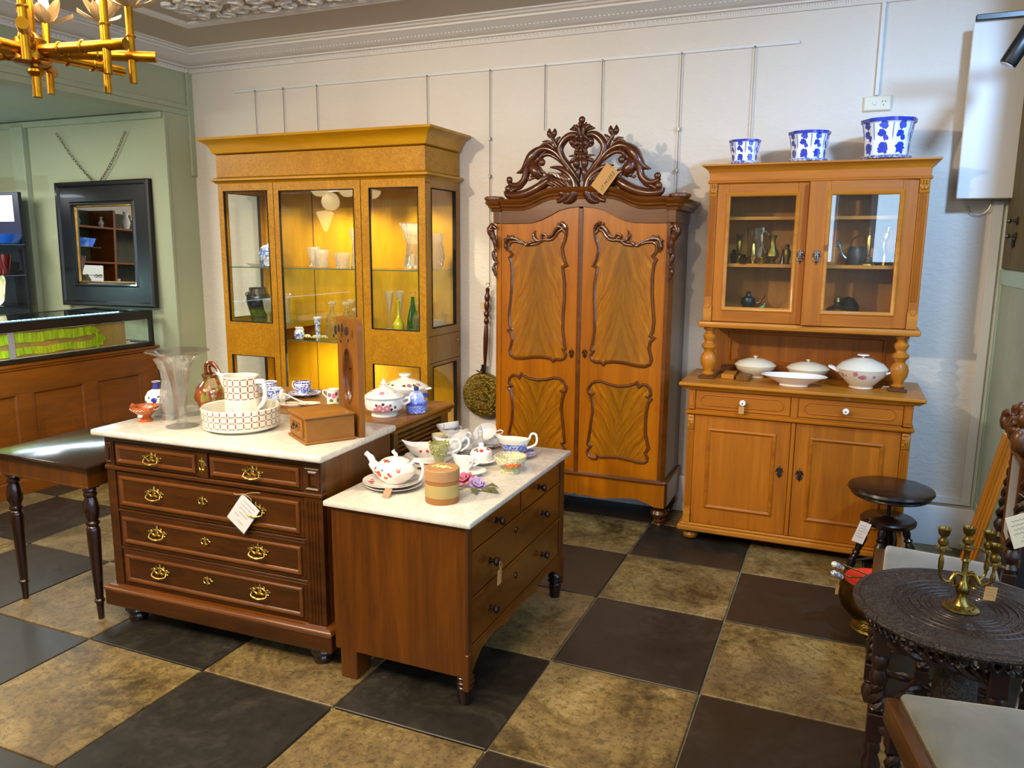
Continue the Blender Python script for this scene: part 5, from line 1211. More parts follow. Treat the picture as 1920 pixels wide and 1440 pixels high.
b = B().box(.066, .112, -.008, .008, .172, .192, .005, seg=2); ring(b, [(.106, 0, .184), (.110, 0, .15), (.108, 0, .115), (.092, 0, .085), (.066, 0, .062)], [.009, .009, .009, .008, .006], 8)
b.obj('jug_handle', WC, jg); jg.rotation_euler = (0, 0, math.radians(8))
b = B()
for k in range(3): b.strip([[(-.008+.004*k+.0012*math.sin(q*1.9), 0, -.022*q/6-.004*k) for q in range(7)], [(-.0065+.004*k+.0012*math.sin(q*1.9), 0, -.022*q/6-.004*k) for q in range(7)]])
b.obj('pen_price', plain('blue_pen', '#8fa0c4', .7), jg, (.004, -.0708, .085))
# dressing box with mirror
bx = thing('dressing_box', 'small oak drawer box carrying an upright pierced board with an oval mirror', 'dressing box', (-1.835, 2.332, Z1), math.radians(56.5))
# local x runs from the near corner to the mirror, local y to the back-left
OAK = wood('golden_oak', '#6c4418', '#97662c', (4, 16, 16), .5, .05); OAKV = wood('golden_oak_up', '#5e3812', '#88561e', (14, 14, 2), .45, .1)
BL, BW = .198, .200
B().box(.004, BL, .004, BW-.004, .008, .098, .002).obj('box_body', OAK, bx)
B().box(-.004, BL, -.004, BW+.004, 0, .010, .003).obj('box_base', OAK, bx)
B().box(-.003, BL, -.003, BW+.003, .098, .108, .004, seg=2).obj('box_lid', OAK, bx)
B().rect(.03, BW-.03, .022, .090, [(0, 0), (0, .006), (.012, .010), (.02, .004), (.02, 0)], mat=T(.004, 0, 0, 0, 0, 0) @ Matrix.Rotation(-PI/2, 4, 'Z') @ Matrix.Translation((-BW, 0, 0))).obj('drawer_front', OAK, bx)
ring(B(), [(-.006, BW/2-.018, .062), (-.016, BW/2-.016, .054), (-.018, BW/2, .048), (-.016, BW/2+.016, .054), (-.006, BW/2+.018, .062)], .0025, 6).box(-.012, -.004, BW/2-.024, BW/2-.012, .056, .068, .002).box(-.012, -.004, BW/2+.012, BW/2+.024, .056, .068, .002).obj('drawer_pull', iron, bx)
tp = [(0, 0), (BW+.01, 0), (BW+.01, .455), (BW-.006, .470), (BW-.035, .472), (BW-.042, .440), (BW-.06, .452), (BW-.08, .462), (BW-.12, .462), (BW-.135, .450), (BW-.15, .438), (BW-.158, .462), (BW-.165, .468), (0, .462)]
def oval(n, rx, rz, cx, cz): return [(cx+rx*math.cos(2*PI*k/n), cz+rz*math.sin(2*PI*k/n)) for k in range(n)]
cx, cz = .105, .235
mo = Matrix.Translation((BL+.030, 0, 0)) @ Matrix.Rotation(-PI/2, 4, 'Z') @ Matrix.Translation((-BW-.008, 0, 0))
# board with an oval opening, built as a strip between outline and oval
def holed(outline, ov, y0, y1, mat):
    def atang(poly, a, c):
        best = None; d = (math.cos(a), math.sin(a))
        for i in range(len(poly)):
            x1, z1 = poly[i]; x2, z2 = poly[(i+1) % len(poly)]; ex, ez = x2-x1, z2-z1; den = d[0]*ez-d[1]*ex
            if abs(den) < 1e-9: continue
            t = ((x1-c[0])*ez-(z1-c[1])*ex)/den; u = ((x1-c[0])*d[1]-(z1-c[1])*d[0])/den
            if t > 0 and -1e-6 <= u <= 1+1e-6 and (best is None or t > best): best = t
        return (c[0]+d[0]*best, c[1]+d[1]*best)
    c = (cx, cz); n = 96; rows = []
    for k in range(n):
        a = 2*PI*k/n; o_ = atang(outline, a, c); i_ = (cx+ov[0]*math.cos(a), cz+ov[1]*math.sin(a))
        # use the oval point in the same direction
        rr_ = 1/math.sqrt((math.cos(a)/ov[0])**2+(math.sin(a)/ov[1])**2); i_ = (cx+rr_*math.cos(a), cz+rr_*math.sin(a))
        rows.append([(i_[0], y0, i_[1]), (o_[0], y0, o_[1]), (o_[0], y1, o_[1]), (i_[0], y1, i_[1]), (i_[0], y0, i_[1])])
    return B().strip(rows, closed_u=True, mat=mat)
holed(tp, (.052, .112), -.012, .012, mo).obj('mirror_board', OAKV, bx)
B().frame(oval(48, .052, .112, cx, cz), [(0, 0), (-.004, .013), (.003, .015), (.006, .006), (.006, -.006)], mat=mo).obj('mirror_rim', M['rosy'], bx)
B().prism(oval(40, .051, .111, cx, cz), -.002, .002, mat=mo).obj('mirror_glass', M['mirror'], bx)
b = B()
for (x, z, r) in ((.085, .425, .012), (.12, .43, .012), (.05, .415, .014), (.165, .42, .013), (.03, .39, .006), (.105, .375, .005), (.18, .385, .006)): b.lathe([(0, -.0145), (r*.9, -.0145), (r, -.0125), (r*1.1, -.0118), (0, -.0118)], (0, 0, 0), 14, .8, 1.3, mat=mo @ T(x, 0, z, PI/2) @ Matrix.Diagonal((1, 1, -1, 1)) if False else mo @ T(x, -.0245, z, -PI/2) @ Matrix.Diagonal((1, 1, 1, 1)))
b.obj('pierced_hole', M['dblack'], bx)
# ---------------------------------------------------------------- on the brown sideboard (z = .842)
Z3 = .8425
BW1 = bluemat('blue_blossom', 55, (.50, .53), lim=(.008, .055), bands=((.060, .066),), blue='#26398f')
def cup(name, label, mat, loc, R=.042, H=.062, rz=0, group=None, rot=None, wide=1.0, cat='cup'):
    o = thing(name, label, cat, loc, rz, group, rot)
    B().lathe(shell([(R*.52, 0), (R*.55, .003), (R*.5, .006), (R*.86*wide, H*.35), (R*.98*wide, H*.7), (R*wide, H)], .0022), seg=26).obj('cup_body', mat, o)
    ring(B(), [(R*.93*wide, 0, H*.82), (R*1.30*wide, 0, H*.95), (R*1.50*wide, 0, H*.72), (R*1.30*wide, 0, H*.42), (R*.90*wide, 0, H*.36)], .0032, 6, 4).obj('cup_handle', WC, o)
    return o
def saucer(name, label, mat, loc, R=.075, group=None, cat='saucer'):
    return pot(name, label, cat, [(0, .0), (R*.5, 0), (R*.52, .003), (R*.8, .008), (R, .016), (R*.995, .0175), (R*.78, .0105), (R*.5, .006), (0, .0055)], mat, loc, 36, group=group)
SB = bluemat('blue_saucer', 55, (.50, .53), blue='#26398f')
saucer('saucer', 'blue and white patterned saucer under the single cup on the brown sideboard', SB, (-2.49, 3.17, Z3), .082)
cup('teacup', 'blue flowered cup standing alone on its saucer', BW1, (-2.50, 3.17, Z3+.0065), .043, .066, rz=PI)
saucer('saucer', 'blue patterned saucer partly hidden behind the check water jug', SB, (-2.53, 2.985, Z3), .078)
cup('teacup', 'dark blue flowered cup just right of the check jug body', BW1, (-2.53, 2.985, Z3+.0065), .043, .062, rz=0)
cup('teacup', 'blue flowered cup farthest back behind the check jug', BW1, (-2.66, 3.10, Z3), .043, .072, rz=PI*.9)
o = thing('ring_spoon_rest', 'cream double dish with a spoon looped through a ring end', 'dish', (-2.36, 2.955, Z3), math.radians(20))
IV = plain('ivory_glaze', '#e4dcc8', .15, coat=.6)
B().lathe([(0, .004), (.03, .004), (.05, .014), (.052, .016), (.048, .016), (.03, .008), (0, .007)], (.045, -.005, .0), 28, 1.25, .8).lathe([(0, 0), (.045, 0), (.055, .01), (.05, .012), (.04, .006), (0, .005)], (-.03, .0, 0), 28, 1.3, .8).obj('dish_body', IV, o)
b = B().tube([(-.075+.0, .026*math.cos(a), .045+.026*math.sin(a)) for a in [2*PI*k/24 for k in range(24)]], .009, 8, closed=True); b.tube([(-.075, 0, .018), (-.075, 0, .004)], .012, 8)
b.obj('ring_end', IV, o)
ring(B(), [(-.075, -.02, .062), (-.045, -.018, .055), (.0, -.01, .03), (.04, -.006, .016)], [.004, .004, .0035, .004], 7).obj('spoon', IV, o)
FM = spotmat('posy_mug', '#e9e2d6', [(.03*math.cos(a), .03*math.sin(a), z, r, c) for a, z, r, c in ((2.0, .05, .012, '#c77a90'), (1.6, .03, .010, '#5b7a3c'), (2.5, .06, .009, '#8e3f4f'), (1.2, .055, .011, '#7d6aa8'), (2.8, .03, .010, '#5b7a3c'), (-1.2, .05, .012, '#c77a90'), (-.9, .06, .007, '#5b7a3c'), (-1.5, .035, .008, '#5b7a3c'), (-1.9, .055, .010, '#7d6aa8'), (-1.2, .02, .008, '#8e3f4f'), (-2.3, .04, .010, '#5b7a3c'))], wscale=120, warp=.007)
o = thing('posy_mug', 'small mug with pink flowers just behind the oval mirror board', 'mug', (-2.215, 3.03, Z3), math.radians(200))
B().lathe(shell([(.024, 0), (.028, .004), (.030, .04), (.027, .06), (.031, .080)], .002), seg=24).obj('mug_body', FM, o)
ring(B(), [(.027, 0, .070), (.044, 0, .074), (.048, 0, .058), (.030, 0, .040)], .003, 6).obj('mug_handle', WC, o)
# lidded tureen with roses
RS = [(.085*math.cos(a), .085*math.sin(a), z, r, c) for a, z, r, c in ((-1.70, .048, .017, '#c9798c'), (-1.30, .046, .017, '#cf8496'), (-1.70, .048, .006, '#e9b4b8'), (-1.30, .046, .006, '#edc0c0'), (-1.95, .04, .009, '#c9798c'),
      (-1.5, .066, .007, '#2c3320'), (-1.85, .062, .006, '#2c3320'), (-1.5, .028, .007, '#2c3320'), (-1.12, .060, .006, '#5c6a4a'), (-1.05, .04, .007, '#2c3320'), (-1.8, .028, .006, '#2c3320'), (-1.35, .026, .006, '#2c3320'), (-.85, .05, .007, '#6d3d55'))]
o = thing('rose_tureen', 'round white lidded tureen with pink roses on the brown sideboard', 'tureen', (-1.875, 2.945, Z3), math.radians(25))
B().lathe(shell([(.058, 0), (.060, .005), (.055, .012), (.082, .035), (.088, .060), (.084, .080), (.088, .088)], .003), seg=36).obj('tureen_body', spotmat('rose_china', '#e3e6e4', RS, wscale=150, warp=.005), o)
LS = [(.055*math.cos(a), .055*math.sin(a), .105, r, c) for a, r, c in ((-1.6, .014, '#cf8496'), (-1.2, .008, '#2c3320'), (-2.0, .008, '#2c3320'), (-1.4, .006, '#2c3320'), (-.5, .010, '#cf8496'), (-2.7, .010, '#c9798c'))]
B().lathe([(0, .134), (.012, .132), (.04, .122), (.07, .106), (.090, .090), (.088, .087), (.06, .095), (0, .11)], seg=36, f=lambda a, z: 1+(.018*math.cos(8*a) if z < .1 else 0)).obj('tureen_lid', spotmat('rose_lid', '#e3e6e4', LS, wscale=150, warp=.005), o)
B().lathe([(.008, .130), (.007, .14), (.015, .147), (.010, .156), (.005, .162), (.007, .166), (0, .170)], seg=16).obj('lid_knob', WC, o)
for s in (-1, 1): ring(B(), [(s*.082, 0, .072), (s*.108, 0, .082), (s*.112, 0, .064), (s*.084, 0, .050)], .006, 7).obj('tureen_handle', WC, o)
o = thing('large_tureen', 'wide pale tureen with a stub knob behind the blue butter pot', 'tureen', (-1.93, 3.22, Z3), .2)
LS2 = [(.085*math.cos(a), .085*math.sin(a), .100, r, c) for a, r, c in ((-1.0, .012, '#a56d84'), (-.7, .009, '#4e5c3e'), (-1.3, .009, '#4e5c3e'), (-.4, .011, '#b97b8c'), (-2.4, .010, '#a56d84'), (-2.0, .007, '#4e5c3e'))]
B().lathe(shell([(.055, 0), (.058, .006), (.05, .014), (.09, .045), (.108, .072), (.110, .084)], .003), seg=36).obj('tureen_body', WC, o)
B().lathe([(0, .126), (.03, .124), (.07, .110), (.108, .088), (.112, .084), (.10, .084), (0, .105)], seg=36).obj('tureen_lid', spotmat('posy_lid', '#e6e2d4', LS2, wscale=130, warp=.007), o)
B().lathe([(.022, .122), (.018, .132), (.030, .140), (.030, .147), (0, .149)], seg=20).obj('lid_knob', WC, o)
for s in (-1, 1): ring(B(), [(s*.100, .02, .076), (s*.130, .0, .080), (s*.100, -.02, .076)], .005, 7).obj('tureen_handle', WC, o)
o = thing('butter_pot', 'small blue and white lidded pot in front of the wide tureen', 'pot', (-1.772, 3.055, Z3), .3)
B().lathe(shell([(.040, 0), (.046, .004), (.050, .03), (.048, .042), (.053, .050), (.050, .056)], .003), seg=30).obj('pot_body', bluemat('blue_basket', 75, (.56, .62), '#b7c4ee', '#3c55b8', bands=((.038, .056),)), o)
B().lathe([(0, .104), (.012, .102), (.032, .090), (.042, .070), (.046, .056), (.04, .056), (0, .08)], seg=30).obj('pot_lid', bluemat('blue_basket_lid', 40, (.50, .58), '#c3cfee', '#7f95d6'), o)
B().lathe([(.006, .100), (.012, .110), (.012, .118), (.006, .124), (0, .125)], seg=14).box(.030, .056, -.005, .005, .074, .094, .004).obj('lid_finial', plain('navy_glaze', '#28366f', .15, coat=.7), o)

# ---------------------------------------------------------------- on the mahogany chest (z = .69)
Z2 = .6905
def sprig(R, z0, items, seed=0):
    return [(R*math.cos(a), R*math.sin(a), z, r, c) for a, z, r, c in items]
OR, PK, GR = '#c8401a', '#b0455a', '#5f6a5c'
# plates under the teapot
PLS = [(.078*math.cos(a), .078*math.sin(a), .012, r, c) for a, r, c in ((-2.6, .012, PK), (-2.3, .008, GR), (-2.9, .007, OR), (-.6, .012, PK), (-.4, .008, GR), (-.9, .008, OR), (1.2, .01, PK), (2.4, .01, OR))]
PM = spotmat('plate_sprigs', '#e4ddd4', PLS, wscale=130, warp=.006)
def plate(label, loc, R=.105, group=None, mat=None): return saucer('plate', label, mat or PM, loc, R, group, 'plate')
plate('lower white plate of the pair under the orange flowered teapot', (-1.535, 2.465, Z2), .110)
plate('upper flowered plate directly under the orange flowered teapot', (-1.545, 2.470, Z2+.010), .112)
tp_ = thing('teapot', 'squat white teapot with orange flowers sitting on two plates', 'teapot', (-1.535, 2.480, Z2+.017), math.radians(3))
TB = [(.078*math.cos(a), .078*math.sin(a), z, r, c) for a, z, r, c in ((-1.98, .045, .0125, OR), (-1.62, .028, .0115, OR), (-1.78, .020, .007, PK), (-1.40, .050, .006, OR), (-1.32, .042, .006, PK), (-.95, .062, .009, OR), (-2.2, .05, .006, GR), (-1.8, .062, .006, GR), (-1.5, .034, .006, GR), (-.8, .07, .006, GR), (-1.15, .066, .006, GR), (-1.35, .068, .0055, PK), (-2.4, .06, .008, OR))]
TB += [(0.0+x, y, .088, r, c) for x, y, r, c in ((-.018, -.038, .010, OR), (-.032, -.03, .006, GR), (-.004, -.044, .006, GR), (.03, .03, .01, OR))]
B().lathe([(0, 0), (.042, 0), (.044, .004), (.062, .018), (.078, .040), (.080, .052), (.070, .070), (.050, .080), (.046, .080), (0, .078)], seg=36, sx=1.06).obj('teapot_body', spotmat('teapot_sprigs', '#e6dfd6', TB, wscale=140, warp=.004), tp_)
B().lathe([(.051, .079), (.052, .083), (.040, .090), (.018, .096), (0, .097)], seg=32, sx=1.06).obj('teapot_lid', spotmat('lid_sprigs', '#e6dfd6', TB[-4:], wscale=140, warp=.004), tp_)
ring(B(), [(0, 0, .095), (.004, 0, .106), (-.008, 0, .116), (-.004, 0, .124)], [.008, .007, .007, .003], 8).obj('lid_finial', WC, tp_)
ring(B(), [(-.068, 0, .040), (-.092, 0, .052), (-.104, 0, .080), (-.128, 0, .100)], [.024, .019, .013, .010], 12).obj('teapot_spout', WC, tp_)
ring(B(), [(.062, 0, .066), (.082, 0, .090), (.108, 0, .086), (.118, 0, .058), (.110, 0, .030), (.102, 0, .016)], [.006, .0065, .007, .0065, .006, .005], 8).obj('teapot_handle', WC, tp_)
tag(B().box(-.013, .013, -.0008, .0008, -.045, 0, .0006).obj('cork_ticket', plain('speckled_card', '#b08060', .8, var=.2), loc=(-1.495, 2.368, Z2+.026), rot=(math.radians(-58), .2, .3)), 'small mottled brown ticket hanging off the teapot plate edge', 'price tag')
o = thing('round_box', 'round kraft coloured lidded box with a tan band in front on the marble', 'box', (-1.288, 2.395, Z2))
B().lathe([(0, 0), (.0605, 0), (.0615, .002), (.0615, .088), (0, .088)], seg=40).obj('box_body', plain('box_card', '#94602c', .55, var=.06), o)
B().lathe([(.0621, .024), (.0625, .026), (.0625, .068), (.0621, .070), (.0600, .07), (.0600, .024)], seg=40).obj('tan_band', plain('box_band', '#a08c54', .6), o)
B().lathe([(.0615, .085), (.0632, .085), (.0634, .087), (.0634, .122), (.061, .125), (0, .125)], seg=40).obj('box_lid', plain('box_lid', '#a57c50', .55, var=.05), o)
b = B()
for k in range(15): a = k*2.4; r = .006+.0018*k; b.ball((r*math.cos(a)*1.3, r*math.sin(a)*.55, .1268), .006, (1.2, .8, .35), 6)
b.obj('gilt_relief', plain('cream_relief', '#d7c489', .5), o, rot=None)
# gravy boat on stand with tray
gs = [(.05*math.cos(a)*1.5, .05*math.sin(a), z, r, c) for a, z, r, c in ((-1.9, .038, .010, OR), (-1.5, .040, .010, PK), (-1.7, .02, .007, GR), (-1.2, .034, .007, OR), (-2.3, .03, .006, GR), (-1.35, .02, .006, GR))]
def boat(name, label, mat, loc, L=.085, Wd=.042, H=.058, rz=0, cat='gravy boat', loop=1.0):
    o = thing(name, label, cat, loc, rz)
    n = 28; prof = [(0, 0), (.45, 0), (.48, .05), (.42, .12), (.72, .40), (.90, .75), (1.0, 1.0), (.965, 1.0), (.86, .75), (.66, .40), (.3, .16), (0, .14)]
    rows = []
    for r, z in prof:
        row = []
        for k in range(n):
            a = 2*PI*k/n; lip = max(0, math.cos(a-PI))**8; zz = z*H+(lip*.018*max(0, z-.5)*2)+(max(0, math.cos(a))**6*.008*max(0, z-.5)*2)
            row.append((max(.0005, r)*math.cos(a)*L*(1+.18*lip*z), max(.0005, r)*math.sin(a)*Wd*(1-.25*lip*z), zz))
        rows.append(row)
    B().strip(rows, closed_v=True).obj('boat_body', mat, o)
    ring(B(), [(L*.92, 0, H*.98), (L*1.08, 0, H*1.42*loop), (L*1.36, 0, H*1.35*loop), (L*1.34, 0, H*.75), (L*.82, 0, H*.42)], .005, 8, 5).obj('boat_handle', WC, o)
    return o
plate('oval looking white under-dish behind the teapot', (-1.585, 2.80, Z2), .115, mat=PM)
pot('serving_dish', 'plain white oval stand carrying the orange flowered sauce boat', 'dish', shell([(.075, 0), (.08, .004), (.098, .018), (.104, .028)], .004), WC, (-1.565, 2.80, Z2+.012), 36, 1.0, .62, rz=.3)
boat('sauce_boat', 'white sauce boat with orange flowers behind the teapot', spotmat('boat_sprigs', '#e6e2de', gs, wscale=130, warp=.005), (-1.57, 2.80, Z2+.022), .098, .05, .060, rz=.3)
boat('sauce_boat', 'second white boat edge showing behind the celadon vase', WC, (-1.535, 2.925, Z2), .062, .036, .075, rz=.2, loop=.85)
cv = thing('celadon_vase', 'small pale green glass vase with encrusted frilled top and white label', 'vase', (-1.465, 2.700, Z2))
CG = plain('celadon_glass', '#b9b97c', .12, coat=.8, trans=.45)
B().lathe(shell([(.026, 0), (.026, .004), (.017, .012), (.018, .05), (.026, .075), (.040, .110), (.038, .125)], .003), seg=20).obj('vase_body', CG, cv)
b = B(); r_ = random.Random(9)
for k in range(75): a = r_.uniform(0, 6.28); z = r_.uniform(.080, .126); rr_ = .026+(z-.075)*.36; b.ball((rr_*math.cos(a), rr_*math.sin(a), z), r_.uniform(.0035, .006), (1, 1, 1), 6)
b.obj('encrusted_flowers', plain('moss_glaze', '#9a9a4c', .25, var=.4, coat=.5), cv, kind='stuff')
B().box(-.007, .007, -.0195, -.0185, .018, .034).obj('price_label', M['paper'], cv)
# stacks of cups
CS = [(.040*math.cos(a), .040*math.sin(a), z, r, c) for a, z, r, c in ((1.1, .03, .011, OR), (1.8, .035, .009, OR), (.5, .03, .007, PK), (2.5, .025, .007, PK), (1.5, .02, .006, GR), (-1.5, .03, .009, OR), (-.9, .03, .006, GR), (3.6, .03, .008, OR))]
CM = spotmat('cup_sprigs', '#e2dfdc', CS, wscale=150, warp=.005)
g = 'matching white teacups with red flowers'
saucer('saucer', 'stacked saucers under the leftmost pile of teacups', PM, (-1.655, 3.165, Z2), .070)
cup('teacup', 'bottom cup of the leftmost teacup pile', CM, (-1.655, 3.165, Z2+.0065), .054, .042, rz=-.2, wide=1.0, group=g)
cup('teacup', 'middle cup of the leftmost teacup pile with handle to the right', CM, (-1.655, 3.165, Z2+.030), .054, .042, rz=-.1, rot=(.06, .05, -.1), group=g)
cup('teacup', 'tilted top cup of the leftmost teacup pile with handle toward us', CM, (-1.662, 3.160, Z2+.052), .054, .042, rz=-1.3, rot=(.20, -.16, -1.4), group=g)
saucer('saucer', 'saucer under the middle pair of teacups', PM, (-1.50, 3.02, Z2), .070)
saucer('saucer', 'second saucer beneath the middle pair of teacups', PM, (-1.50, 3.02, Z2+.0065), .071)
cup('teacup', 'lower upright cup of the middle pair', CM, (-1.50, 3.02, Z2+.013), .055, .042, rz=2.9, group=g)
cup('teacup', 'upper cup of the middle pair tilted so red flowers show inside', CM, (-1.515, 3.015, Z2+.045), .055, .042, rot=(math.radians(24), math.radians(-22), -.4), group=g)
saucer('saucer', 'saucer under the rightmost pair of teacups', PM, (-1.455, 3.175, Z2), .074)
cup('teacup', 'lower upright cup of the rightmost pair', CM, (-1.455, 3.175, Z2+.0065), .055, .042, rz=2.2, group=g)
cup('teacup', 'upper cup of the rightmost pair tipped toward us with a red flower inside', CM, (-1.465, 3.165, Z2+.040), .055, .042, rot=(math.radians(34), math.radians(-10), .2), group=g)
cup('coffee_cup', 'gilt edged cup peeping out left of the cup piles', spotmat('gilt_cup', '#e2d2a4', [(.03*math.cos(a), .03*math.sin(a), .03, .010, c) for a, c in ((-1, '#8ea45a'), (-2, '#d9c48a'), (-1.5, '#c9b05a'))]), (-1.67, 3.075, Z2+.0), .032, .058, rz=.4)
saucer('saucer', 'small flowered saucer under the cream jug', PM, (-1.335, 2.735, Z2), .058)
boat('cream_jug', 'small white cream jug with pink flowers beside the celadon vase', spotmat('jug_sprigs', '#e4e2e0', [(.04, -.022, .035, .009, PK), (.048, -.012, .022, .006, PK), (.028, -.03, .024, .006, GR), (-.04, -.02, .03, .008, '#9db4dc')], wscale=150, warp=.005), (-1.378, 2.752, Z2+.006), .050, .036, .056, rz=.1, cat='jug', loop=.75)
saucer('saucer', 'round saucer beneath the lidded butter dish', WC, (-1.372, 2.905, Z2), .070)
o = thing('butter_dish', 'white domed butter dish with red sprigs on top and a glass stopper beside it', 'butter dish', (-1.372, 2.905, Z2+.006))
B().lathe([(0, 0), (.052, 0), (.06, .006), (.062, .010), (.05, .010), (0, .008)], seg=30).obj('dish_base', WC, o)
B().lathe([(.046, .008), (.048, .012), (.048, .040), (.040, .052), (.022, .060), (.010, .064), (.012, .074), (.006, .082), (0, .083)], seg=30, f=lambda a, z: 1+.02*math.cos(a*10)).obj('dish_dome', spotmat('dome_sprigs', '#e2e0dc', [(-.012, -.028, .056, .010, PK), (.014, -.030, .055, .009, OR), (.0, -.036, .052, .006, GR), (.03, .0, .055, .009, PK)], wscale=150, warp=.005), o)
o = pot('decanter_stopper', 'clear glass spire stopper standing behind the butter dish', 'stopper', [(0, 0), (.014, 0), (.015, .01), (.008, .02), (.012, .05), (.018, .07), (.010, .095), (.014, .115), (.003, .14), (0, .141)], CUTF, (-1.415, 2.985, Z2), 12)
SD = bluemat('dark_blue_saucer', 40, (.52, .6), '#c9cbd8', '#3d4468')
saucer('saucer', 'dark blue patterned oval saucer under the blue sauce boat', SD, (-1.272, 3.065, Z2), .082)
boat('sauce_boat', 'blue and white landscape sauce boat with tall loop handle at the right', bluemat('willow', 60, (.50, .55), '#ddd8c6', '#3150b4', lim=(.004, .046)), (-1.30, 3.085, Z2+.006), .076, .046, .066, rz=.1, loop=1.0)
o = thing('rose_bowl', 'embossed cream bowl with raised orange and pink roses', 'bowl', (-1.208, 2.835, Z2))
EM = NT('embossed_cream'); vo = EM.noise(EM.coord((1, 1, 1)), 70, 2, .5, 2.5); EM.set('Base Color', EM.ramp(vo, [(.42, C('#a89a5e')), (.5, C('#dccfa6')), (.6, C('#e2d9bc'))])); EM.set('Roughness', .2); EM.set('Coat Weight', .5); EM.bump(vo, .6, .006)
B().lathe(shell([(.040, 0), (.042, .006), (.036, .012), (.058, .035), (.067, .060), (.066, .068)], .004), seg=32).obj('bowl_body', EM.m, o)
b = B(); b2 = B(); b3 = B()
def rose(bb, c, r, n=9, up=.5):
    for k in range(n):
        a = k*2.4; d = r*(.15+.75*k/n); p = Vector((math.cos(a)*d, math.sin(a)*d*.9, r*(.45-.35*k/n)))
        bb.ball(Vector(c)+p, r*(.34+.16*k/n), (1, 1, .55), 7)
for (a, z, r, bb) in ((-1.15, .040, .013, b), (-.80, .042, .011, b), (-1.5, .040, .009, b2), (-.5, .040, .009, b2), (-1.32, .030, .008, b3), (-.98, .026, .008, b3), (-1.75, .034, .009, b3), (-.65, .030, .008, b3)):
    R_ = .060; c = (R_*math.cos(a), R_*math.sin(a), z)
    for k in range(7): q = k*2.4; bb.ball((c[0]+.0*q, c[1]-.002*k/7, c[2]), .001, (1, 1, 1), 5) if False else bb.ball((c[0]+r*.5*math.cos(q)*abs(math.sin(a)), c[1]+r*.3*math.cos(q)*math.cos(a), c[2]+r*.5*math.sin(q)), r*.5, (1, 1, 1), 7)
b.obj('orange_roses', plain('orange_rose', '#c9662a', .25, var=.25), o); b2.obj('pink_roses', plain('pink_rose', '#b5565c', .25, var=.25), o); b3.obj('leaves', plain('rose_leaf', '#6f8440', .3, var=.3), o)
# porcelain flower spray
o = thing('porcelain_flowers', 'porcelain spray of pink, lilac and blue flowers lying on green leaves', 'ornament', (-1.265, 2.585, Z2), .1); o.scale = (1.18,)*3
def bloom(c, r, m, tilt, nm):
    b = B()
    for ringk, (nn, rr_, h) in enumerate(((3, .25, .75), (5, .5, .6), (7, .82, .3))):
        for k in range(nn):
            a = 2*PI*k/nn+ringk*.5; rad = r*rr_
            b.tube([(rad*.3*math.cos(a), rad*.3*math.sin(a), 0), (rad*.8*math.cos(a), rad*.8*math.sin(a), r*h*.8), (rad*1.1*math.cos(a), rad*1.1*math.sin(a), r*h)], [r*.18, r*.34, r*.10], 6, flat=.35, nrm=(math.cos(a), math.sin(a), .6))
    b.ball((0, 0, r*.4), r*.25, (1, 1, 1), 7)
    return b.obj(nm, m, o, c, tilt)
bloom((-.022, .0, .018), .036, plain('rose_pink', '#c0697c', .2, var=.3), (.5, -.1, 0), 'pink_bloom'); bloom((.028, -.022, .014), .034, plain('lilac', '#b79ac8', .2, var=.3), (.6, .25, .4), 'lilac_bloom'); bloom((-.062, .022, .014), .024, plain('sky_petal', '#7f9bdc', .2, var=.25), (.5, -.4, 0), 'blue_bloom')
b = B()
for (x, y, a, l) in ((-.05, -.01, 2.9, .045), (-.02, -.03, 4.2, .04), (.02, -.04, 5.3, .05), (.06, -.03, 5.9, .055), (.05, .0, .2, .04), (-.06, -.02, 3.5, .035)):
    d = Vector((math.cos(a), math.sin(a), 0)); p = Vector((x, y, .006))
    b.tube([p, p+d*l*.5+Vector((0, 0, .008)), p+d*l], [.004, .013, .002], 6, flat=.3, nrm=(0, 0, 1))
b.obj('leaves', plain('olive_leaf', '#5f6232', .3, var=.4), o)
ring(B(), [(.0, -.02, .010), (.05, -.035, .008), (.085, -.042, .006)], .005, 6).obj('stem', plain('stem_green', '#6b7042', .35), o)
# ================================================================ inside the display cabinet
ZA, ZB, ZC = 1.4462, .9683, 1.0557
CR = f'in the burl display cabinet'
o = thing('ginger_jar', 'blue and white lidded ginger jar in the upper left bay of the burl cabinet', 'jar', (-3.735, 4.42, ZA))
B().lathe(shell([(.034, 0), (.036, .004), (.056, .04), (.066, .075), (.060, .105), (.048, .118)], .003), seg=28).obj('jar_body', bluemat('jar_blue', 28, (.46, .56), '#dfe8f6', '#3f6bb8', bands=((.100, .114),)), o)
B().lathe([(.054, .112), (.052, .130), (.03, .145), (.008, .150), (.010, .160), (0, .163)], seg=28).obj('jar_lid', bluemat('jar_lid_blue', 28, (.46, .56), '#e6eef8', '#4c78c0'), o)
pot('glass_plate', 'clear cut plate lying behind the glass at the left of the ginger jar', 'plate', [(0, 0), (.05, 0), (.09, .018), (.088, .020), (.05, .004), (0, .004)], CUTF, (-3.86, 4.46, ZA), 28)
tum = shell([(.040, 0), (.043, .004), (.046, .04), (.052, .10), (.054, .12)], .005, .012)
pot('cut_tumbler', 'cut crystal tumbler left on the centre upper shelf with a small label', 'glass', tum, CUTF, (-3.262, 4.39, ZA), 24)
pot('cut_tumbler', 'cut crystal jug shape just behind the left tumbler', 'glass', shell([(.035, 0), (.037, .004), (.030, .03), (.044, .09), (.047, .138)], .005, .012), CUTF, (-3.365, 4.45, ZA), 24)
pot('cut_tumbler', 'low cut crystal tumbler in front at the right of the centre shelf', 'glass', [(r, z*.85) for r, z in tum], CUTF, (-3.075, 4.36, ZA), 24)
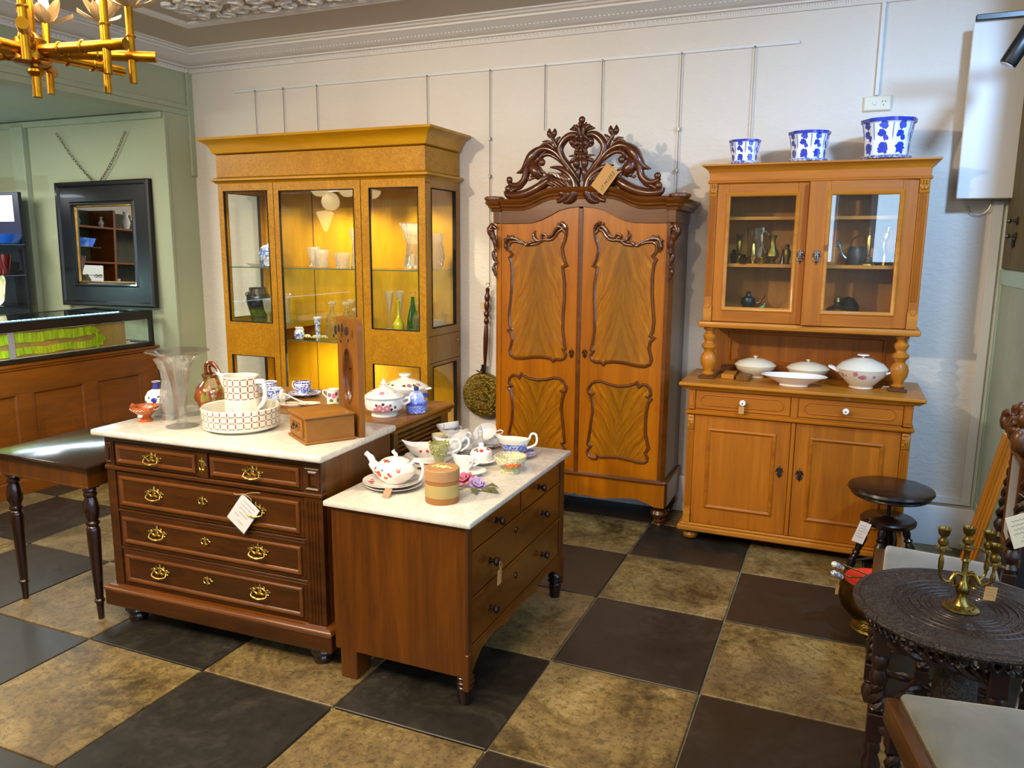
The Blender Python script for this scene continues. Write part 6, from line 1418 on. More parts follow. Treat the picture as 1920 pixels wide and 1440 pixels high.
pot('crystal_vase', 'tall cut crystal vase at the right of the centre upper shelf', 'vase', shell([(.045, 0), (.05, .01), (.040, .06), (.036, .15), (.046, .22), (.050, .262)], .006, .02), CUT, (-3.03, 4.47, ZA), 24, f=lambda a, z: 1+.04*math.cos(6*a))
BV = shell([(.070, 0), (.075, .008), (.055, .10), (.052, .16), (.075, .24), (.098, .292)], .007, .02)
pot('crystal_vase', 'largest waisted crystal vase on the right upper shelf', 'vase', BV, CUT, (-2.545, 4.39, ZA), 28, f=lambda a, z: 1+.012*math.cos(16*a))
pot('crystal_vase', 'round shouldered crystal vase at the far right end of the upper shelf', 'vase', shell([(.040, 0), (.045, .006), (.070, .08), (.055, .17), (.062, .23)], .006, .02), CUT, (-2.462, 4.50, ZA), 24)
o = thing('owl_vase', 'dark brown owl faced vase in the lower left bay of the cabinet', 'vase', (-3.825, 4.40, ZC))
OWL = plain('dark_pottery', '#1f1b18', .18, coat=.8, var=.4, bump=(30, .6))
B().lathe(shell([(.045, 0), (.048, .004), (.062, .06), (.082, .14), (.080, .185), (.064, .215), (.060, .232), (.066, .242)], .004), seg=28).obj('vase_body', OWL, o)
b = B()
for s in (-1, 1): b.tube([(s*.028+.017*math.cos(t), -.076+.004*abs(math.sin(t)), .196+.015*math.sin(t)) for t in [2*PI*k/14 for k in range(14)]], .004, 5, closed=True); b.ball((s*.028, -.070, .196), .009, (1, 1, 1), 8)
b.tube([(0, -.082, .19), (0, -.094, .178), (0, -.086, .165)], [.007, .006, .002], 6); ring(b, [(-.06, -.05, .16), (-.02, -.082, .14), (.03, -.078, .15), (.06, -.045, .13)], .005, 5)
b.obj('owl_face', OWL, o)
pot('crystal_goblet', 'cut crystal goblet beside the dark owl vase', 'glass', shell([(.030, 0), (.032, .003), (.007, .012), (.007, .06), (.025, .085), (.034, .13), (.038, .17)], .002, .003), CUTF, (-3.690, 4.34, ZC), 20)
pot('crystal_vase', 'small cut crystal vase behind the goblet in the left bay', 'vase', shell([(.035, 0), (.037, .006), (.026, .05), (.032, .13), (.045, .20)], .004, .012), CUTF, (-3.640, 4.46, ZC), 20)
o = thing('milk_jug', 'small white jug with a blue landscape on the centre middle shelf', 'jug', (-3.395, 4.29, ZB), -.3)
B().lathe(shell([(.020, 0), (.022, .003), (.034, .022), (.036, .038), (.026, .058), (.022, .066), (.028, .078)], .002), seg=24).obj('jug_body', bluemat('jug_blue', 26, (.44, .52), '#e8ecf4', '#2c4aa8', lim=(.008, .048)), o)
ring(B(), [(.022, 0, .072), (.044, 0, .076), (.050, 0, .058), (.032, 0, .036)], .003, 6).obj('jug_handle', WC, o)
pot('bud_vase', 'small flared white bud vase with blue leaves on the centre middle shelf', 'vase', shell([(.020, 0), (.021, .004), (.016, .02), (.018, .06), (.027, .120), (.031, .134)], .002), bluemat('leaf_blue', 60, (.47, .52), '#e8ecf6', '#27398f', lim=(.01, .12)), (-3.375, 4.47, ZB), 20)
for k, (x, y, c, lab) in enumerate(((-3.335, 4.30, '#d8cc9a', 'cream and green china posy lying left in front of the decanters'), (-3.262, 4.29, '#d9cfa0', 'cream china posy with a yellow tip lying beside the left posy'), (-3.215, 4.32, '#cfc48e', 'rightmost cream china posy almost under the first decanter'))):
    b = B()
    for q in range(8): a = q*.8; b.tube([(0, 0, .010), (.016*math.cos(a), .012*math.sin(a), .024), (.032*math.cos(a), .022*math.sin(a), .012)], [.004, .008, .002], 6)
    tag(b.obj('china_posy', plain('posy%d' % k, c, .2, var=.3, coat=.5), loc=(x, y, ZB)), lab, 'ornament')
def decanter(lab, x, y, z, h=1.0, mat=None):
    o = thing('decanter', lab, 'decanter', (x, y, z))
    B().lathe(shell([(.042, 0), (.045, .005), (.046, .13*h), (.038, .150*h), (.020, .172*h), (.013, .190*h), (.013, .208*h), (.020, .214*h)], .003, .014), seg=24, f=lambda a, zz: 1+(.02*math.cos(14*a) if zz < .13*h else 0)).obj('decanter_body', mat or GL, o)
    B().lathe([(0, .200*h), (.010, .200*h), (.009, .222*h), (.026, .230*h), (.030, .240*h), (.026, .252*h), (0, .254*h)], seg=10).obj('stopper', CUTF, o)
decanter('first clear crystal decanter from the left on the middle shelf', -3.215, 4.42, ZB)
decanter('second clear crystal decanter standing behind the oak mirror board top', -3.105, 4.43, ZB)
decanter('third crystal decanter half hidden behind the first two', -3.155, 4.56, ZB, 1.03)
decanter('shorter crystal decanter at the right of the middle shelf', -3.005, 4.40, ZB, .85)
def flute(lab, x, y):
    pot('champagne_flute', lab, 'glass', shell([(.034, 0), (.034, .002), (.006, .008), (.0045, .09), (.010, .11), (.022, .18), (.029, .248)], .0018, .002), CUTF, (x, y, ZC), 20)
flute('left cut crystal champagne flute in the lower right bay', -2.745, 4.40); flute('right cut crystal champagne flute in the lower right bay', -2.700, 4.46)
pot('bottle_vase', 'bright yellow long necked bottle vase in the lower right bay', 'vase', shell([(.022, 0), (.024, .004), (.036, .03), (.036, .045), (.020, .07), (.009, .095), (.008, .175), (.016, .192)], .002), plain('yellow_glass', '#d9d400', .1, coat=1, trans=.15), (-2.640, 4.34, ZC), 24)
o = thing('green_decanter', 'green glass bottle decanter with clear stopper right of the yellow vase', 'decanter', (-2.575, 4.41, ZC))
B().lathe(shell([(.040, 0), (.044, .01), (.036, .07), (.018, .15), (.011, .20), (.014, .215)], .003, .01), seg=24).obj('decanter_body', glassmat('green_glass', (.10, .55, .16, 1), .0), o)
B().lathe([(0, .205), (.010, .205), (.010, .218), (.022, .226), (.024, .238), (.018, .248), (0, .250)], seg=14).obj('stopper', GL, o)
decanter('small round clear decanter next to the green one', -2.495, 4.36, ZC, .75)
pot('crystal_bowl', 'wide cut crystal bowl at the right end of the lower bay', 'bowl', shell([(.035, 0), (.04, .004), (.07, .03), (.085, .06)], .005, .008), CUTF, (-2.480, 4.50, ZC), 28, f=lambda a, z: 1+.03*math.cos(12*a))

# ================================================================ on and in the pine dresser
def planter(lab, x, y, z, R, H, seed):
    o = thing('planter', lab, 'planter', (x, y, z), math.radians(10), 'blue and white planters on the dresser')
    oct_ = lambda a, zz: .94+.06*abs(math.cos(4*a))
    sp = []
    r_ = random.Random(seed)
    for k in range(8):
        a = -PI/2+k*PI/4+PI/8; 
        for dz, rr, da in ((.78, .115, 0), (.58, .10, -.06), (.48, .075, .10), (.26, .12, 0), (.16, .06, -.10), (.14, .06, .10)):
            rad = R*(.66+.30*dz); sp.append((rad*math.cos(a+da), rad*math.sin(a+da), H*dz+.008, R*rr*1.45, '#2f44b2' if dz < .7 else '#4358c0'))
    m = spotmat('planter_glaze%d' % seed, '#e9eef9', [s for s in sp if s[1] < R*.2], wscale=1.3/R*6, warp=R*.09, ring=[(H*.91, H*1.02, '#2f42b0')])
    B().lathe(shell([(R*.66, .006), (R*.67, .01), (R*.90, H*.88), (R*.98, H*.92), (R, H)], R*.05, .006), seg=48, f=oct_).obj('planter_body', m, o)
    b = B()
    for k in range(8):
        a = k*PI/4; b.tube([(R*.678*math.cos(a), R*.678*math.sin(a), .012), (R*.908*math.cos(a), R*.908*math.sin(a), H*.88)], .0024, 4)
    b.obj('panel_line', plain('pale_cobalt', '#6f82cf', .15), o, kind=None)
    B().lathe([(0, 0), (R*.6, 0), (R*.86, .008), (R*.92, .018), (R*.90, .021), (R*.82, .011), (0, .006)], seg=48, f=oct_).obj('planter_saucer', bluemat('saucer_blue%d' % seed, 40, (.46, .56), '#d5def2', '#5569c4'), o)
    return o
planter('smallest blue and white octagonal planter at the left of the dresser top', -.548, 4.42, 2.0275, .083, .128, 1)
planter('middle sized blue and white octagonal planter on the dresser top', -.230, 4.42, 2.0275, .105, .155, 2)
planter('largest blue and white octagonal planter at the right of the dresser top', .134, 4.42, 2.0275, .130, .195, 3)
ZT = .8895
def vegdish(lab, x, y, z, R, H, mb, knobr=.014, rz=0, handles=False, hand=WC):
    o = thing('lidded_dish', lab, 'tureen', (x, y, z), rz)
    B().lathe(shell([(R*.45, 0), (R*.48, .004), (R*.44, .010), (R*.9, H*.40), (R*.98, H*.58)], .003), seg=40).obj('dish_body', mb, o)
    B().lathe([(R*.99, H*.575), (R, H*.60), (R*.80, H*.76), (R*.35, H*.90), (.008, H*.92), (0, H*.92)], seg=40).obj('dish_lid', mb if not isinstance(mb, tuple) else mb[1], o)
    B().lathe([(.006, H*.90), (.006, H*.96), (knobr, H*.985), (knobr*.9, H*1.02), (0, H*1.03)], seg=16).obj('lid_knob', hand, o)
    if handles:
        for s in (-1, 1): ring(B(), [(s*R*.90, .025, H*.48), (s*R*1.20, .018, H*.60), (s*R*1.24, -.018, H*.60), (s*R*.90, -.025, H*.48)], .006, 7).obj('dish_handle', hand, o)
    return o
IVG = plain('cream_china', '#e0d6bb', .14, coat=.7)
vegdish('left cream lidded dish with a gilt line at the back of the dresser worktop', -.432, 4.475, ZT, .112, .118, IVG, hand=IVG)
vegdish('middle cream lidded dish half behind the oval bowl', -.158, 4.490, ZT, .112, .112, IVG, hand=IVG)
T3 = spotmat('pink_posy_china', '#e4dccb', [(.115*math.cos(a), .115*math.sin(a), z, r, c) for a, z, r, c in ((-1.55, .065, .018, '#c87f98'), (-1.85, .085, .012, '#c67f94'), (-1.75, .05, .010, '#b98f6a'), (-1.55, .065, .006, '#a3486a'), (-1.05, .070, .011, '#a98fae'), (-2.5, .07, .012, '#a98fae'), (-1.7, .07, .007, '#8a9a6a'), (-1.35, .055, .007, '#8a9a6a'), (-2.3, .07, .007, '#c67f94'))], wscale=110, warp=.008)
vegdish('large round white tureen with a pink spray and disc knob', .108, 4.360, ZT, .125, .172, T3, .030, .0, True)
pot('oval_bowl', 'long white oval bowl at the front of the dresser worktop', 'bowl', [(0, 0), (.07, 0), (.073, .004), (.068, .008), (.135, .040), (.165, .054), (.160, .057), (.12, .036), (.06, .012), (0, .010)], WC, (-.215, 4.275, ZT), 44, 1.0, .55, rz=.05)
for k, (x, y, ln, lab) in enumerate(((-.592, 4.545, .10, 'leftmost wooden block with a dark end beside the left turned column'), (-.560, 4.335, .15, 'middle pale wooden block at the left of the worktop'), (-.478, 4.300, .13, 'rightmost reddish wooden block at the left of the worktop'))):
    pass
    tag(B().box(-.034, .034, 0, ln, 0, .028 if k else .045, .003).obj('wood_block', [M['rosy'], M['pine_top'], M['oakbrown']][k], loc=(x, y, ZT if k else ZT+.0), rot=(0, 0, -.02)), lab, 'block')
tag(B().box(-.016, .016, -.0006, .0006, -.03, 0, .0004).obj('price_ticket', M['paper'], loc=(.225, 4.33, ZT+.022), rot=(.9, 0, .3)), 'small white ticket lying on the worktop right of the round tureen', 'price tag')
# shelf contents: upper shelf z=1.515, floor z=1.2
ZU, ZF = 1.5155, 1.2105
PEW = brassmat('pewter', '#8f9494', .3); CLR = panemat('thin_jug_glass', (.93, .95, .93, 1), 1.2); DKB = brassmat('dark_copper', '#5a4028', .35)
def candlestick(lab, x, y, z, h, mat, base=.04):
    o = thing('candlestick', lab, 'candlestick', (x, y, z))
    B().lathe([(0, 0), (base, 0), (base, .006), (base*.6, .02), (.010, .04), (.014, .05), (.008, .06), (.012, h*.45), (.013, h*.7), (.008, h*.78), (.014, h*.80), (.008, h*.84), (.016, h*.90), (.018, h*.98), (.020, h), (.012, h), (.010, h*.92), (0, h*.92)], seg=20).obj('candlestick_body', mat, o)
candlestick('slim brass candlestick on the left of the upper shelf of the dresser', -.548, 4.42, ZU, .155, M['oldbrass'], .028)
o = thing('pepper_pot', 'bright brass conical pot beside the slim candlestick', 'pot', (-.470, 4.40, ZU)); B().lathe([(0, 0), (.016, 0), (.010, .008), (.024, .02), (.026, .035), (.016, .05), (.008, .105), (0, .108)], seg=18).obj('pot_body', M['brass'], o)
o = thing('glass_jug', 'tall clear glass jug behind the brass pot in the left door', 'jug', (-.455, 4.50, ZU)); B().lathe(shell([(.05, 0), (.055, .01), (.062, .12), (.068, .19)], .0015), seg=24).obj('jug_body', CLR, o); ring(B(), [(.064, 0, .17), (.10, 0, .18), (.11, 0, .12), (.064, 0, .05)], .005, 6).obj('jug_handle', CLR, o)
o = thing('brass_ewer', 'pear shaped pewter ewer with tall loop handle behind the left door', 'ewer', (-.375, 4.41, ZU), PI)
B().lathe(shell([(.022, 0), (.024, .006), (.016, .014), (.036, .04), (.034, .062), (.016, .09), (.014, .125), (.022, .150)], .002), seg=24).obj('ewer_body', M['oldbrass'], o); ring(B(), [(.016, 0, .145), (.040, 0, .170), (.062, 0, .150), (.052, 0, .10), (.032, 0, .05)], .0028, 6).obj('ewer_handle', PEW, o)
for k, (x, y, h, lab) in enumerate(((-.515, 4.36, .05, 'small dark metal pot in front of the glass jug'), (-.425, 4.37, .038, 'tiny brass bell figure right of the brass pot'), (-.300, 4.40, .105, 'round brass lamp at the right of the left door shelf'), (-.325, 4.47, .085, 'thin steel pointed cone beside the round brass lamp'), (-.58, 4.48, .075, 'dark turned pot at the left end of the upper shelf'))):
    prf = [(0, 0), (.018, 0), (.014, .006), (.020, h*.4), (.022, h*.6), (.010, h*.8), (.013, h*.92), (0, h)] if k != 3 else [(0, 0), (.016, 0), (.010, h*.4), (0, h)]
    tag(B().lathe(prf, seg=16).obj('metal_pot', [DKB, M['brass'], M['oldbrass'], PEW, DKB][k], loc=(x, y, ZU)), lab, 'pot')
o = thing('tankard', 'pale pewter tankard low behind the left door', 'tankard', (-.540, 4.36, ZF), PI); B().lathe(shell([(.034, 0), (.035, .004), (.031, .07)], .002), seg=24).obj('tankard_body', plain('bright_pewter', '#a9b4bd', .3, .6), o); ring(B(), [(.031, 0, .06), (.055, 0, .062), (.060, 0, .035), (.040, 0, -.0)], .004, 6).obj('tankard_handle', plain('pale_handle', '#cfd3d4', .35), o)
o = thing('metal_teapot', 'dark metal teapot with a curved spout on a ring behind the tankard', 'teapot', (-.492, 4.50, ZF), 0)
B().lathe([(0, 0), (.04, 0), (.042, .06), (.034, .062), (.034, .07), (.042, .09), (.036, .115), (.016, .125), (.010, .14), (.012, .15), (0, .152)], seg=22).obj('teapot_body', plain('gunmetal', '#2e3538', .3, .7), o); ring(B(), [(.036, 0, .085), (.062, 0, .095), (.072, 0, .12), (.082, 0, .118), (.085, 0, .135)], [.008, .006, .005, .003], 7).obj('teapot_spout', DKB, o)
o = thing('horse_figure', 'green patinated bronze resting horse behind the left door', 'figure', (-.385, 4.38, ZF), math.radians(10))
b = B(); GRB = plain('verdigris', '#4f8a68', .5, .3, var=.35)
b.tube(spline([(.045, 0, .018), (.015, 0, .024), (-.012, 0, .030), (-.018, 0, .055), (-.012, 0, .080)], 4), [.014, .019, .020, .016, .012, .009], 10); b.tube([(-.012, 0, .080), (-.030, 0, .070), (-.038, 0, .062)], [.010, .008, .005], 8)
for s in (-1, 1): b.tube(spline([(-.014, s*.010, .026), (-.030, s*.014, .016), (-.048, s*.012, .006)], 3), [.007, .005, .004], 6); b.tube(spline([(.035, s*.012, .018), (.015, s*.022, .010), (.04, s*.024, .005)], 3), [.009, .005, .004], 6); b.tube([(-.010, s*.005, .086), (-.008, s*.006, .098)], [.004, .001], 5)
b.tube(spline([(.052, 0, .018), (.068, 0, .016), (.075, 0, .006)], 3), [.005, .004, .001], 6)
b.obj('horse_body', GRB, o)
ring(B(), [(-.05, -.01, .006), (-.07, -.02, .010), (-.085, -.02, .004)], .004, 6).obj('bronze_base', GRB, o)
tag(B().lathe([(0, 0), (.008, 0), (.010, .03), (.006, .055), (.010, .06), (0, .062)], seg=12).obj('pewter_spout', PEW, loc=(-.452, 4.37, ZF)), 'small upright pewter spout next to the tankard', 'pot')
candlestick('tall brass candlestick in the centre of the right door shelf', .090, 4.40, ZU, .192, M['brass'], .036)
o = thing('watering_can', 'dark metal watering can behind the tall brass candlestick', 'watering can', (.045, 4.52, ZU), PI)
B().lathe(shell([(.05, 0), (.052, .004), (.054, .075), (.045, .095)], .002), seg=24).obj('can_body', plain('grey_iron', '#5a5a5c', .4, .6), o); ring(B(), [(.048, 0, .025), (.075, 0, .05), (.095, 0, .10), (.10, 0, .105)], [.007, .006, .010, .018], 8).obj('can_spout', plain('grey_tin', '#7e8488', .3, .7), o); ring(B(), [(-.045, 0, .08), (-.02, 0, .15), (.03, 0, .13), (.04, 0, .09)], .0035, 6).obj('can_handle', DKB, o)
pot('copper_bowl', 'round brown copper bowl behind the candlestick at the right', 'bowl', shell([(.03, 0), (.035, .004), (.058, .04), (.05, .085)], .002), DKB, (.125, 4.53, ZU), 22)
o = thing('trumpet_figure', 'pale brass elongated figure near the right of the upper shelf', 'figure', (.168, 4.42, ZU)); ring(B(), [(0, 0, 0), (.002, 0, .05), (-.006, 0, .10), (.004, 0, .15), (.010, 0, .19)], [.012, .009, .008, .012, .006], 8).obj('figure_body', brassmat('pale_brass', '#c7b46a', .25), o)
o = thing('ringed_figure', 'small dark ringed metal figure at the right edge of the upper shelf', 'figure', (.222, 4.42, ZU)); b = B().lathe([(0, 0), (.02, 0), (.016, .02), (.02, .05), (.012, .08), (0, .095)], seg=16); b.tube([(.016*math.cos(2*PI*k/14), -.018, .04+.016*math.sin(2*PI*k/14)) for k in range(14)], .004, 5, closed=True); b.obj('figure_body', M['oldbrass'], o)
o = thing('brass_kettle', 'domed brass kettle behind the right door bottom left', 'kettle', (-.035, 4.42, ZF)); B().lathe([(0, 0), (.048, 0), (.052, .02), (.050, .055), (.062, .06), (.060, .068), (.045, .085), (.02, .098), (.014, .10), (.020, .115), (.014, .135), (.006, .14), (0, .145)], seg=26).obj('kettle_body', M['oldbrass'], o); B().lathe([(0, 0), (.05, 0), (.058, .09), (.03, .13), (0, .14)], (.05, .07, .0), 20).obj('kettle_shade', DKB, o)
pot('ashtray', 'flat clear glass dish at the bottom left behind the right door', 'dish', shell([(.04, 0), (.05, .012)], .003), CLR, (.0, 4.345, ZF), 20)
o = thing('copper_trivet', 'bent copper and brass warming stand on the dresser floor', 'stand', (.115, 4.36, ZF)); b = ring(B(), [(-.07, 0, .003), (-.05, 0, .04), (-.02, 0, .045), (-.005, 0, .01)], .0025, 6); ring(b, [(-.02, .01, .010), (.02, .0, .035), (.075, 0, .035), (.078, 0, .004)], .004, 6); b.obj('stand_body', DKB, o); B().box(.0, .08, -.01, .03, .032, .038, .002).obj('stand_plate', M['oldbrass'], o)

# ================================================================ warming pan on the wall
wp = thing('warming_pan', 'engraved brass warming pan with turned handle hanging on the wall', 'warming pan', (-2.165, 4.625, .622))
PANM = brassmat('engraved_brass', '#8f7b38', .32, (60, .7))
B().lathe([(0, .036), (.095, .034), (.100, .030), (.118, .030), (.122, .024), (.142, .022), (.150, .014), (.150, -.01), (.13, -.030), (0, -.030)], (0, 0, 0), 44, mat=T(0, 0, 0, PI/2)).obj('pan_lid', PANM, wp)
b = B()
for k in range(26): a = 2*PI*k/26; b.ball((.131*math.cos(a), -.0285, .131*math.sin(a)), .0045, (1, .6, 1), 6)
r_ = random.Random(8)
for k in range(34): a = r_.uniform(0, 6.28); d = r_.uniform(0, .08); ring(b, [(d*math.cos(a), -.036, d*math.sin(a)), (d*math.cos(a)+.010, -.038, d*math.sin(a)+.006), (d*math.cos(a)+.02, -.036, d*math.sin(a)-.004)], .0028, 5, 3)
b.obj('repousse_relief', PANM, wp, kind='stuff')
b = B().box(-.012, .012, -.022, .016, .143, .205, .004); b.tube([(-.04, -.03, .165), (-.015, -.03, .155), (-.012, -.02, .175)], .005, 6); b.obj('ferrule', plain('dark_iron', '#2b1d15', .4, .6), wp)
HP = [(.008, .20), (.010, .22), (.015, .30), (.017, .38), (.013, .46), (.010, .47), (.018, .485), (.018, .50), (.010, .515), (.019, .53), (.020, .545), (.011, .56), (.016, .575), (.020, .60), (.013, .622), (.019, .64), (.019, .655), (.011, .675), (.013, .69), (.014, .705), (.006, .712), (0, .712)]
B().lathe([(r, z) for r, z in HP], (0, 0, 0), 18, mat=T(0, -.004, 0, 0, math.radians(2.2))).obj('turned_handle', M['carved'], wp)
B().tube([(.028+.013*math.cos(2*PI*k/16), -.004, .727+.013*math.sin(2*PI*k/16)) for k in range(16)], .0022, 5, closed=True).obj('hanging_ring', M['wire'], wp)
B().box(-.012, .012, -.001, .001, -.022, .022).obj('blank_ticket', plain('cream_ticket', '#cdb886', .8), wp, (-.002, -.026, .595))

# ================================================================ gilt bamboo chandelier
HX, HY, HZ = -1.808, 1.345, 2.045
ch = thing('chandelier', 'gilt bamboo chandelier with petal flowers at the top left', 'chandelier', (HX, HY, HZ))
GLT = brassmat('antique_gilt', '#b87f1c', .3); PET = plain('gilt_petal', '#b29368', .4, .35, var=.2)
er, et = Vector((.92, .39, 0)).normalized(), Vector((.39, -.92, 0)).normalized()
BULB = plain('candle_bulb', '#fff0c0', .3, emis='#ffd890', es=22)
B().lathe([(0, -.032), (.034, -.031), (.042, -.026), (.034, -.020), (.034, .024), (.026, .028), (.020, .036), (.014, .04), (.012, .92), (0, .92)], seg=24).obj('centre_column', GLT, ch)
B().lathe([(0, .915), (.05, .912), (.06, .90), (.055, .89), (.015, .88), (0, .88)], seg=24).obj('ceiling_rose', GLT, ch)
B().lathe([(.010, -.031), (.010, -.038), (.017, -.043), (.019, -.049), (.014, -.056), (.0105, -.060), (.0105, -.105), (.009, -.106), (0, -.106)], (.01, -.0, 0), seg=18).obj('drop_finial', GLT, ch)
for k, (az, R_, dz) in enumerate(((15.4, .268, .0), (-9.2, .279, -.003), (-60, .235, -.003), (62, .27, .0), (110, .27, .0), (156, .27, .0), (205, .27, 0), (250, .26, 0))):
    a = math.radians(az); d = er*math.cos(a)+et*math.sin(a)
    b = B().tube([d*.03+Vector((0, 0, dz)), d*R_+Vector((0, 0, dz))], .0125, 14)
    for q in (.085, .15): 
        c = d*q+Vector((0, 0, dz)); n_ = Vector((0, 0, 1)); m_ = d.cross(n_)
        b.tube([c+(n_*math.cos(t)+m_*math.sin(t))*.0132 for t in [2*PI*i/16 for i in range(16)]], .003, 5, closed=True)
    arm = b.obj('bamboo_arm', GLT, ch)
    p = d*(R_*.80)+Vector((0, 0, dz)); b = B().tube([p+Vector((0, 0, -.062)), p+Vector((0, 0, .115))], .0095, 12)
    for zz in (.045, ): b.tube([p+Vector((.0102*math.cos(t), .0102*math.sin(t), zz)) for t in [2*PI*i/14 for i in range(14)]], .0028, 5, closed=True)
    b.obj('bamboo_stem', GLT, ch)
    b = B(); f0 = p+Vector((0, 0, .112))
    for q in range(7):
        t = 2*PI*q/7+k*.4; e_ = Vector((math.cos(t), math.sin(t), 0)); s_v = Vector((-math.sin(t), math.cos(t), 0)); el = .25 if q % 2 else .75; rows = []
        for i in range(6):
            u = i/5; L = .062*u; ww = .018*math.sin(PI*min(1, .12+u*.88))**.8*(1 if u < .95 else .25); c = f0+e_*(L*math.cos(el)+.006)+Vector((0, 0, L*math.sin(el)+.012*u*u))
            rows.append([c-s_v*ww+Vector((0, 0, .006*u)), c-Vector((0, 0, .004)), c+s_v*ww+Vector((0, 0, .006*u)), c+Vector((0, 0, .0012)), c-s_v*ww+Vector((0, 0, .006*u))])
        b.strip(rows)
    fo = b.obj('petal_flower', PET, ch)
    B().lathe([(.007, 0), (.008, .03), (.012, .042), (.011, .058), (.003, .08), (0, .081)], tuple(f0), 12).obj('candle_bulb', BULB, fo)
    if k in (0, 1, 2, 3, 5): light('bulb_glow', 'POINT', (HX+f0.x, HY+f0.y, HZ+f0.z+.07), 1.6, WARM, .03)

# ================================================================ piano stool
ps = thing('piano_stool', 'round dark piano stool with turned splayed legs in front of the dresser', 'stool', (.262, 3.90, 0), .2)
DW = plain('dark_stool_wood', '#160a07', .3, coat=.25, var=.3)
B().lathe([(0, .466), (.14, .466), (.166, .468), (.172, .474), (.168, .480), (.178, .486), (.186, .496), (.182, .507), (.165, .513), (0, .515)], seg=48).obj('seat', DW, ps)
B().lathe([(0, .36), (.009, .36), (.009, .47), (0, .47)], seg=12).obj('screw_rod', M['black'], ps)
B().lathe([(0, .330), (.108, .330), (.120, .338), (.122, .352), (.112, .362), (.03, .365), (.02, .372), (0, .372)], seg=40).obj('lower_disc', DW, ps)
B().lathe([(0, .14), (.02, .14), (.03, .16), (.018, .18), (.034, .21), (.040, .26), (.030, .30), (.038, .332), (0, .332)], seg=20).obj('hub', DW, ps)
LT = [(0, 0), (.010, 0), (.013, .02), (.010, .035), (.016, .045), (.012, .055), (.017, .07), (.019, .11), (.013, .125), (.020, .135), (.013, .145), (.020, .155), (.013, .165), (.019, .20), (.021, .24), (.013, .26), (.020, .27), (.013, .28), (.018, .30), (.014, .335), (0, .335)]
for k in range(4):
    a = math.radians(150+90*k); e_ = Vector((math.cos(a), math.sin(a), 0)); top_ = e_*.075+Vector((0, 0, .335)); bot_ = e_*.175
    dr = (top_-bot_).normalized(); q_ = Vector((0, 0, 1)).rotation_difference(dr).to_matrix().to_4x4()
    B().lathe([(r, z*(top_-bot_).length/.335) for r, z in LT], (0, 0, 0), 14, mat=Matrix.Translation(bot_) @ q_).obj('leg', DW, ps)
    B().tube([e_*.135+Vector((0, 0, .11)), e_*.02+Vector((0, 0, .16))], [.006, .009, .006], 8).obj('stretcher', DW, ps)
pricetag('price_tag', 'pinkish white ticket hanging at the left of the piano stool', .050, .105, plain('pink_card', '#dccfc4', .7), (.165, 3.765, .365), (.05, .30, .15), 5, string=[(0, 0, 0), (.01, .0, .01), (.02, .04, .015)])

# ================================================================ round carved table with barley twist legs
rtb = thing('carved_table', 'round dark table with carved rings and a scalloped edge on barley twist legs', 'table', (.392, 2.520, 0))
CT = NT('carved_blackwood'); vv = CT.noise(CT.coord((1, 1, 1)), 60, 3, .65, 2.6); CT.set('Base Color', CT.ramp(vv, [(.40, C('#0e0907')), (.52, C('#2a1d17')), (.6, C('#4a3f39'))])); CT.set('Roughness', .5); CT.bump(vv, .9, .008)
DK = plain('dark_turned_oak', '#26120a', .42, coat=.15, var=.35)
B().lathe([(0, .528), (.285, .528), (.297, .533), (.302, .541), (.299, .548), (.288, .5515), (.19, .5505), (0, .5505)], seg=72).obj('table_top', CT.m, rtb)
b = B()
for r0, h in ((.283, .003), (.190, .003), (.165, .0025), (.142, .004), (.118, .004), (.100, .003), (.086, .003)):
    b.lathe([(r0-.003, .550), (r0-.0015, .550+h), (r0+.0015, .550+h), (r0+.003, .550)], (0, 0, 0), 64)
b.obj('turned_ring', DK, rtb)
b = B()
for k in range(60): a = 2*PI*k/60; b.ball((.178*math.cos(a), .178*math.sin(a), .5505), .005, (1, 1, .5), 6); b.ball((.154*math.cos(a+.05), .154*math.sin(a+.05), .5505), .0045, (1, 1, .5), 6)
b.obj('bead_ring', DK, rtb, kind='stuff')
b = B()
for k in range(64):
    a = 2*PI*k/64; c = Vector((.268*math.cos(a), .268*math.sin(a), .512)); e_ = Vector((-math.sin(a), math.cos(a), 0))
    b.tube([c+e_*.012*math.cos(t)+Vector((0, 0, .014*math.sin(t))) for t in [2*PI*i/9 for i in range(9)]], .003, 4, closed=True)
    b.ball(c-Vector((0, 0, .018)), .006, (1, 1, 1.2), 6)
b.obj('pierced_fringe', DK, rtb, kind='stuff')
def twist(b, p0, p1, r, turns, off=.5):
    p0, p1 = Vector(p0), Vector(p1); n = int(turns*10); d = (p1-p0).normalized(); u = d.orthogonal().normalized(); v = d.cross(u)
    for ph in (0, PI): b.tube([p0.lerp(p1, k/n)+(u*math.cos(2*PI*turns*k/n+ph)+v*math.sin(2*PI*turns*k/n+ph))*r*off for k in range(n+1)], r*.72, 7)
LP_ = [(-.215, -.105), (.065, -.225), (.215, .105), (-.065, .225)]
for (x, y) in LP_:
    b = B().box(x-.024, x+.024, y-.024, y+.024, .41, .50, .003).box(x-.022, x+.022, y-.022, y+.022, .13, .22, .003)
    b.lathe([(.014, .30), (.024, .32), (.026, .34), (.018, .36), (.024, .38), (.024, .40), (.018, .41)], (x, y, 0), 16); b.lathe([(.018, .22), (.024, .235), (.014, .25), (.016, .30)], (x, y, 0), 16)
    b.lathe([(0, 0), (.018, 0), (.026, .02), (.028, .05), (.018, .08), (.024, .10), (.018, .13)], (x, y, 0), 16); twist(b, (x, y, .23), (x, y, .34), .020, 1.6)
    b.obj('leg', DK, rtb)
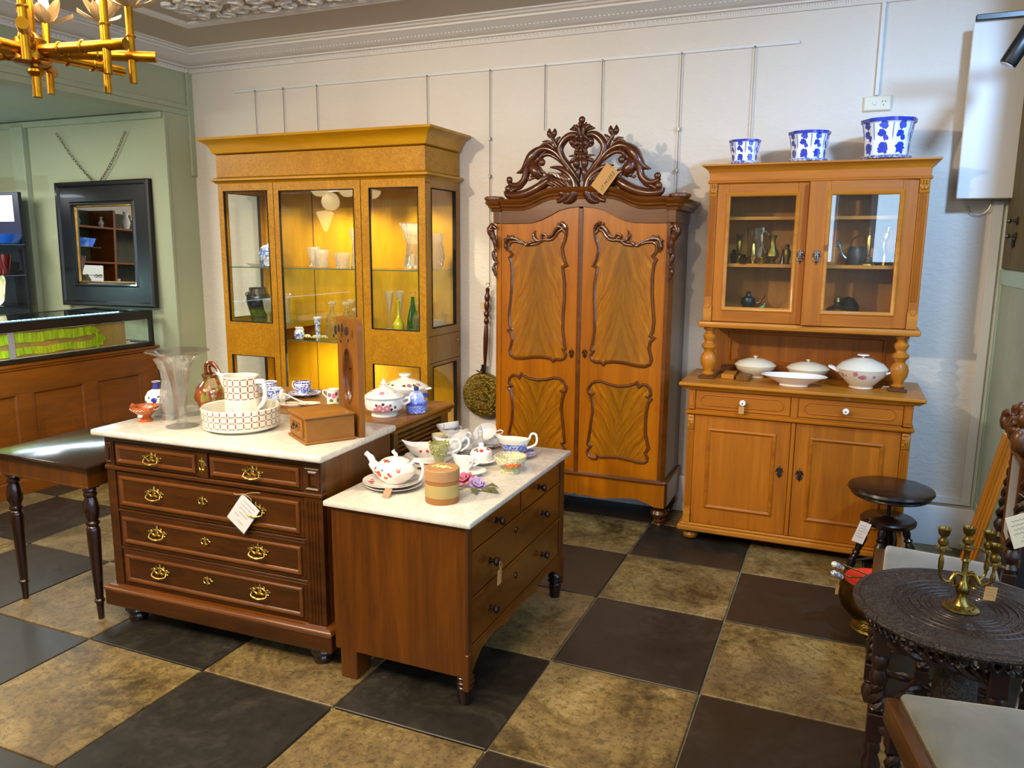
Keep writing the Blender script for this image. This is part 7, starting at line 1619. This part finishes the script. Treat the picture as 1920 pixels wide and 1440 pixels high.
for i in range(4):
    p, q = LP_[i], LP_[(i+1) % 4]
    for z in (.45, .17): b = B(); twist(b, (p[0], p[1], z), (q[0], q[1], z), .018, 3.2); b.obj('twist_rail', DK, rtb)
B().lathe([(0, .12), (.012, .13), (.045, .165), (.064, .24), (.060, .32), (.040, .40), (.055, .46), (.075, .53), (0, .53)], (.0, .0, 0), 10).obj('carved_pendant', CT.m, rtb)
B().box(-.26, .26, -.012, .012, .503, .529, mat=T(0, 0, 0, 0, 0, math.atan2(-.105, -.215))).box(-.26, .26, -.012, .012, .503, .529, mat=T(0, 0, 0, 0, 0, math.atan2(-.225, .065))).obj('cross_bearer', DK, rtb)
tag(ring(B(), [(.36, 2.66, .005), (.44, 2.62, .006), (.50, 2.56, .02), (.55, 2.56, .10), (.57, 2.60, .2), (.60, 2.68, .28)], .004, 7).obj('power_cable', plain('pale_cable', '#b9b090', .4)), 'pale cable curving up behind the round carved table', 'cable')
# candelabra
cb = thing('candelabra', 'small three-arm brass candelabra with leafy drip pans on the carved table', 'candelabra', (.383, 2.512, .5517), yaw*-1*0)
OB = brassmat('green_brass', '#9c8646', .3)
B().lathe([(0, 0), (.048, 0), (.050, .003), (.044, .008), (.022, .013), (.015, .022), (.012, .04), (.018, .052), (.020, .066), (.012, .082), (.008, .09), (.0085, .145), (.013, .15), (.008, .156), (.0075, .175), (.012, .185), (.010, .190), (0, .190)], seg=28).obj('stem', OB, cb)
b = B()
for k in range(18): a = 2*PI*k/18; b.ball((.036*math.cos(a), .036*math.sin(a), .0105), .005, (1, 1, .4), 6)
b.obj('base_relief', OB, cb, kind='stuff')
ev = Vector((rt.x, rt.y, 0)).normalized(); ed = Vector((-rt.y, rt.x, 0))
def socket(b, c):
    c = Vector(c)
    for q in range(8):
        a = 2*PI*q/8; e_ = Vector((math.cos(a), math.sin(a), 0)); b.tube([c+e_*.008, c+e_*.018+Vector((0, 0, .001)), c+e_*.027+Vector((0, 0, .005 if q % 2 else -.002))], [.004, .006, .002], 6, flat=.4, nrm=(0, 0, 1))
    b.lathe([(0, 0), (.008, .002), (.007, .008), (.014, .016), (.014, .026), (.008, .032), (.008, .036), (.015, .044), (.017, .058), (.019, .062), (.014, .062), (.011, .05), (0, .048)], tuple(c), 18)
b = B(); socket(b, (0, 0, .190)); b.obj('candle_socket', OB, cb)
for k, (s, y_, zt) in enumerate(((-1, -.01, .190), (1, .0, .176), (1, -.05, .156))):
    p = ev*(s*(.078 if s < 0 else (.062 if k < 2 else .052)))+ed*y_; b = B()
    b.tube(spline([Vector((0, 0, .100)), p*.35+Vector((0, 0, .112)), p*.62+Vector((0, 0, .088)), p*.97+Vector((0, 0, .105)), p+Vector((0, 0, zt-.04)), p+Vector((0, 0, zt))], 5), [.005, .0055, .005, .0045, .0075, .0045], 7)
    b.tube(spline([p*.4+Vector((0, 0, .105)), p*.30+Vector((0, 0, .075)), p*.45+Vector((0, 0, .072)), p*.42+Vector((0, 0, .084))], 4), [.0045, .004, .003], 6)
    b.obj('curved_arm', OB, cb); b = B(); socket(b, p+Vector((0, 0, zt))); b.obj('candle_socket', OB, cb)
pricetag('price_tag', 'small kraft ticket hanging from the right arm of the candelabra', .034, .042, M['kraft'], (.452, 2.490, .640), (0, .1, .35), 3, string=[(0, 0, 0), (-.004, 0, .014), (-.008, .004, .030)])

# ================================================================ coal scuttle
sc_ = thing('coal_scuttle', 'round copper coal scuttle with red lining and china handles', 'bucket', (.208, 3.455, 0), .0)
COP = brassmat('brown_brass', '#7a5a24', .35)
B().lathe([(0, 0), (.082, 0), (.086, .006), (.078, .014), (.080, .020), (.066, .030), (.055, .045), (0, .045)], seg=40).obj('pedestal', M['oldbrass'], sc_)
B().lathe([(.05, .042), (.09, .056), (.130, .10), (.144, .150), (.138, .20), (.132, .222), (.126, .222), (.134, .15), (.12, .105), (.08, .065), (0, .06)], seg=44).obj('bowl', COP, sc_)
B().lathe([(0, .13), (.06, .15), (.112, .19), (.128, .215), (.124, .222), (.08, .20), (0, .17)], seg=36).obj('red_lining', plain('red_liner', '#d02c08', .5), sc_)
CHN = bluemat('handle_china', 70, (.42, .47), '#e8e2cc', '#2b335e')
for k, (y_, z_) in enumerate(((-.045, .235), (-.01, .262))):
    ring(B(), [(.02, y_-.02, .222), (-.03, y_-.01, .245), (-.10, y_, z_), (-.135, y_, z_+.01)], .004, 6).obj('handle_wire', M['oldbrass'], sc_)
    B().lathe([(0, -.042), (.007, -.040), (.013, -.03), (.011, -.014), (.014, -.005), (.014, .005), (.011, .014), (.013, .03), (.007, .040), (0, .042)], (0, 0, 0), 16, mat=T(-.152, y_-.02, z_+.008, math.radians(62), 0, math.radians(-35))).obj('china_grip', CHN, sc_)
pricetag('price_tag', 'slim brown ticket dangling from the coal scuttle handle', .014, .042, M['kraft'], (.062, 3.40, .195), (0, .05, .4), 2, string=[(0, 0, 0), (0, 0, .02), (.0, .01, .045)])

# ================================================================ hall chairs with grey velvet seats
VEL = NT('grey_velvet'); vn = VEL.noise(VEL.coord(), 5, 4, .6, .5); VEL.set('Base Color', VEL.ramp(vn, [(.3, C('#4b4e48')), (.55, C('#5f625b')), (.7, C('#6c6f6b'))])); VEL.set('Roughness', .75); VEL.set('Sheen Weight', .5)
CO = wood('chair_oak', '#32190a', '#683c1a', (16, 16, 2), .35, .4); CO2 = wood('chair_oak_rail', '#38200e', '#5f3c1c', (3, 16, 16), .42, .15)
def hall_chair(label, loc, rz, back=True, mk_leg=True):
    """front rail along local x, seat runs to +y, back at the rear"""
    o = thing('hall_chair', label, 'chair', loc, rz)
    Wf, Wb, Dp, zs = .42, .36, .41, .425
    P = [(-Wf/2, 0), (Wf/2, 0), (Wb/2, Dp), (-Wb/2, Dp)]
    b = B()
    B().box(-Wf/2, Wf/2, -.004, .032, .365, zs+.012, .006, seg=2).obj('front_rail', CO2, o)
    for s in (-1, 1): B().tube([(s*Wf/2*.95, .02, .40), (s*Wb/2*.96, Dp, .40)], .02, 4).obj('side_rail', CO2, o)
    # upholstered pad with rounded rear corners
    def outl(k, ins): 
        pts = [(-Wf/2+.006, .034), (-Wf/4, .034), (0, .034), (Wf/4, .034), (Wf/2-.006, .034), (Wf/2-.012, Dp*.35), (Wf/2-.020, Dp*.7)]
        for t in range(6): q = t/5*PI/2; pts.append((Wb/2-.05+.052*math.cos(q), Dp-.06+.052*math.sin(q)))
        for t in range(6): q = PI/2+t/5*PI/2; pts.append((-Wb/2+.05+.052*math.cos(q), Dp-.06+.052*math.sin(q)))
        pts += [(-Wf/2+.020, Dp*.7), (-Wf/2+.012, Dp*.35)]
        c = Vector((0, Dp/2)); return [Vector(p).lerp(c, ins) for p in pts]
    rows = [[(p.x, p.y, z) for p in outl(0, i_)] for i_, z in ((.0, .395), (-.008, .43), (-.004, .443), (.015, .452), (.05, .459), (.14, .465), (.35, .470), (.6, .472), (.999, .4725))]
    b = B().strip(rows, closed_v=True); b.obj('seat_pad', VEL.m, o, ang=80)
    b = B(); n = 40
    for k in range(n+1): b.ball((-Wf/2+.008+(Wf-.016)*k/n, .034, zs+.014), .0038, (1, 1, 1), 6)
    b.obj('nail_heads', M['brass'], o, kind='stuff')
    for s in (-1, 1):
        x = s*(Wf/2-.024)
        b = B().box(x-.021, x+.021, .002, .044, .30, .372, .003).box(x-.020, x+.020, .003, .043, .09, .15, .003); twist(b, (x, .023, .155), (x, .023, .30), .018, 2.2)
        b.lathe([(0, 0), (.016, 0), (.026, .03), (.027, .05), (.016, .075), (.022, .085), (.016, .09)], (x, .023, 0), 16); b.obj('leg', DK, o)
        x = s*(Wb/2-.012)
        b = B().box(x-.02, x+.02, Dp-.03, Dp+.01, 0, .56, .004)
        b.lathe([(.018, .56), (.022, .575), (.014, .59), (.023, .605), (.025, .62), (.015, .64), (.020, .65)], (x, Dp-.01, 0), 16); twist(b, (x, Dp-.01, .65), (x, Dp+.02, .93), .019, 3.6)
        b.ball((x, Dp+.022, .95), .026, (1, 1, 1), 12); b.obj('back_post', DK, o)
    b = B(); twist(b, (-Wf/2+.03, .023, .12), (Wf/2-.03, .023, .12), .015, 3.4); b.obj('stretcher', DK, o)
    for s in (-1, 1): b = B(); twist(b, (s*(Wf/2-.024), .03, .12), (s*(Wb/2-.012), Dp-.02, .12), .014, 3); b.obj('stretcher', DK, o)
    B().box(-.115, .115, Dp-.008, Dp+.022, .60, .90, .012, seg=3).obj('back_pad', VEL.m, o)
    b = B()
    for s in (-1, 1): b.box(min(s*.118, s*.14), max(s*.118, s*.14), Dp-.012, Dp+.02, .57, .93, .005)
    b.box(-.14, .14, Dp-.014, Dp+.022, .565, .598, .005).obj('back_frame', CO, o)
    b = B()
    for s in (-1, 1):
        ring(b, [(s*.17, Dp+.015, .94), (s*.15, Dp, .985), (s*.10, Dp-.01, .96), (s*.06, Dp, 1.02), (s*.085, Dp-.012, 1.055), (s*.05, Dp-.01, 1.07)], [.018, .026, .022, .026, .02, .010], 8)
        ring(b, [(s*.15, Dp-.01, .955), (s*.18, Dp-.03, .985), (s*.185, Dp-.03, 1.02), (s*.15, Dp-.02, 1.03)], [.012, .02, .018, .008], 8)
        b.ball((s*.10, Dp-.018, 1.0), .013, (1, 1, 1), 9)
        for q in range(5): ring(b, [(s*(.06+.02*q), Dp-.01, .95+.004*q), (s*(.085+.022*q), Dp-.03, .985+.008*(q % 2)), (s*(.10+.022*q), Dp-.026, 1.02-.006*q), (s*(.085+.022*q), Dp-.02, 1.035-.008*q)], [.006, .013, .010, .003], 6)
    ring(b, [(-.16, Dp+.0, .925), (0, Dp-.008, .94), (.16, Dp, .925)], [.018, .022, .018], 8); b.ball((0, Dp-.01, 1.075), .022, (1, .7, 1.2), 12)
    for q in range(7): a = (q-3)*.38; ring(b, [(0, Dp-.01, .97), (.035*math.sin(a), Dp-.034, 1.0), (.065*math.sin(a), Dp-.03, .99+.055*math.cos(a)), (.085*math.sin(a), Dp-.016, .985+.075*math.cos(a))], [.008, .015, .012, .003], 6)
    b.obj('carved_crest', CO, o, ang=60)
    return o
hall_chair('grey velvet carved chair in the lower right corner with brass nailed front', (.222, 1.915, 0), math.radians(-78))
hall_chair('grey velvet carved chair standing behind the round table by the right wall', (.172, 3.045, 0), math.radians(-94))
tg = thing('price_tag', 'cream handwritten ticket tied to the back of the rear hall chair', 'price tag', (.560, 2.80, .775), rot=(.08, math.radians(-22), .25))
B().box(-.045, .045, 0, .0015, -.112, 0, .0005).obj('card', plain('cream_card', '#ddd2b4', .7), tg)
b = B()
for k, (x0, x1) in enumerate(((-.032, .03), (-.036, .02), (-.03, .034), (-.034, .01), (-.01, .034), (-.02, .02))):
    z = -.018-.015*k; b.strip([[(x0+(x1-x0)*q/14, -.0006, z+.003*math.sin(q*2.3+k)+.001) for q in range(15)], [(x0+(x1-x0)*q/14, -.0006, z+.003*math.sin(q*2.3+k)-.0004) for q in range(15)]])
b.obj('handwriting', M['ink'], tg); ring(B(), [(.02, 0, -.004), (.035, .01, .03), (.02, .02, .06)], .001, 5).obj('string', M['string'], tg)
# fluted golden board leaning behind the chair
b = B().box(-.026, .026, -.011, .011, 0, .93, .003)
for k in range(4): b.tube([(-.017+.0113*k, -.0115, .01), (-.017+.0113*k, -.0115, .92)], .0035, 6)
tag(b.obj('fluted_board', wood('orange_oak', '#8a4e10', '#c07c2c', (20, 20, 1.5), .35, .3), loc=(.440, 3.34, .0045), rot=(0, math.radians(10.5), .0)), 'narrow fluted golden oak board leaning behind the rear hall chair', 'board')
# little fittings on the right wall planks
for k, (y, z) in enumerate(((4.30, 1.73), (4.30, 1.66))):
    tag(B().lathe([(0, 0), (.018, .002), (.02, .01), (.008, .018), (.007, .03), (.016, .038), (.010, .048), (0, .049)], (0, 0, 0), 14, mat=T(0, 0, 0, 0, -PI/2)).obj('metal_hook', plain('grey_knob', '#5d564f', .35, .7), loc=(.711, y, z)), ['upper grey metal knob fixed on the weathered planks', 'lower grey metal knob fixed on the weathered planks'][k], 'knob')
tag(B().box(-.014, .0, -.03, .03, -.02, .02, .003).obj('metal_latch', plain('dark_latch', '#3c3a38', .4, .7), loc=(.711, 4.36, 1.63)), 'small dark metal latch under the knobs on the planks', 'latch')

# ================================================================ glowing shades behind the counter, mirrored in the cabinet glass
def shade(name, lab, x, y, z, prof, es=5):
    o = thing(name, lab, 'lamp', (x, y, z)); B().lathe(prof, seg=28).obj('shade', plain('warm_shade', '#fff1cf', .4, emis='#ffe0a0', es=es), o)
    B().tube([(0, 0, prof[-1][1]-.01), (0, 0, 2.54-z)], .004, 6).obj('cord', M['black'], o)
shade('pendant_lamp', 'round glowing pendant globe mirrored in the cabinet glass', -6.81, -.97, 2.2, [(0, -.13)]+[(.13*math.sin(t), -.13*math.cos(t)) for t in (.5, 1, 1.57, 2.1, 2.6)]+[(.02, .13), (0, .14)])
shade('pendant_lamp', 'ribbed cone pendant shade mirrored in the cabinet glass', -7.30, -1.50, 2.0, [(0, -.21), (.03, -.19), (.08, -.06), (.13, .06), (.12, .085), (.03, .10), (0, .11)])
shade('ceiling_shade', 'small bowl shade mirrored at the top left of the cabinet glass', -6.45, -.24, 2.3, [(0, -.08), (.06, -.07), (.11, -.02), (.12, .03), (0, .05)])
shade('ceiling_shade', 'small bowl shade mirrored at the top right of the centre pane', -6.16, -.45, 2.3, [(0, -.08), (.06, -.07), (.11, -.02), (.12, .03), (0, .05)])
shade('ceiling_shade', 'small bowl shade mirrored in the right cabinet pane', -6.07, -.90, 2.3, [(0, -.08), (.06, -.07), (.11, -.02), (.12, .03), (0, .05)])
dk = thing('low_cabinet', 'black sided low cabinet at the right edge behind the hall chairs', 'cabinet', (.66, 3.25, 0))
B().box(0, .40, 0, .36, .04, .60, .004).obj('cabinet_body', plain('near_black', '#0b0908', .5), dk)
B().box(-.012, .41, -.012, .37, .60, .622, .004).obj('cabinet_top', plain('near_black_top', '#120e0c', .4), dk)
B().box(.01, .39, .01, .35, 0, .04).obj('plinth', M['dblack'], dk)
